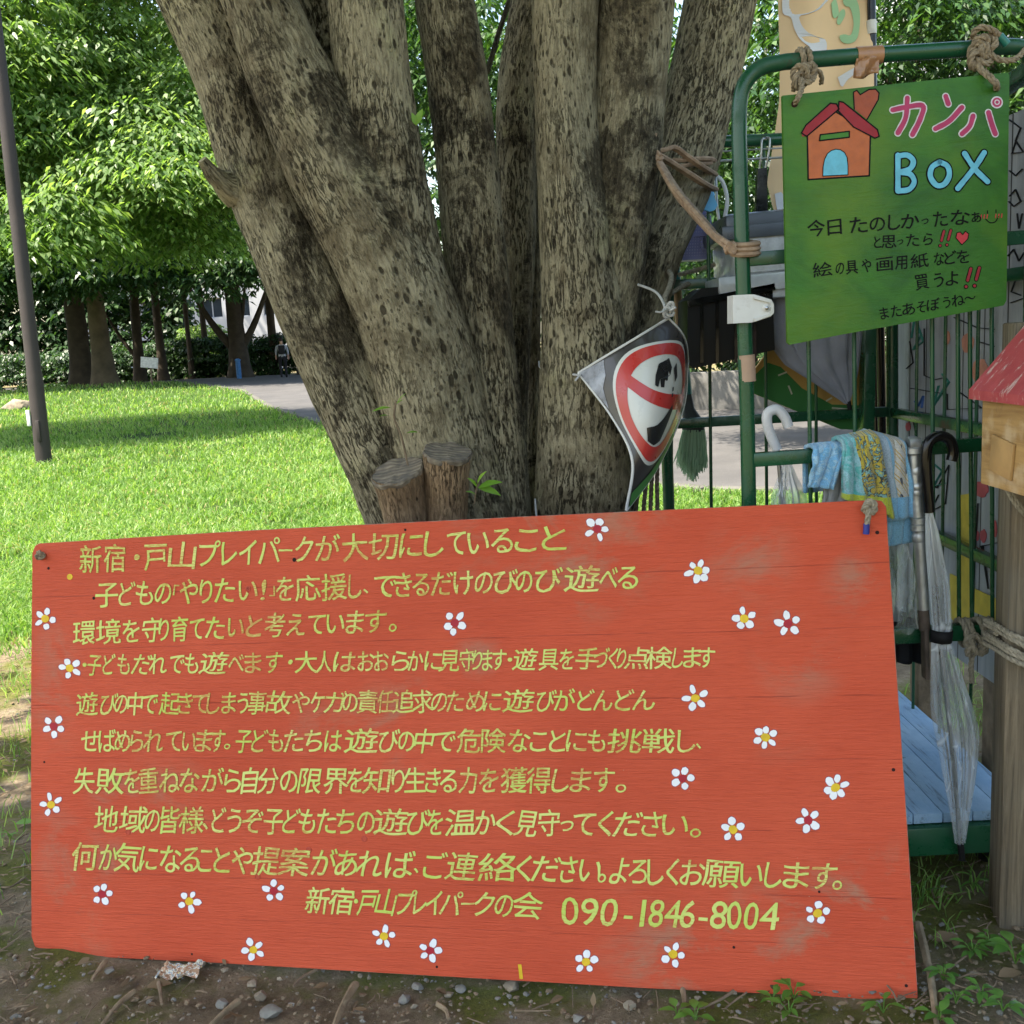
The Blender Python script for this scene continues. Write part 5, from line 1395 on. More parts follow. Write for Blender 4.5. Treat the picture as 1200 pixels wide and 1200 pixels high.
# ------------------------------------------------------------------ wooden post, rope windings, house shaped box
m = NT('weathered_post')
vec = m.mapping((90, 90, 3.0)); g1 = m.noise(1, vec, 9, .75, .6); g2 = m.noise(3.5, detail=7)
c = m.ramp(g1, [(.32, (.030, .024, .017)), (.44, (.125, .095, .060)), (.56, (.20, .155, .10)), (.75, (.31, .245, .165))])
c = m.mix(m.ramp(g2, [(.45, 0.0), (.75, .5)]), c, (.16, .165, .14))
m.col(c); m.rough(.9); m.bump(g1, .8, .006); M_WOODP = m.mat
OY = 1.86
ol = at(1176, 700, OY); pwid = .088
gzp = gz1(ol.x + .05, OY)
post = thing('wooden_post', (ol.x + pwid / 2, OY, gzp), 'weathered square wooden post at the right edge of the cart', 'post')
mb = MB(); pt_ = at(1172, 379, OY).z; mb.box((ol.x + pwid / 2, OY, (pt_ + gzp - .15) / 2), (pwid, .10, pt_ - gzp + .15), 0, Matrix.Rotation(R(-14), 3, 'Z'), .004); mb.build('post', M_WOODP, post)
mb = MB()
x0_, x1_ = ol.x - .004, ol.x + pwid + .004; yb0, yb1 = OY - .055, OY + .055
def sqturn(z0, z1, jit):
    return [Vector((x0_ - .004, yb1, z0)), Vector((x0_ - .006, OY, z0 + .003)), Vector((x0_ - .002, yb0 - .004, z0)), Vector((ol.x + pwid * .5, yb0 - .008, (z0 + z1) / 2 - .008 + jit)), Vector((x1_ + .002, yb0 - .004, z1)), Vector((x1_ + .005, OY, z1)), Vector((x1_ + .003, yb1, z1))]
for py0, py1, j in ((735, 748, 0), (740, 757, -.004), (752, 764, -.004), (756, 772, 0), (763, 780, .002)):
    mb.rope(sqturn(at(1170, py0, OY).z, at(1230, py1, OY).z, j), .0052)
for p in ([at(1168, 742, OY), at(1160, 738, FY - .03), at(1152, 734, FY - .03)],):
    mb.rope(p, .0055)
for (px_, n_) in ((1131, 2.2), (1152, 2.4)):
    pts = []
    for i in range(int(n_ * 16) + 1):
        a = 2 * math.pi * i / 16
        pts.append(at(px_ + 7 * (i / 16 - n_ / 2), 741 + (px_ - 1131) * -.06, FY) + Vector((0, math.cos(a) * .024, math.sin(a) * .026)))
    mb.rope(pts, .006)
knot(mb, at(1143, 757, FY - .035), .022, .006, .2)
mb.rope([at(1140, 762, FY - .03), at(1138, 780, FY - .02), at(1139, 800, FY - .02)], .0055)
mb.rope([at(1144, 742, FY - .035), at(1138, 752, FY - .045), at(1147, 765, FY - .045), at(1158, 752, FY - .035)], .0055)
o = mb.build('lashing_rope', M_GREYROPE); tag(o, 'grey rope lashing the wooden post to the lower rail of the cart', 'rope')

mb = MB()
for k in (0, 3.5): mb.rope([at(1178 + k, 570, 1.81), at(1188 + k, 588, 1.80), at(1202 + k, 604 - k, 1.80), at(1216, 608 - k, 1.80)], .004)
o = mb.build('box_rope', M_GREYROPE); tag(o, 'thin grey rope slung round the wooden post just under the house shaped box', 'rope')
HX = at(1151, 500, 1.77).x
box_z0 = at(1153, 566, 1.77).z; box_z1 = at(1150, 462, 1.77).z
hb = thing('donation_box', (HX + .13, 1.62, box_z0), 'small wooden house shaped box with worn red roof fixed before the wooden post', 'box')
m = NT('varnished_pine'); vec = m.mapping((12, 5, 60)); g1 = m.noise(1, vec, 7, .65, 1.0); g2 = m.noise(14, detail=7)
c = m.ramp(g1, [(.3, (.27, .145, .048)), (.7, (.50, .31, .115))]); c = m.mix(m.ramp(g2, [(.50, 0), (.62, .8)]), c, (.56, .42, .25)); c = m.mix(m.ramp(m.noise(9, m.mapping(1, loc=(5, 5, 1)), 9, .75), [(.55, 0), (.63, .7)]), c, (.20, .12, .055))
m.col(c); m.rough(.55); m.bump(g1, .2, .004); M_PINE = m.mat
y0b, y1b = 1.46, 1.77; wb = .27
mb = MB()
cx = HX + wb / 2; rh = .15
prof = [(HX, box_z0), (HX + wb, box_z0), (HX + wb, box_z1), (cx, box_z1 + rh), (HX, box_z1)]
mb.prism([(x, y0b, z) for x, z in prof], (0, y1b - y0b, 0)); mb.build('body', M_PINE, hb, False, recalc=True)
m = NT('red_roof_paint'); g1 = m.noise(1, m.mapping((30, 30, 30)), 6); g2 = m.noise(1, m.mapping((16, 50, 16)), 9, .75)
sp_ = m.sep(m.tc('Object'))
c = m.mix(m.ramp(g1, [(.3, 0), (.7, 1)]), (.36, .045, .055), (.46, .075, .08)); c = m.mix(m.ramp(g2, [(.555, 0), (.60, .9)]), c, (.58, .42, .38))
m.col(c); m.rough(.55); m.bump(g2, .25, .004)
ov = .018; M_ROOF = m.mat
mb = MB()
for s_ in (-1, 1):
    ex = cx + s_ * (wb / 2 + ov); ez_ = box_z1 - rh / (wb / 2) * ov
    poly = [(ex, y0b - .02, ez_ + .012), (cx, y0b - .02, box_z1 + rh + .014), (cx, y1b + .014, box_z1 + rh + .014), (ex, y1b + .014, ez_ + .012)]
    mb.prism(poly, (0, 0, .016))
mb.build('roof', M_ROOF, hb, False, recalc=True)
mb = MB(); qx = HX - .003
for a in range(1):
    mb.box((qx, 1.69, box_z0 + .055), (.006, .075, .062), 0, Matrix.Rotation(R(8), 3, 'X'), .002)
mb.build('wooden_tile', simple('pine_pale', (.44, .27, .11), .6, .2, 20), hb)
# ------------------------------------------------------------------ red board
TL, TR, BR, BL = (camspace(-1.082, .077, 2.31), camspace(.683, -.023, 1.876), camspace(.715, .861, 1.807), camspace(-1.049, .962, 2.241))
bu = (TR - TL).normalized(); bv = (BL - TL); bv = (bv - bu * bv.dot(bu)).normalized(); bn_ = bu.cross(bv)   # points away from the viewer
if bn_.dot(TL - CAM_POS) < 0: bn_ = -bn_
def bpx(px, py, d=0.0):            # photo position -> point on the board face, raised d towards the viewer
    p = on_plane(px, py, TL, bn_); return p - bn_ * d
out_px = [(46, 637), (300, 621.5), (600, 606.5), (860, 594), (1024, 586), (1033, 587.5), (1038, 594), (1042, 660), (1051, 800), (1062, 960), (1075, 1168), (1073, 1174), (1066, 1174.5), (960, 1167), (760, 1158), (450, 1140), (250, 1128), (70, 1119), (50, 1115), (41, 1109), (37, 1097), (36.5, 1000), (36.5, 800), (38, 648), (41, 640)]
def _b(px, py):
    d_ = bpx(px, py) - TL; return (d_.dot(bu), d_.dot(bv))
STAINS = [(_b(880, 655), .10), (_b(1000, 690), .07), (_b(935, 770), .10), (_b(915, 740), .06), (_b(66, 760), .07), (_b(58, 825), .08), (_b(75, 800), .08), (_b(130, 930), .08), (_b(70, 985), .09), (_b(110, 1005), .09), (_b(560, 770), .06), (_b(1005, 670), .05)]
m = NT('red_board_paint')
uv = m.tc('UV')
def ump(sx, sy):
    mm = m.new('ShaderNodeMapping'); m.L(uv, mm.inputs[0]); mm.inputs['Scale'].default_value = (sx, sy, 1); return mm.outputs[0]
gr = m.noise(1, ump(9, 190), 7, .62, .8); gr2 = m.noise(1, ump(26, 420), 5, .65, .5); big = m.noise(1, ump(2.2, 3.4), 6, .6)
c = m.mix(m.ramp(big, [(.32, 0), (.7, 1)]), (.53, .075, .034), (.63, .102, .048))
c = m.mix(m.ramp(gr2, [(.36, .30), (.52, 0.0)]), c, (.36, .050, .026))
# greyed rubbed patches
st = m.noise(1, ump(4.2, 6.5), 9, .72, .4); sm = m.noise(1, ump(1.3, 1.9), 3, .5)
stm = m.math('MULTIPLY', m.ramp(st, [(.50, 0.0), (.64, .75)]), m.ramp(sm, [(.52, 0.0), (.64, 1.0)]))
c = m.mix(stm, c, (.33, .20, .13))
for (sx_, sy_), rad_ in STAINS:
    dv = m.new('ShaderNodeVectorMath', operation='DISTANCE'); m.L(uv, dv.inputs[0]); dv.inputs[1].default_value = (sx_, sy_, 0)
    k_ = m.math('MULTIPLY', m.ramp(m.math('DIVIDE', dv.outputs['Value'], rad_), [(.2, 1.0), (1.0, 0.0)]), m.ramp(st, [(.44, 0.0), (.60, .55)]))
    c = m.mix(k_, c, (.33, .21, .145))
# darker plank-like seams in the ply
sv = m.sep(uv)
for vv, wv_ in ((.115, .0012), (.232, .0010), (.355, .0013), (.47, .0008), (.60, .0010), (.715, .0012), (.80, .0008)):
    d_ = m.math('ABSOLUTE', m.math('SUBTRACT', m.math('ADD', sv[1], m.math('MULTIPLY', m.math('SUBTRACT', m.noise(1, ump(3, 1), 4), .5), .012)), vv))
    c = m.mix(m.math('MULTIPLY', m.math('LESS_THAN', d_, wv_), m.ramp(m.noise(1, ump(5 + vv * 7, 9), 3), [(.42, 0), (.55, .5)])), c, (.20, .030, .02))
sp = m.ramp(m.noise(1, ump(160, 160), 3, .6), [(.70, 0), (.74, .7)])
c = m.mix(m.math('MULTIPLY', sp, m.ramp(m.noise(1, ump(5, 5), 3), [(.55, 0), (.65, 1)])), c, (.52, .32, .22))
m.col(c); m.rough(m.ramp(gr, [(.3, .38), (.7, .58)])); m.p.inputs['Specular IOR Level'].default_value = .16
m.bump(m.math('ADD', gr, m.math('MULTIPLY', gr2, .6)), .6, .004)
M_RED = m.mat
m = NT('board_edge'); g1 = m.noise(1, m.mapping((40, 40, 300)), 5)
m.col(m.mix(m.ramp(m.noise(30, detail=6), [(.45, 0), (.6, 1)]), (.45, .085, .06), (.34, .25, .18))); m.rough(.85); M_EDGE = m.mat
TH = .012
P = [bpx(*q) for q in out_px]; n = len(P)
mb = MB()
tri = tessellate_polygon([P])
def buv(p): d_ = p - TL; return (d_.dot(bu), d_.dot(bv))
mb.add(P, [tuple(t) for t in tri], 0, [[buv(P[i]) for i in t] for t in tri])
ins = [p + bn_ * .0015 for p in P]
mb.add([p + bn_ * TH for p in P], [tuple(reversed(t)) for t in tri], 1)
# a thin chamfer then the side
Pi = [p - (p - (TL + BR) / 2).normalized() * -.0012 + bn_ * .0015 for p in P]
vs = P + Pi + [p + bn_ * TH for p in Pi]
fs = [(i, (i + 1) % n, n + (i + 1) % n, n + i) for i in range(n)] + [(n + i, n + (i + 1) % n, 2 * n + (i + 1) % n, 2 * n + i) for i in range(n)]
mb.add(vs, fs, 1)
bc = (BL + BR) / 2
board = mb.build('notice_board', [M_RED, M_EDGE], None, False, loc=bc, recalc=True)
tag(board, 'large red painted plywood board with yellow green handwriting and white flowers', 'notice board')

# --- lettering
_tc = bpy.data.curves.new('glyph', 'FONT'); _to = bpy.data.objects.new('glyph', _tc); link(_to)
_tc.resolution_u = 3
GL = {}
def glyph(ch, bold):
    k = (ch, bold)
    if k not in GL:
        _tc.body = ch; 
        bpy.context.view_layer.update()
        me = bpy.data.meshes.new_from_object(_to.evaluated_get(bpy.context.evaluated_depsgraph_get()))
        V = np.array([v.co[:2] for v in me.vertices]) if len(me.vertices) else np.zeros((0, 2))
        GL[k] = (V, [tuple(p.vertices) for p in me.polygons])
        bpy.data.meshes.remove(me)
    return GL[k]
SMALL = set('・、。ーっぁ「」-!〜')
def write1(mb, text, xs, y0, y1, em, plane, bold=0, lift=.0006, shear=.10, jit=1.0, rs=None, mat_=0):
    """each glyph takes its own x range (photo measure); y runs y0 -> y1; em = height of a full character"""
    rs = rs or random.Random(len(text) + int(y0))
    xa, xb_ = xs[0][0], xs[-1][1]
    for i, (ch, (a, b)) in enumerate(zip(text, xs)):
        V, Fs = glyph(ch, bold)
        if not len(V): continue
        mn, mx = V.min(0), V.max(0)
        cx = (a + b) / 2; t = (cx - xa) / max(1e-6, xb_ - xa); cy = y0 + (y1 - y0) * t
        w = mx[0] - mn[0]
        sx = (b - a) / w
        full = ch not in SMALL
        sy = em
        if ch.isdigit(): sy = em * 1.32
        if full: sx = min(max(sx, em * .62), em * 1.35)
        else: sx = min(max(sx, em * .55), em * 1.2); sy = min(sx, em)
        yc = .38 if not ch.isdigit() else .345
        x = (V[:, 0] - (mn[0] + mx[0]) / 2) * sx; y = (V[:, 1] - yc) * sy
        ang = R(rs.gauss(0, 1.9) * jit); k = shear + rs.gauss(0, .05) * jit
        x = x + y * k
        slope = math.atan2(-(y1 - y0), max(1, xb_ - xa)) 
        ca, sa = math.cos(ang + slope), math.sin(ang + slope)
        x, y = x * ca - y * sa, x * sa + y * ca
        pts = []
        for q in range(len(V)):
            px = cx + x[q]; py = cy - y[q]
            nv = noise.noise_vector(Vector((px * .10, py * .10, i * .7))) * (em * .028 * jit)
            n2 = noise.noise_vector(Vector((px * .5, py * .5, 3.0))) * (em * .008 * jit)
            pts.append(plane(px + nv.x + n2.x, py + nv.y + n2.y, lift + .00006 * (i % 3)))
        mb.add(pts, Fs, mat_)
def write(mb, text, xs, y0, y1, em, plane, bold=.02, lift=.0006, **kw):
    for q in range(5 if bold > .004 else 1):
        ox, oy = (math.cos(q * 1.2566) * bold * em, math.sin(q * 1.2566) * bold * em) if bold > .004 else (0, 0)
        write1(mb, text, xs, y0, y1, em, lambda x, y, d: plane(x + ox, y + oy, d), lift=lift + .00018 * q, rs=random.Random(len(text) + int(y0)), **kw)
def xr_(s):
    out = []
    for tkn in s.split():
        a, b = tkn.split('-'); out.append((float(a), float(b)))
    return out
m = NT('yellow_green_lettering')
nz = m.noise(130, detail=5, rough=.7); n2 = m.noise(9, detail=4); 
c = m.mix(m.ramp(n2, [(.35, 0), (.65, 1)]), (.50, .61, .12), (.66, .70, .22))
c = m.mix(m.ramp(m.math('ADD', m.math('MULTIPLY', m.noise(1, m.mapping((60, 60, 520)), 5, .7), .62), m.math('MULTIPLY', m.noise(6.5, detail=4), .50)), [(.575, 0), (.64, .75)]), c, (.52, .16, .05))
m.col(c); m.rough(.6); m.p.inputs['Specular IOR Level'].default_value = .15; M_LET = m.mat
LINES = [
 ('新宿・戸山プレイパークが大切にしていること', '94-119 122-147 158-164 169-196 198-228 235-258 260-277 282-300 302-329 330-339 346-367 370-398 401-431 432-465 470-494 499-521 524-544 550-572 577-598 607-628 638-664', 656, 630, 35),
 ('子どもの「やりたい!」を応援し、できるだけのびのび遊べる', '112-139 140-157 161-178 184-201 204-209 211-231 236-247 254-273 282-302 306-313 317-322 324-344 346-376 377-407 409-424 426-432 438-465 463-483 484-502 507-530 532-555 557-576 580-607 604-624 627-657 663-703 703-724 724-748', 697, 676, 33),
 ('環境を守り育てたいと考えています。', '86-112 113-142 144-164 167-189 187-198 201-219 224-238 243-264 267-286 289-306 312-334 337-356 363-381 383-403 407-427 428-453 457-466', 742, 727, 31),
 ('・子どもだれでも遊べます・大人はおおらかに見守ります・遊具を手づくり点検します', '97-102 103-119 121-135 138-151 158-177 175-194 201-216 217-232 236-267 268-286 287-304 314-331 338-343 346-372 371-388 393-416 421-439 438-454 461-480 478-495 499-519 515-539 539-555 554-565 566-577 577-593 595-600 602-627 634-655 656-673 675-702 696-713 714-724 724-733 733-761 757-788 789-801 801-822 819-838', 779, 770, 28),
 ('遊びの中で起きてしまう事故やケガの責任追求のために遊びがどんどん', '90-115 118-137 136-149 150-167 167-185 188-211 209-226 226-244 243-258 260-277 279-291 291-312 312-342 343-363 364-381 381-406 402-419 419-443 442-461 461-486 484-508 506-524 524-544 547-568 567-586 591-626 629-651 649-674 677-697 696-718 721-743 742-768', 825, 820, 29),
 ('せばめられています。子どもたちは遊びの中で危険なことにも挑戦し、', '95-116 116-136 135-153 153-169 169-190 197-213 214-230 230-249 249-263 264-271 277-295 296-312 316-332 333-356 357-378 381-401 404-444 444-468 467-486 486-508 509-534 536-563 564-593 596-621 622-641 644-663 664-688 689-708 714-752 753-791 794-815 816-822', 868, 868, 31),
 ('失敗を重ねながら自分の限界を知り生きる力を獲得します。', '87-111 113-146 146-164 163-186 188-211 211-234 237-262 263-283 284-302 303-325 330-348 352-376 381-409 407-426 426-456 461-474 474-499 499-516 516-536 539-559 562-584 587-618 617-644 649-668 669-693 696-720 722-734', 915, 914, 33),
 ('地域の皆様、どうぞ子どもたちの遊びを温かく見守ってください。', '111-139 141-172 172-186 188-211 211-239 239-246 249-263 268-283 284-309 310-332 333-351 351-371 372-394 394-416 419-439 439-478 477-503 501-519 522-558 557-581 582-603 604-631 631-656 657-673 672-698 701-718 720-752 753-774 776-807 810-822', 960, 966, 34),
 ('何か気になることや提案があれば、ご連絡ください。よろしくお願いします。', '85-115 118-137 135-165 165-185 188-213 212-234 233-249 251-270 272-297 296-328 328-363 366-394 394-419 419-449 452-486 486-492 497-524 524-559 561-606 606-623 624-656 657-676 679-705 702-712 716-737 737-759 759-778 781-796 798-826 824-867 867-893 898-915 919-947 952-980 977-988', 1003, 1027, 36),
 ('新宿・戸山プレイパークの会', '359-386 386-414 415-420 421-441 442-463 467-486 486-499 499-518 517-541 542-554 556-579 581-601 601-636', 1055, 1061, 34),
 ('090-1846-8004', '658-676 683-701 704-724 729-746 748-759 761-778 779-798 798-815 818-831 833-852 852-869 872-889 889-915', 1067, 1074, 35),
]
for tx, xs, y0, y1, em in LINES:
    xs = xr_(xs)
    for i_ in range(len(xs) - 1):          # brush written kana fill the gaps between them
        g_ = xs[i_ + 1][0] - xs[i_][1]
        if 3 < g_ < 14 and tx[i_] not in SMALL and tx[i_ + 1] not in SMALL:
            xs[i_] = (xs[i_][0], xs[i_][1] + .28 * g_); xs[i_ + 1] = (xs[i_ + 1][0] - .28 * g_, xs[i_ + 1][1])
    assert len(xs) == len(tx), (tx, len(xs), len(tx))
    mb = MB(); write(mb, tx, xs, y0, y1, em, bpx, bold=.0075)
    mb.build('lettering', M_LET, board, False)

# --- painted flowers
M_PETAL = simple('white_petal_paint', (.80, .79, .80), .5, .05, 40)
M_CY = simple('yellow_centre_paint', (.72, .47, .03), .5, .15, 60); M_CR = simple('crimson_centre_paint', (.40, .022, .035), .5, .15, 60)
M_OUTLINEP = simple('purple_outline_paint', (.30, .06, .10), .5, .15, 60)  # thin purple outline painted round each petal
FL = [(700, 620, 'r'), (818, 669, 'y'), (53, 725, 'y'), (533, 730, 'r'), (872, 725, 'y'), (923, 731, 'r'), (82, 783, 'y'), (815, 818, 'y'), (63, 851, 'r'), (897, 864, 'y'), (800, 912, 'r'), (979, 923, 'y'), (60, 943, 'y'), (947, 961, 'r'), (859, 972, 'y'), (120, 1048, 'r'), (222, 1056, 'y'), (321, 1044, 'r'), (958, 1070, 'y'), (297, 1113, 'y'), (450, 1097, 'y'), (504, 1114, 'r'), (687, 1127, 'y'), (789, 1118, 'y')]
rf = random.Random(5)
for fx, fy, k in FL:
    S_ = 1 + .15 * (fx / 1000 - .5)
    npet = 6 if (fx, fy) in ((818, 669), (897, 864), (979, 923)) else 5
    a0 = rf.uniform(0, 6.28)
    mb = MB()
    for i in range(npet):
        a = a0 + i * 2 * math.pi / npet + rf.gauss(0, .08); rad = 8.7 * S_ * rf.uniform(.88, 1.14)
        cx, cy = fx + math.cos(a) * rad, fy + math.sin(a) * rad
        L_, W_ = 4.9 * S_ * rf.uniform(.78, 1.18), 3.6 * S_ * rf.uniform(.8, 1.2)
        for grow, mt, lf in ((.7, 1, .0003), (0, 0, .0007)):
            Pp = []
            for q in range(14):
                t = 2 * math.pi * q / 14; r_ = 1 + .12 * math.cos(t) + .22 * noise.noise(Vector((math.cos(t) * 1.5, math.sin(t) * 1.5, fx + i)))
                ex, ey = math.cos(t) * (L_ + grow) * r_, math.sin(t) * (W_ + grow) * r_
                Pp.append(bpx(cx + ex * math.cos(a) - ey * math.sin(a), cy + ex * math.sin(a) + ey * math.cos(a), lf))
            mb.add(Pp, [tuple(reversed(range(14)))], mt)
    fo = mb.build('painted_flower', [M_PETAL, M_OUTLINEP], board, False)
    mb = MB(); Pp = []
    for q in range(14):
        t = 2 * math.pi * q / 14; r_ = 5.0 * S_ * (1 + .18 * noise.noise(Vector((math.cos(t), math.sin(t), fy * .7))))
        Pp.append(bpx(fx + math.cos(t) * r_, fy + math.sin(t) * r_ * .95, .0009))
    mb.add(Pp, [tuple(reversed(range(14)))]); mb.build('flower_centre', M_CR if k == 'r' else M_CY, fo, False)
# yellow paint dash, dots, screw heads and nail holes
mb = MB(); mb.prism([bpx(607, 1130, .0004), bpx(611, 1130, .0004), bpx(613, 1147, .0004), bpx(609, 1147, .0004)], -bn_ * .0004)
mb.build('paint_dash', M_CY, board, False)
mb = MB()
Pp = [bpx(82 + 3.4 * math.cos(t), 676 + 3.6 * math.sin(t), .0006) for t in np.linspace(0, 6, 10)]; mb.prism(Pp, -bn_ * .0003)
mb.build('paint_dot', M_CY, board, False)
M_HOLE = simple('dark_hole', (.03, .012, .010), .8)
mb = MB(); qn = bn_.to_track_quat('Z', 'Y').to_matrix()
for x, y, r_ in ((57, 666, 2.0), (345, 656, 2.8), (291, 690, 2.0), (110, 701, 2.2), (1028, 624, 2.2), (1047, 902, 2.0), (860, 1110, 1.6), (512, 1133, 1.6), (52, 893, 1.6), (475, 621, 1.6), (130, 998, 1.6), (960, 1045, 1.5), (1062, 1155, 1.8), (225, 1118, 1.5)):
    mb.lathe([(r_ * .0016, -.0003), (r_ * .0016, -.0006)], bpx(x, y), 12, 0, qn)
mb.build('nail_hole', M_HOLE, board, False)
M_REDP = simple('red_plug', (.46, .07, .04), .5, .1, 40)
for x, y in ((351, 655), (291, 690), (427, 983), (362, 996), (302, 1027), (150, 975)):
    mb = MB(); mb.lathe([(.0062, 0), (.0062, -.0008), (.005, -.0014), (.0044, -.0006)], bpx(x, y), 18, 0, qn); mb.build('screw_plug', M_REDP, board)
mb = MB(); c_ = bpx(50, 651); mb.rope([c_ + bn_ * .01, c_ - bn_ * .006], .006); knot(mb, c_ - bn_ * .009, .0085, .004, .5); 
o = mb.build('rope_knot', M_HEMP); tag(o, 'small dark rope knot poking through the upper left corner of the red board', 'rope')
mb = MB(); c_ = bpx(1018, 594); mb.rope([c_ + bn_ * .05, c_ + bn_ * .005, c_ - bn_ * .012], .0052); knot(mb, bpx(1018.5, 595, .012), .0115, .0055, 1.1)
mb.rope([bpx(1017, 598, .016), bpx(1016, 608, .016), bpx(1015, 616, .010)], .0055)
o = mb.build('rope_knot', M_GREYROPE); tag(o, 'pale rope knot with blue taped end in the upper right corner of the red board', 'rope')
mb = MB(); mb.tube([bpx(1015, 614, .011), bpx(1014.5, 626, .007)], .0058, 12); mb.build('taped_end', simple('blue_tape', (.012, .03, .26), .35), o)

# ------------------------------------------------------------------ green hanging sign
s0, s1, s2 = at(918, 110, 1.945), at(1182, 85, 1.962), at(924, 403, 1.925)
sn = (s1 - s0).cross(s2 - s0).normalized()
if sn.dot(s0 - CAM_POS) < 0: sn = -sn
def spx(px, py, d=0.0): return on_plane(px, py, s0, sn) - sn * d
m = NT('green_sign_paint')
br = m.noise(1, m.mapping((6, 6, 9), rot=(0, R(35), 0)), 7, .6, 1.5); fine = m.noise(80, detail=6, rough=.7)
c = m.mix(m.ramp(br, [(.3, 0), (.7, 1)]), (.020, .100, .010), (.046, .170, .018))
c = m.mix(m.ramp(m.noise(3.3, detail=5), [(.50, 0), (.66, .8)]), c, (.095, .190, .012))
c = m.mix(m.ramp(m.noise(6, m.mapping(1, loc=(4, 2, 7)), 8, .7), [(.64, 0), (.70, .7)]), c, (.012, .075, .035))
c = m.mix(m.ramp(m.noise(30, detail=9, rough=.8), [(.69, 0), (.71, .8)]), c, (.30, .36, .22))
m.col(c); m.rough(m.ramp(br, [(.3, .32), (.7, .48)])); m.p.inputs['Specular IOR Level'].default_value = .25
m.bump(m.math('ADD', m.noise(1, m.mapping((14, 14, 55), rot=(0, R(40), 0)), 8, .7, 1.0), m.math('MULTIPLY', fine, .3)), .4, .004); M_SGN = m.mat
op = [(917, 112), (1000, 103.5), (1090, 94), (1181, 85), (1183, 88), (1181, 220), (1179.5, 352), (1176, 358), (1060, 379), (990, 391.5), (926, 404), (923, 401), (920, 250)]
P = [spx(*q) for q in op]
mb = MB(); mb.prism(P, sn * .009); gs = mb.build('hanging_sign', M_SGN, None, False, loc=(P[0] + P[3]) / 2, recalc=True)
tag(gs, 'green painted wooden sign with a drawn house and lettering, hanging from the cart top bar', 'sign')
PM = {}
def paint(key, c):
    if key not in PM: PM[key] = simple('sign_paint_' + key, c, .6, .14, 60, .15, 90, spec=.12 if key == 'black' else .3)
    return PM[key]
K_ = paint('black', (.006, .006, .006)); RD = paint('red', (.42, .035, .045)); OR = paint('orange', (.46, .125, .045)); CY = paint('cyan', (.13, .46, .60)); MG = paint('magenta', (.42, .042, .115)); WH = paint('white', (.62, .58, .58)); GN = paint('green', (.05, .18, .024)); DR = paint('darkred', (.30, .020, .028))
def poly(mb, pts, d, m_=0):
    Pp = [spx(x, y, d) for x, y in pts]; tr = tessellate_polygon([Pp]); mb.add(Pp, [tuple(t) for t in tr], m_)
def stroke(mb, pts, w, d, m_=0, plane=None, closed=False, rnd=True):
    """round ended brush stroke through pts (photo units)"""
    plane = plane or spx
    Q = [Vector((x, y, 0)) for x, y in pts]
    if closed: Q.append(Q[0])
    S_ = resample(Q, max(6, int(sum((Q[i + 1] - Q[i]).length for i in range(len(Q) - 1)) / 2.0))) if len(Q) > 2 else [Q[0].lerp(Q[1], t / 6) for t in range(7)]
    Lp, Rp = [], []
    N = len(S_)
    for i, p in enumerate(S_):
        t = (S_[min(i + 1, N - 1)] - S_[max(i - 1, 0)]).normalized(); nn = Vector((-t.y, t.x, 0))
        ww = w / 2 * (1 + .13 * noise.noise(Vector((p.x * .12, p.y * .12, w))))
        Lp.append(p + nn * ww); Rp.append(p - nn * ww)
    vs = [plane(q.x, q.y, d) for q in Lp] + [plane(q.x, q.y, d) for q in Rp]
    fs = [(i, i + 1, N + i + 1, N + i) for i in range(N - 1)]
    mb.add(vs, fs, m_)
    if rnd and not closed:
        for e in (S_[0], S_[-1]):
            mb.add([plane(e.x + w / 2 * math.cos(t), e.y + w / 2 * math.sin(t), d + .00002) for t in np.linspace(0, 2 * math.pi, 13)[:-1]], [tuple(range(12))], m_)
mb = MB()
W_ = [(946, 158), (979, 131), (1020, 155), (1018.5, 206), (947, 210.5)]
poly(mb, W_, .0004, 0)
poly(mb, [(1000, 108), (1004, 106), (1008, 111), (1018, 105), (1026, 104.5), (1030, 109), (1029, 117), (1016, 140), (1001, 128)], .00045, 1)
for a, b in zip(W_, W_[1:] + W_[:1]): stroke(mb, [a, b], 1.9, .0006, 5)
for a, b in zip([(1001, 128), (1000, 108), (1004, 106), (1008, 111), (1018, 105), (1026, 104.5), (1030, 109), (1029, 117)], [(1000, 108), (1004, 106), (1008, 111), (1018, 105), (1026, 104.5), (1030, 109), (1029, 117), (1016, 140)]): stroke(mb, [a, b], 1.5, .00062, 5)
poly(mb, [(939, 156), (944, 147), (973, 121), (980, 122), (983, 128), (945, 160), (940, 160)], .0007, 2)
poly(mb, [(983, 119), (988, 120), (1028, 152), (1030, 160), (1025, 162), (1000, 149), (982, 130)], .0008, 2)
poly(mb, [(961, 158), (995, 154), (995, 161), (960, 165)], .0009, 3)
DOOR = [(964, 206.5), (964.3, 196), (966, 187), (969.5, 180), (974, 176.5), (979, 175), (984.5, 175.6), (989.5, 179), (992.4, 184.5), (993.4, 194), (993.5, 205)]
poly(mb, DOOR, .0009, 4)
for pts, w_ in (([(939, 156), (944, 147), (973, 121), (980, 122), (983, 128), (945, 160), (939, 156)], 1.6), ([(983, 119), (988, 120), (1028, 152), (1030, 160), (1025, 162), (1000, 149), (982, 130), (983, 119)], 1.6),
                ([(961, 158), (995, 154), (995, 161), (960, 165), (961, 158)], 1.6), (DOOR + DOOR[:1], 1.0)):
    for a, b in zip(pts[:-1], pts[1:]): stroke(mb, [a, b], w_, .0012, 5)
mb.build('house_drawing', [OR, paint('brick', (.33, .075, .035)), DR, GN, CY, K_], gs, False)
mb = MB()
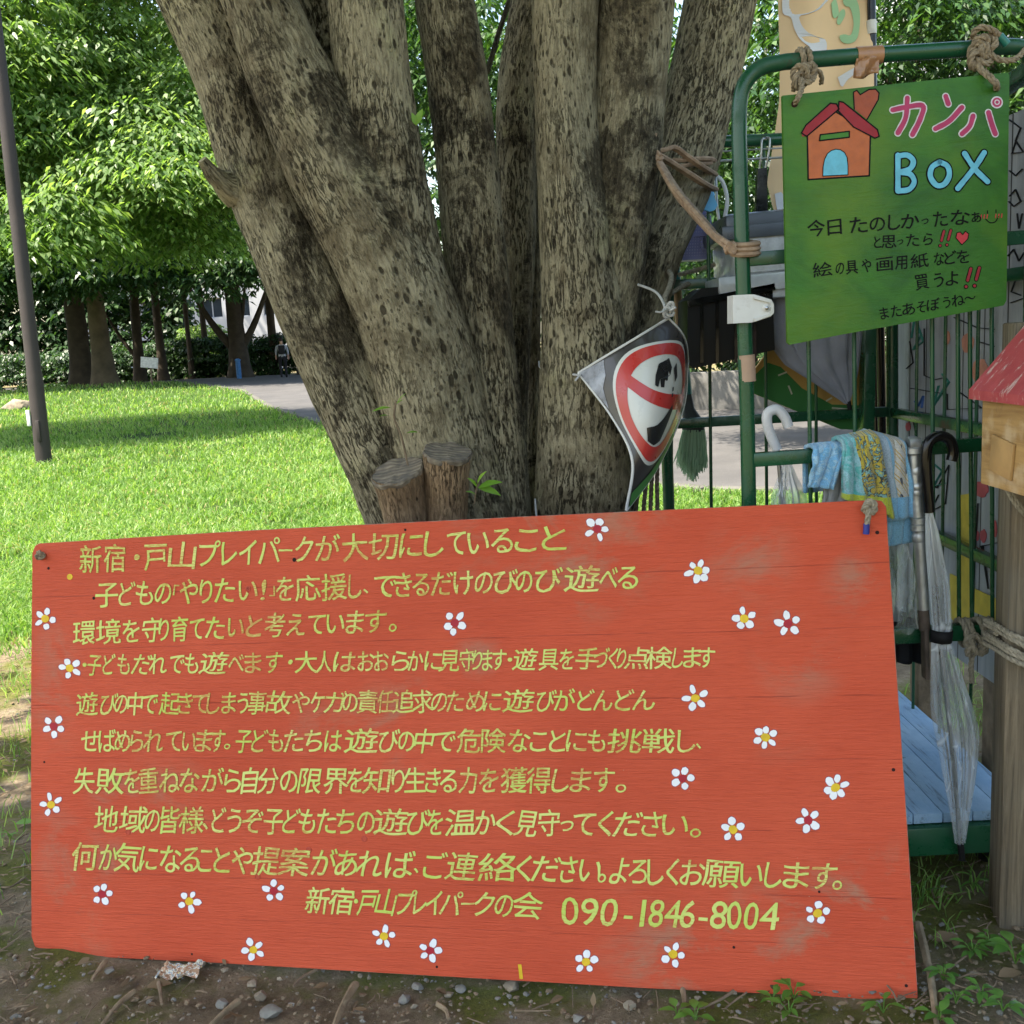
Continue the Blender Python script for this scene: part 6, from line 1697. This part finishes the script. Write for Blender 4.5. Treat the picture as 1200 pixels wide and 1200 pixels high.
KANPA = [[(1046, 129), (1060, 126), (1081, 124), (1078, 140), (1069, 158)], [(1063, 115), (1061, 138), (1052, 156)], [(1108, 113), (1111, 122)], [(1096, 151), (1112, 142), (1127, 126)], [(1140, 136), (1136, 148), (1127, 157)], [(1158, 132), (1162, 146), (1166, 157)]]
for i, s_ in enumerate(KANPA): stroke(mb, s_, 8.6, .0006 + .00005 * i, 0)
for i, s_ in enumerate(KANPA): stroke(mb, s_, 5.8, .0011 + .00005 * i, 1)
for r_, d_, m_ in ((7.2, .0006, 0), (5.6, .0010, 1), (3.2, .0013, 0), (2.0, .0016, 1)):
    mb.add([spx(1168 + r_ * math.cos(t), 120 + r_ * math.sin(t), d_) for t in np.linspace(0, 2 * math.pi, 17)[:-1]], [tuple(range(16))], m_)
mb.build('lettering', [WH, MG], gs, False)
mb = MB()
BOX = [[(1052, 182), (1052, 224)], [(1052, 183), (1063, 182), (1070, 189), (1066, 198), (1054, 202)], [(1054, 202), (1066, 204), (1071, 213), (1065, 222), (1052, 224)], [(1101, 190), (1092, 196), (1090, 207), (1097, 217), (1106, 216), (1112, 206), (1110, 195), (1101, 190)], [(1130, 180), (1142, 198), (1157, 213)], [(1153, 179), (1142, 196), (1122, 221)]]
for i, s_ in enumerate(BOX): stroke(mb, s_, 9.4, .0006 + .00005 * i, 0)
for i, s_ in enumerate(BOX): stroke(mb, s_, 6.2, .0011 + .00005 * i, 1)
mb.build('lettering', [K_, CY], gs, False)
GLINES = [('今日たのしかったなぁ', '946-967 970-986 996-1016 1019-1037 1041-1055 1056-1077 1080-1087 1094-1110 1114-1136 1138-1149', 268, 253, 21),
          ('と思った ら'.replace(' ', ''), '1024-1032 1033-1050 1051-1058 1062-1077 1082-1093', 284, 280, 17),
          ('絵の具や画用紙などを', '951-976 980-988 991-1005 1010-1021 1027-1046 1049-1063 1067-1088 1094-1106 1106-1121 1121-1136', 317, 300, 18),
          ('買うよ', '1072-1088 1094-1105 1108-1123', 331, 325, 20),
          ('またあそぼうね〜', '1031-1041 1044-1056 1057-1072 1074-1085 1086-1101 1105-1113 1115-1130 1130-1143', 368, 348, 16)]
for tx, xs, y0, y1, em in GLINES:
    mb = MB(); write(mb, tx, xr_(xs), y0, y1, em, spx, bold=.008, lift=.0005, shear=.06, jit=1.3); mb.build('lettering', K_, gs, False)
mb = MB()
for x0, y0 in ((1104, 272), (1112, 271), (1135, 316), (1145, 315)):
    mb = MB()
    k = 1.0 if y0 < 300 else 1.25
    for w_, d_, m_ in ((4.2 * k, .0006, 1), (2.6 * k, .0010, 0)):
        stroke(mb, [(x0 + 2 * k, y0 - 1), (x0 - 1 * k, y0 + 10 * k)], w_, d_, m_)
        mb.add([spx(x0 - 2.5 * k + w_ * .55 * math.cos(t), y0 + 16 * k + w_ * .55 * math.sin(t), d_) for t in np.linspace(0, 2 * math.pi, 11)[:-1]], [tuple(range(10))], m_)
    mb.build('exclamation_mark', [DR, K_], gs, False)
mb = MB()
H = [(1127, 287), (1120, 279), (1121, 273), (1125, 272), (1128, 275), (1131, 271), (1135, 274), (1134, 280)]
poly(mb, H, .0006, 2)
for a, b in zip(H, H[1:] + H[:1]): stroke(mb, [a, b], 1.0, .001, 1)
mb.build('heart', [DR, K_, paint('bright_red', (.50, .04, .05))], gs, False)
mb = MB()
for x in (1150, 1153.5, 1157, 1167, 1170.5, 1174): stroke(mb, [(x, 252 - (x - 1150) * .05), (x - .6, 256 - (x - 1150) * .05)], 1.3, .0006, 2)
stroke(mb, [(1155, 257), (1160, 261), (1166, 260), (1170, 254)], 1.3, .0006, 1); stroke(mb, [(1157, 247), (1157, 250)], 1.3, .0006, 1); stroke(mb, [(1167, 246), (1167, 249)], 1.3, .0006, 1)
mb.build('smile', [DR, K_, paint('bright_red', (.50, .04, .05))], gs, False)
mb = MB(); qs = sn.to_track_quat('Z', 'Y').to_matrix()
for x, y in ((931, 122), (1168, 103)): mb.lathe([(.006, -.0006), (.006, -.0010)], spx(x, y), 14, 0, qs)
mb.build('hole', M_HOLE, gs, False)

# ------------------------------------------------------------------ folded warning sign on the tree
EL = [(678, 437, 2.30), (714, 415, 2.255), (749, 394, 2.25), (783, 373, 2.29)]            # L -> T
TRc = [(783, 373, 2.29), (797, 388, 2.31), (804, 403, 2.36), (806, 424, 2.44)]            # T -> R
LB = [(678, 437, 2.30), (718, 490, 2.23), (741, 540, 2.19), (734, 598, 2.20)]             # L -> B
RB = [(806, 424, 2.44), (800, 480, 2.36), (770, 548, 2.27), (734, 598, 2.20)]             # R -> B
def cur(c, t):
    P_ = [at(*q) for q in c]; Q = [P_[0] * 2 - P_[1]] + P_ + [P_[-1] * 2 - P_[-2]]
    x = min(max(t, 0), 1) * 3; i = min(2, int(x)); t = x - i
    p0, p1, p2, p3 = Q[i:i + 4]
    return 0.5 * ((2 * p1) + (p2 - p0) * t + (2 * p0 - 5 * p1 + 4 * p2 - p3) * t * t + (3 * p1 - p0 - 3 * p2 + p3) * t ** 3)
cL, cT, cR, cB = at(*EL[0]), at(*EL[-1]), at(*TRc[-1]), at(*RB[-1])
def sheet(a, b):            # a: L->T, b: L->B
    p = cur(EL, a) * (1 - b) + cur(RBr, a) * b + cur(LB, b) * (1 - a) + cur(TRc, b) * a
    p -= cL * (1 - a) * (1 - b) + cT * a * (1 - b) + cB * (1 - a) * b + cR * a * b
    p.y -= .030 * math.sin(math.pi * a) * math.sin(math.pi * b)
    p.x -= .012 * math.sin(math.pi * a) * math.sin(math.pi * b)
    p.z -= .016 * math.sin(math.pi * a) * math.sin(math.pi * b)
    return p
RBr = RB[::-1]              # B -> R
def shn(a, b):
    e = 1e-3; n_ = (sheet(a + e, b) - sheet(a - e, b)).cross(sheet(a, b + e) - sheet(a, b - e)).normalized()
    return -n_ if n_.dot(sheet(.5, .5) - CAM_POS) > 0 and n_.y > 0 else n_
def sxy(X, Y, d=0.0):       # diamond coordinates: X right, Y up, corners at +-1
    a = (X + 1 + Y) / 2; b = (X + 1 - Y) / 2
    n_ = shn(a, b)
    if n_.y > 0: n_ = -n_
    return sheet(a, b) + n_ * d
M_SB = simple('dark_sign_print', (.040, .034, .033), .35, .15, 6, coat=.3)
ws = thing('warning_sign', at(735, 598, 2.2), 'bent diamond shaped warning sign with red prohibition circle tied round the tree stem', 'sign')
mb = MB(); mb.grid(lambda u, v: sheet(u, v), 40, 40); sh_ = mb.build('panel', M_SB, ws); sh_.modifiers.new('thick', 'SOLIDIFY').thickness = .0016
def spolar(mb, r0, r1, d, mt, nr=6, na=64):
    rs_ = np.linspace(r0, r1, nr + 1)
    vs = [sxy(r * math.cos(t), r * math.sin(t), d) for r in rs_ for t in np.linspace(0, 2 * math.pi, na + 1)[:-1]]
    fs = [(i * na + k, i * na + (k + 1) % na, (i + 1) * na + (k + 1) % na, (i + 1) * na + k) for i in range(nr) for k in range(na)]
    mb.add(vs, fs, mt)
def sline(mb, a, b, w, d, mt, n=14):
    a, b = Vector((*a, 0)), Vector((*b, 0)); t = (b - a).normalized(); nn = Vector((-t.y, t.x, 0)) * w / 2
    vs = []
    for i in range(n + 1):
        p = a.lerp(b, i / n); vs += [sxy(p.x + nn.x, p.y + nn.y, d), sxy(p.x - nn.x, p.y - nn.y, d)]
    mb.add(vs, [(2 * i, 2 * i + 1, 2 * i + 3, 2 * i + 2) for i in range(n)], mt)
def spoly(mb, pts, d, mt, dy=.012):
    y = min(p[1] for p in pts); y1 = max(p[1] for p in pts)
    def spans(yy):
        xs = []
        for (ax_, ay), (bx_, by) in zip(pts, pts[1:] + pts[:1]):
            if (ay > yy) != (by > yy): xs.append(ax_ + (bx_ - ax_) * (yy - ay) / (by - ay))
        xs.sort(); return list(zip(xs[::2], xs[1::2]))
    while y < y1 - 1e-6:
        yb_ = min(y + dy, y1)
        lo_, hi_ = spans(y + 1e-5), spans(yb_ - 1e-5)
        if len(lo_) != len(hi_): lo_ = hi_ = spans((y + yb_) / 2)
        for (l0, r0), (l1, r1) in zip(lo_, hi_):
            n = max(1, int((max(r0, r1) - min(l0, l1)) / .03))
            vs = []
            for k in range(n + 1): vs += [sxy(l0 + (r0 - l0) * k / n, y, d), sxy(l1 + (r1 - l1) * k / n, yb_, d)]
            mb.add(vs, [(2 * k, 2 * k + 2, 2 * k + 3, 2 * k + 1) for k in range(n)], mt)
        y = yb_
mb = MB()
spolar(mb, .0, .625, .0026, 0, 10)
spolar(mb, .455, .59, .0036, 1, 4)
sline(mb, (-.46, .15), (.46, -.17), .13, .0038, 1)
for poly_ in ([(-.06, .36), (.10, .40), (.16, .28), (.13, .20), (.10, .26), (.09, .16), (.045, .17), (.04, .10), (-.01, .11), (-.03, .20), (-.05, .12), (-.10, .14), (-.10, .24)],
              [(.20, .26), (.26, .30), (.28, .14), (.23, .10)], [(.185, .06), (.21, .06), (.21, .02), (.185, .02)], [(.185, -.0), (.21, -.0), (.21, -.035), (.185, -.035)],
              [(-.18, -.28), (-.02, -.25), (.10, -.19), (.22, -.11), (.24, -.16), (.10, -.40), (-.02, -.44), (-.14, -.42)]):
    spoly(mb, poly_, .0046, 2)
mb.build('prohibition_symbol', [simple('sign_white_print', (.60, .61, .58), .35, .04, 10, coat=.3), simple('sign_red_print', (.50, .035, .03), .35, .08, 10, coat=.3), simple('sign_black_print', (.012, .012, .013), .35, .1, 10, coat=.3)], ws)
mb = MB()
for a_, b_ in (((0, 0), (1, 0)), ((0, 0), (0, 1)), ((1, 0), (1, 1)), ((0, 1), (1, 1))):
    pts = [sheet(a_[0] + (b_[0] - a_[0]) * t, a_[1] + (b_[1] - a_[1]) * t) for t in np.linspace(0, 1, 40)]
    mb.tube(pts, .0032, 8)
mb.build('white_rim', M_WPL, ws)
mb = MB()
spoly(mb, [(-.995, 0), (-.72, .25), (-.70, .1), (-.74, -.05), (-.70, -.25)], .0026, 0)
mb.build('worn_corner', simple('scuffed_laminate', (.30, .32, .37), .3, .5, 30, .5, 30), ws)
mb = MB(); mb.grid(lambda u, v: sxy(-.02 + u * .98 - .0, -.98 + u * .98 + v * .06 * (1 - u) + .0, .0026) if False else sheet(.02 + .5 * u, 1 - .10 * v * (1 - .6 * u)) + Vector((.002, -.003, 0)), 16, 4)
mb.build('green_edge', simple('green_edge_print', (.06, .24, .05), .4, .1, 10), ws)
# cords
M_CORD = simple('white_cord', (.50, .50, .49), .8, .15, 90, .4, 200)
tcd = thing('tie_cord', at(783, 366, 2.27), 'thin white cord tying the bent warning sign round the tree stem', 'cord')
mb = MB(); mb.tube(resample([at(632, 424, 2.50), at(634, 431, 2.40), at(650, 434, 2.36), at(668, 438, 2.33), at(679, 440, 2.295)], 24), .0028, 8); mb.tube([at(679, 440, 2.295), at(680, 439, 2.29), at(674, 446, 2.28)], .0024, 7); mb.build('strand', M_CORD, tcd)
mb = MB(); mb.tube(resample([at(735, 330, 2.44), at(752, 335, 2.40), at(768, 342, 2.36), at(776, 352, 2.32), at(782, 368, 2.27)], 24), .0030, 8); mb.build('strand', M_CORD, tcd)
mb = MB(); knot(mb, at(783, 366, 2.27), .012, .0032, .3); knot(mb, at(786, 359, 2.27), .009, .003, 1.0)
for p in ([at(782, 362, 2.26), at(774, 366, 2.25), at(768, 365, 2.25)], [at(785, 364, 2.26), at(792, 360, 2.25)]): mb.tube(p, .0024, 7)
mb.build('knot', M_CORD, tcd)
mb = MB(); mb.tube([at(627, 585, 2.4), at(628, 600, 2.36), at(630, 612, 2.34)], .0022, 7); mb.build('strand', M_CORD, tcd)
mb = MB()
mb.rope([at(784, 318, 2.56), at(787, 325, 2.5), at(784, 338, 2.42), at(779, 350, 2.34), at(781, 360, 2.30)], .0062)
mb.rope([at(786, 345, 2.62), at(796, 338, 2.66), at(808, 332, BY)], .006); mb.rope([at(796, 322, 2.68), at(815, 317, BY), at(838, 310, BY)], .006)
o = mb.build('hemp_rope', M_GREYROPE); tag(o, 'greyish twisted rope running from the warning sign corner to the back of the cart', 'rope')
mb = MB()
for k, x in enumerate((758, 764, 770)):
    mb.rope([at(x + 6 - k * 2, 520, 2.52), at(x, 560, 2.5), at(x - 4 + 2 * k, 600, 2.46), at(x - 6, 640, 2.44)], .0055)
o = mb.build('hemp_rope', simple('brown_rope', (.16, .12, .085), .95, .3, 90, .4, 200)); tag(o, 'dark brown rope strands hanging behind the lower tip of the warning sign', 'rope')
bpy.data.objects.remove(_to)
# ------------------------------------------------------------------ near ground: stones, twigs, leaves, weeds
def gp(px, py, dz=0.0):
    z = 0.0
    for _ in range(4):
        p = on_ground(px, py, z); z = gz1(p.x, p.y)
    return Vector((p.x, p.y, z + dz))
STN = [(497, 1158, 8, 'rounded pale stone just below the two flowers at the board foot', 0), (787, 1073 + 85, 12, 'angular pale stone', 0)]
rs_ = random.Random(11)
big_stones = [(490, 1156, 7, 'small upright pale grey stone below the middle of the board'), (600, 1157, 10, 'pale angular stone under the yellow paint dash'), (473, 1170, 8, 'grey stone lying left of the upright pale stone'),
              (526, 1165, 6, 'whitish stone right of the upright pale stone'), (540, 1158, 7, 'flat beige stone nearly touching the board foot'), (305, 1167, 8, 'grey angular stone below the middle of the board left half'), (318, 1186, 12, 'large flat grey stone at the bottom edge left of centre'),
              (296, 1153, 8, 'long slate grey stone near the board foot'), (677, 1192, 9, 'broad pale stone at the bottom edge right of centre'), (738, 1178, 7, 'squarish grey green stone at the bottom edge under the board right half'), (129, 1137, 6, 'small buff stone beside the dark twig at the board left end'),
              (151, 1148, 6, 'bluish stone chip below the board left end'), (262, 1176, 7, 'tan stone left of the grey angular stone'), (420, 1185, 5, 'little white stone chip at the bottom edge')]
for i, (px, py, s_, lab) in enumerate(big_stones):
    p = gp(px, py); r = s_ / F * (p.y * .92)
    rock('stone', (p.x, p.y, p.z + r * .02), (r * rs_.uniform(.9, 1.3), r * rs_.uniform(.8, 1.1), r * rs_.uniform(.5, .8)), lab, (M_STONE, M_STONE2)[i % 2], i + 1)
# pebbles: uncountable grit
mb = MB()
ico = bmesh.new(); bmesh.ops.create_icosphere(ico, subdivisions=1, radius=1); IV = [v.co.copy() for v in ico.verts]; IF = [tuple(v.index for v in f.verts) for f in ico.faces]; ico.free()
def pebble(p, r):
    s_ = Vector((r * rs_.uniform(.7, 1.5), r * rs_.uniform(.7, 1.3), r * rs_.uniform(.4, .8))); rot = Matrix.Rotation(rs_.uniform(0, 6.28), 3, 'Z')
    k = rs_.uniform(0, 99)
    mb.add([Vector(p) + rot @ Vector((v.x * s_.x, v.y * s_.y, v.z * s_.z)) * (1 + .55 * noise.noise(v * 1.3 + Vector((k, 0, 0)))) for v in IV], IF, rs_.choice((0, 1, 2, 2, 2)))
for k in range(3200):
    px, py = (rs_.uniform(-60, 1260), rs_.uniform(1120, 1225)) if k < 2300 else ((rs_.uniform(-60, 45), rs_.uniform(800, 1200)) if k < 2700 else (rs_.uniform(1040, 1260), rs_.uniform(930, 1200)))
    p = gp(px, py); pebble((p.x, p.y, p.z - .0005), .0012 + .0055 * rs_.random() ** 4)
pe = mb.build('pebbles', [M_STONE, M_STONE2, simple('soil_clod', (.20, .15, .10), .95, .4, 20, .5, 90)], None, False); tag(pe, kind='stuff')

# fallen leaves and bark chips: litter, plus a few big leaves of their own
M_DEAD = leafmat('dead_leaf', (.07, .045, .026), (.15, .10, .058), (.30, .22, .135), .12, .2, .7)
M_WEED = leafmat('weed_leaf', (.05, .14, .022), (.12, .27, .045), (.24, .40, .09), .35, .4, .4)
mb = MB()
for k in range(1500):
    if k < 850: px, py = rs_.uniform(-80, 42), rs_.uniform(730, 1215) if k < 500 else rs_.uniform(730, 900)
    elif k < 1050: px, py = rs_.uniform(-50, 1250), rs_.uniform(1110, 1225)
    else: px, py = rs_.uniform(1035, 1290), rs_.uniform(800, 1215)
    p = gp(px, py); a = rs_.uniform(0, 6.28); L_ = rs_.uniform(.007, .030)
    d = Vector((math.cos(a), math.sin(a), rs_.gauss(0, .15)))
    if rs_.random() < .45: leaf(mb, p + Vector((0, 0, .003 + rs_.random() * .006)), d, (rs_.gauss(0, .3), rs_.gauss(0, .3), 1), L_, L_ * rs_.uniform(.3, .6), 0, rs_.uniform(-.5, .5), rs_.uniform(-.3, .4))
    else: mb.tube([p + Vector((0, 0, .003)), p + d * L_ * .9 + Vector((0, 0, .004)), p + d * L_ * 1.9 + Vector((rs_.gauss(0, .005), rs_.gauss(0, .005), .003))], rs_.uniform(.0007, .0019), 5, 1)
lit = mb.build('leaf_litter', [M_DEAD, M_TWIG]); tag(lit, kind='stuff')
BIGL = [(18, 968, .055, 'fallen yellow green leaf on the dirt left of the board', M_WEED), (30, 923, .05, 'fallen tan leaf lying above the yellow green leaf left of the board', M_DEAD), (1093, 1106, .06, 'curled brown leaf beside the root right of the board', M_DEAD), (1170, 1148, .05, 'brown leaf among the weeds at the lower right', M_DEAD),
        (172, 1160, .05, 'long buff leaf at the bottom below the board left end', M_DEAD)]
for x, y, L_, lab, mt in BIGL:
    mb = MB(); p = gp(x, y); leaf(mb, p + Vector((0, 0, .006)), (1, .25, .12), (0, -.2, 1), L_, L_ * .5, 0, .3, .2)
    o = mb.build('fallen_leaf', mt, None, True, loc=p); tag(o, lab, 'leaf')
# torn bird-spotted wrapper by the board foot
mb = MB(); p0 = gp(212, 1142)
def fw(u, v): return p0 + Vector(((u - .5) * .085 + .01 * noise.noise(Vector((u * 4, v * 4, 2))), (v - .5) * .05, .010 + .012 * noise.noise(Vector((u * 5, v * 5, 0))) + .006 * noise.noise(Vector((u * 14, v * 14, 4)))))
mb.grid(fw, 18, 14); m = NT('spotted_wrapper'); m.col(m.ramp(m.noise(110, detail=3), [(.40, (.40, .24, .15)), (.48, (.66, .62, .52)), (.56, (.20, .26, .34)), (.62, (.60, .50, .22))], 'CONSTANT')); m.rough(.8)
tag(mb.build('wrapper', m.mat, None, True, loc=p0), 'torn mottled leaf like wrapper lying below the board near its left end', 'wrapper')

def twig(pts, r, lab, cat='twig'):
    mb = MB(); P = [gp(x, y, dz) for x, y, dz in pts]; n = 16
    mb.tube(resample(P, n), list(np.linspace(r, r * .55, n + 1)), 8, 0, True, lambda a, L, i: 1 + .2 * noise.noise(Vector((a, L * 60, r * 900))))
    o = mb.build('twig' if cat == 'twig' else cat, M_ROOT if r > .005 else M_TWIG, None, True, loc=P[0]); tag(o, lab, cat); return o
M_ROOT = simple('root_wood', (.25, .19, .125), .9, .35, 30, .5, 70)
twig([(124, 1131, .008), (117, 1140, .008), (108, 1152, .006)], .0058, 'short dark stick below the left end of the board')
twig([(185, 1150, .006), (188, 1165, .007), (190, 1180, .006)], .0050, 'upright looking short stick left of the spotted wrapper')
twig([(158, 1164, .004), (140, 1180, .006), (122, 1200, .003), (112, 1212, .003)], .0060, 'pale curved root at the bottom left', 'root')
twig([(280, 1175, .003), (262, 1190, .005), (244, 1206, .003)], .0070, 'pale stick slanting at the bottom edge left of the flat grey stone')
twig([(417, 1156, .004), (408, 1172, .008), (398, 1190, .006), (388, 1215, .002)], .0085, 'stout bare root at the bottom edge left of centre', 'root')
twig([(372, 1138, .004), (352, 1150, .006), (344, 1158, .004)], .0040, 'thin bent root end touching the board foot', 'root')
twig([(512, 1178, .003), (522, 1186, .005), (526, 1196, .003)], .0055, 'small pale root stub at the bottom centre', 'root')
twig([(603, 1186, .003), (625, 1187, .004), (646, 1186, .003)], .0022, 'thin dark straight twig lying at the bottom centre')
twig([(800, 1160, .004), (802, 1180, .006), (800, 1200, .004)], .0055, 'root running toward the viewer below the board right half', 'root')
twig([(860, 1167, .01), (845, 1178, .012), (820, 1186, .006)], .0030, 'thin fallen twig crossing below the board right half')
twig([(1076, 1090, .012), (1083, 1120, .016), (1090, 1150, .012), (1096, 1190, .006), (1100, 1220, .004)], .0085, 'long pale stick lying beside the lower right corner of the board')
twig([(1168, 984, .02), (1150, 992, .026), (1135, 996, .02), (1124, 990, .008)], .009, 'bent root poking out of the soil below the cart deck', 'root')
twig([(1172, 1020, .01), (1185, 1035, .02), (1200, 1052, .012)], .010, 'thick root at the foot of the wooden post', 'root')
twig([(30, 1030, .004), (12, 1042, .006), (-8, 1040, .003)], .0028, 'thin twig on the mossy dirt left of the board')
twig([(40, 985, .004), (22, 992, .006), (2, 985, .003)], .0022, 'fine pale twig above the mossy patch left of the board')

# small weeds
def weed(px, py, n, L_, lab, spread=1.0, H=.03, W=.5):
    L_ *= .68; H *= .7
    p = gp(px, py); w = thing('weed', p, lab, 'plant'); mb = MB(); mr = MB()
    for k in range(n):
        a = 2.4 * k + rs_.random(); h = H * rs_.uniform(.5, 1.2); rr_ = spread * L_ * rs_.uniform(.1, .6)
        b = p + Vector((math.cos(a) * rr_, math.sin(a) * rr_, h))
        mr.tube([p, p.lerp(b, .6) + Vector((0, 0, .004)), b], .0009, 5)
        leaf(mb, b, (math.cos(a), math.sin(a), rs_.uniform(.0, .5)), (0, 0, 1), L_ * rs_.uniform(.7, 1.2), L_ * W * rs_.uniform(.8, 1.2), 0, .25, .4)
    mb.build('leaves', M_WEED, w); mr.build('stem', M_WEED, w)
for args in ((930, 1170, 7, .04, 'small weed sprouting at the board foot near its right end'), (905, 1178, 5, .034, 'tiny weed left of the weed at the board foot'), (925, 1190, 6, .035, 'round leaved seedling at the bottom edge below the board'), (1035, 1187, 5, .035, 'two leaved seedling below the lower right corner of the board'),
             (793, 1192, 4, .05, 'broad leaf weed at the bottom edge under the last flowers', .6, .03, .45), (815, 1196, 4, .045, 'pale oval leaf weed at the very bottom right of the broad leaf weed'), (1105, 1150, 9, .036, 'leafy weed right of the long pale stick'), (1140, 1120, 11, .036, 'bushy weed patch at right below the wooden post'),
             (1160, 1110, 9, .032, 'small leaved weed beside the bushy patch'), (1190, 1130, 8, .06, 'large leaved plant at the lower right edge', 1.0, .05, .6), (1150, 1170, 8, .034, 'weed at the lower right below the bushy patch'), (1175, 1185, 8, .04, 'weed in the lower right corner of the view'), (1120, 1176, 6, .03, 'tiny weed below the leafy weed by the stick'),
             (1100, 1200, 6, .045, 'yellowish weed at the bottom beside the stick end'), (1140, 1045, 6, .05, 'narrow leaved weed in the shade left of the post foot', .8, .05, .18), (1085, 1000, 6, .06, 'dark grass like weed under the cart deck', .8, .05, .12), (1080, 1060, 7, .07, 'grassy weed beside the right edge of the board', .7, .06, .10), (12, 985, 5, .03, 'small weed left of the board by the yellow green leaf', .8, .03, .3)):
    weed(*args)
# thin grass along the shaded left strip and under the cart
def keep_strip(X, Y):
    d = noise_mask(X, Y)
    return ((X < -.95) & (Y > 2.0 + 1.3 * RNG.random(len(X))) & (Y < 5.2) & (d > .34)) | ((X > .72) & (Y < 2.9) & (Y > 1.75) & (d > .62)) | ((X > .4) & (Y > 2.7) & (Y < 5.5) & (d > .45))
def noise_mask(X, Y): return np.array([noise.noise(Vector((x * 3.2, y * 3.2, 5.0))) * .5 + .5 for x, y in zip(X, Y)])
V, Fq = blades(26000, lambda n: 1.7 + 3.8 * RNG.random(n), lambda Y: .035 + .006 * Y, lambda Y: .0016 + 0 * Y, keep=keep_strip, lean=1.0)
gr2 = np_mesh('grass', V, Fq, M_GRASS); tag(gr2, kind='stuff')
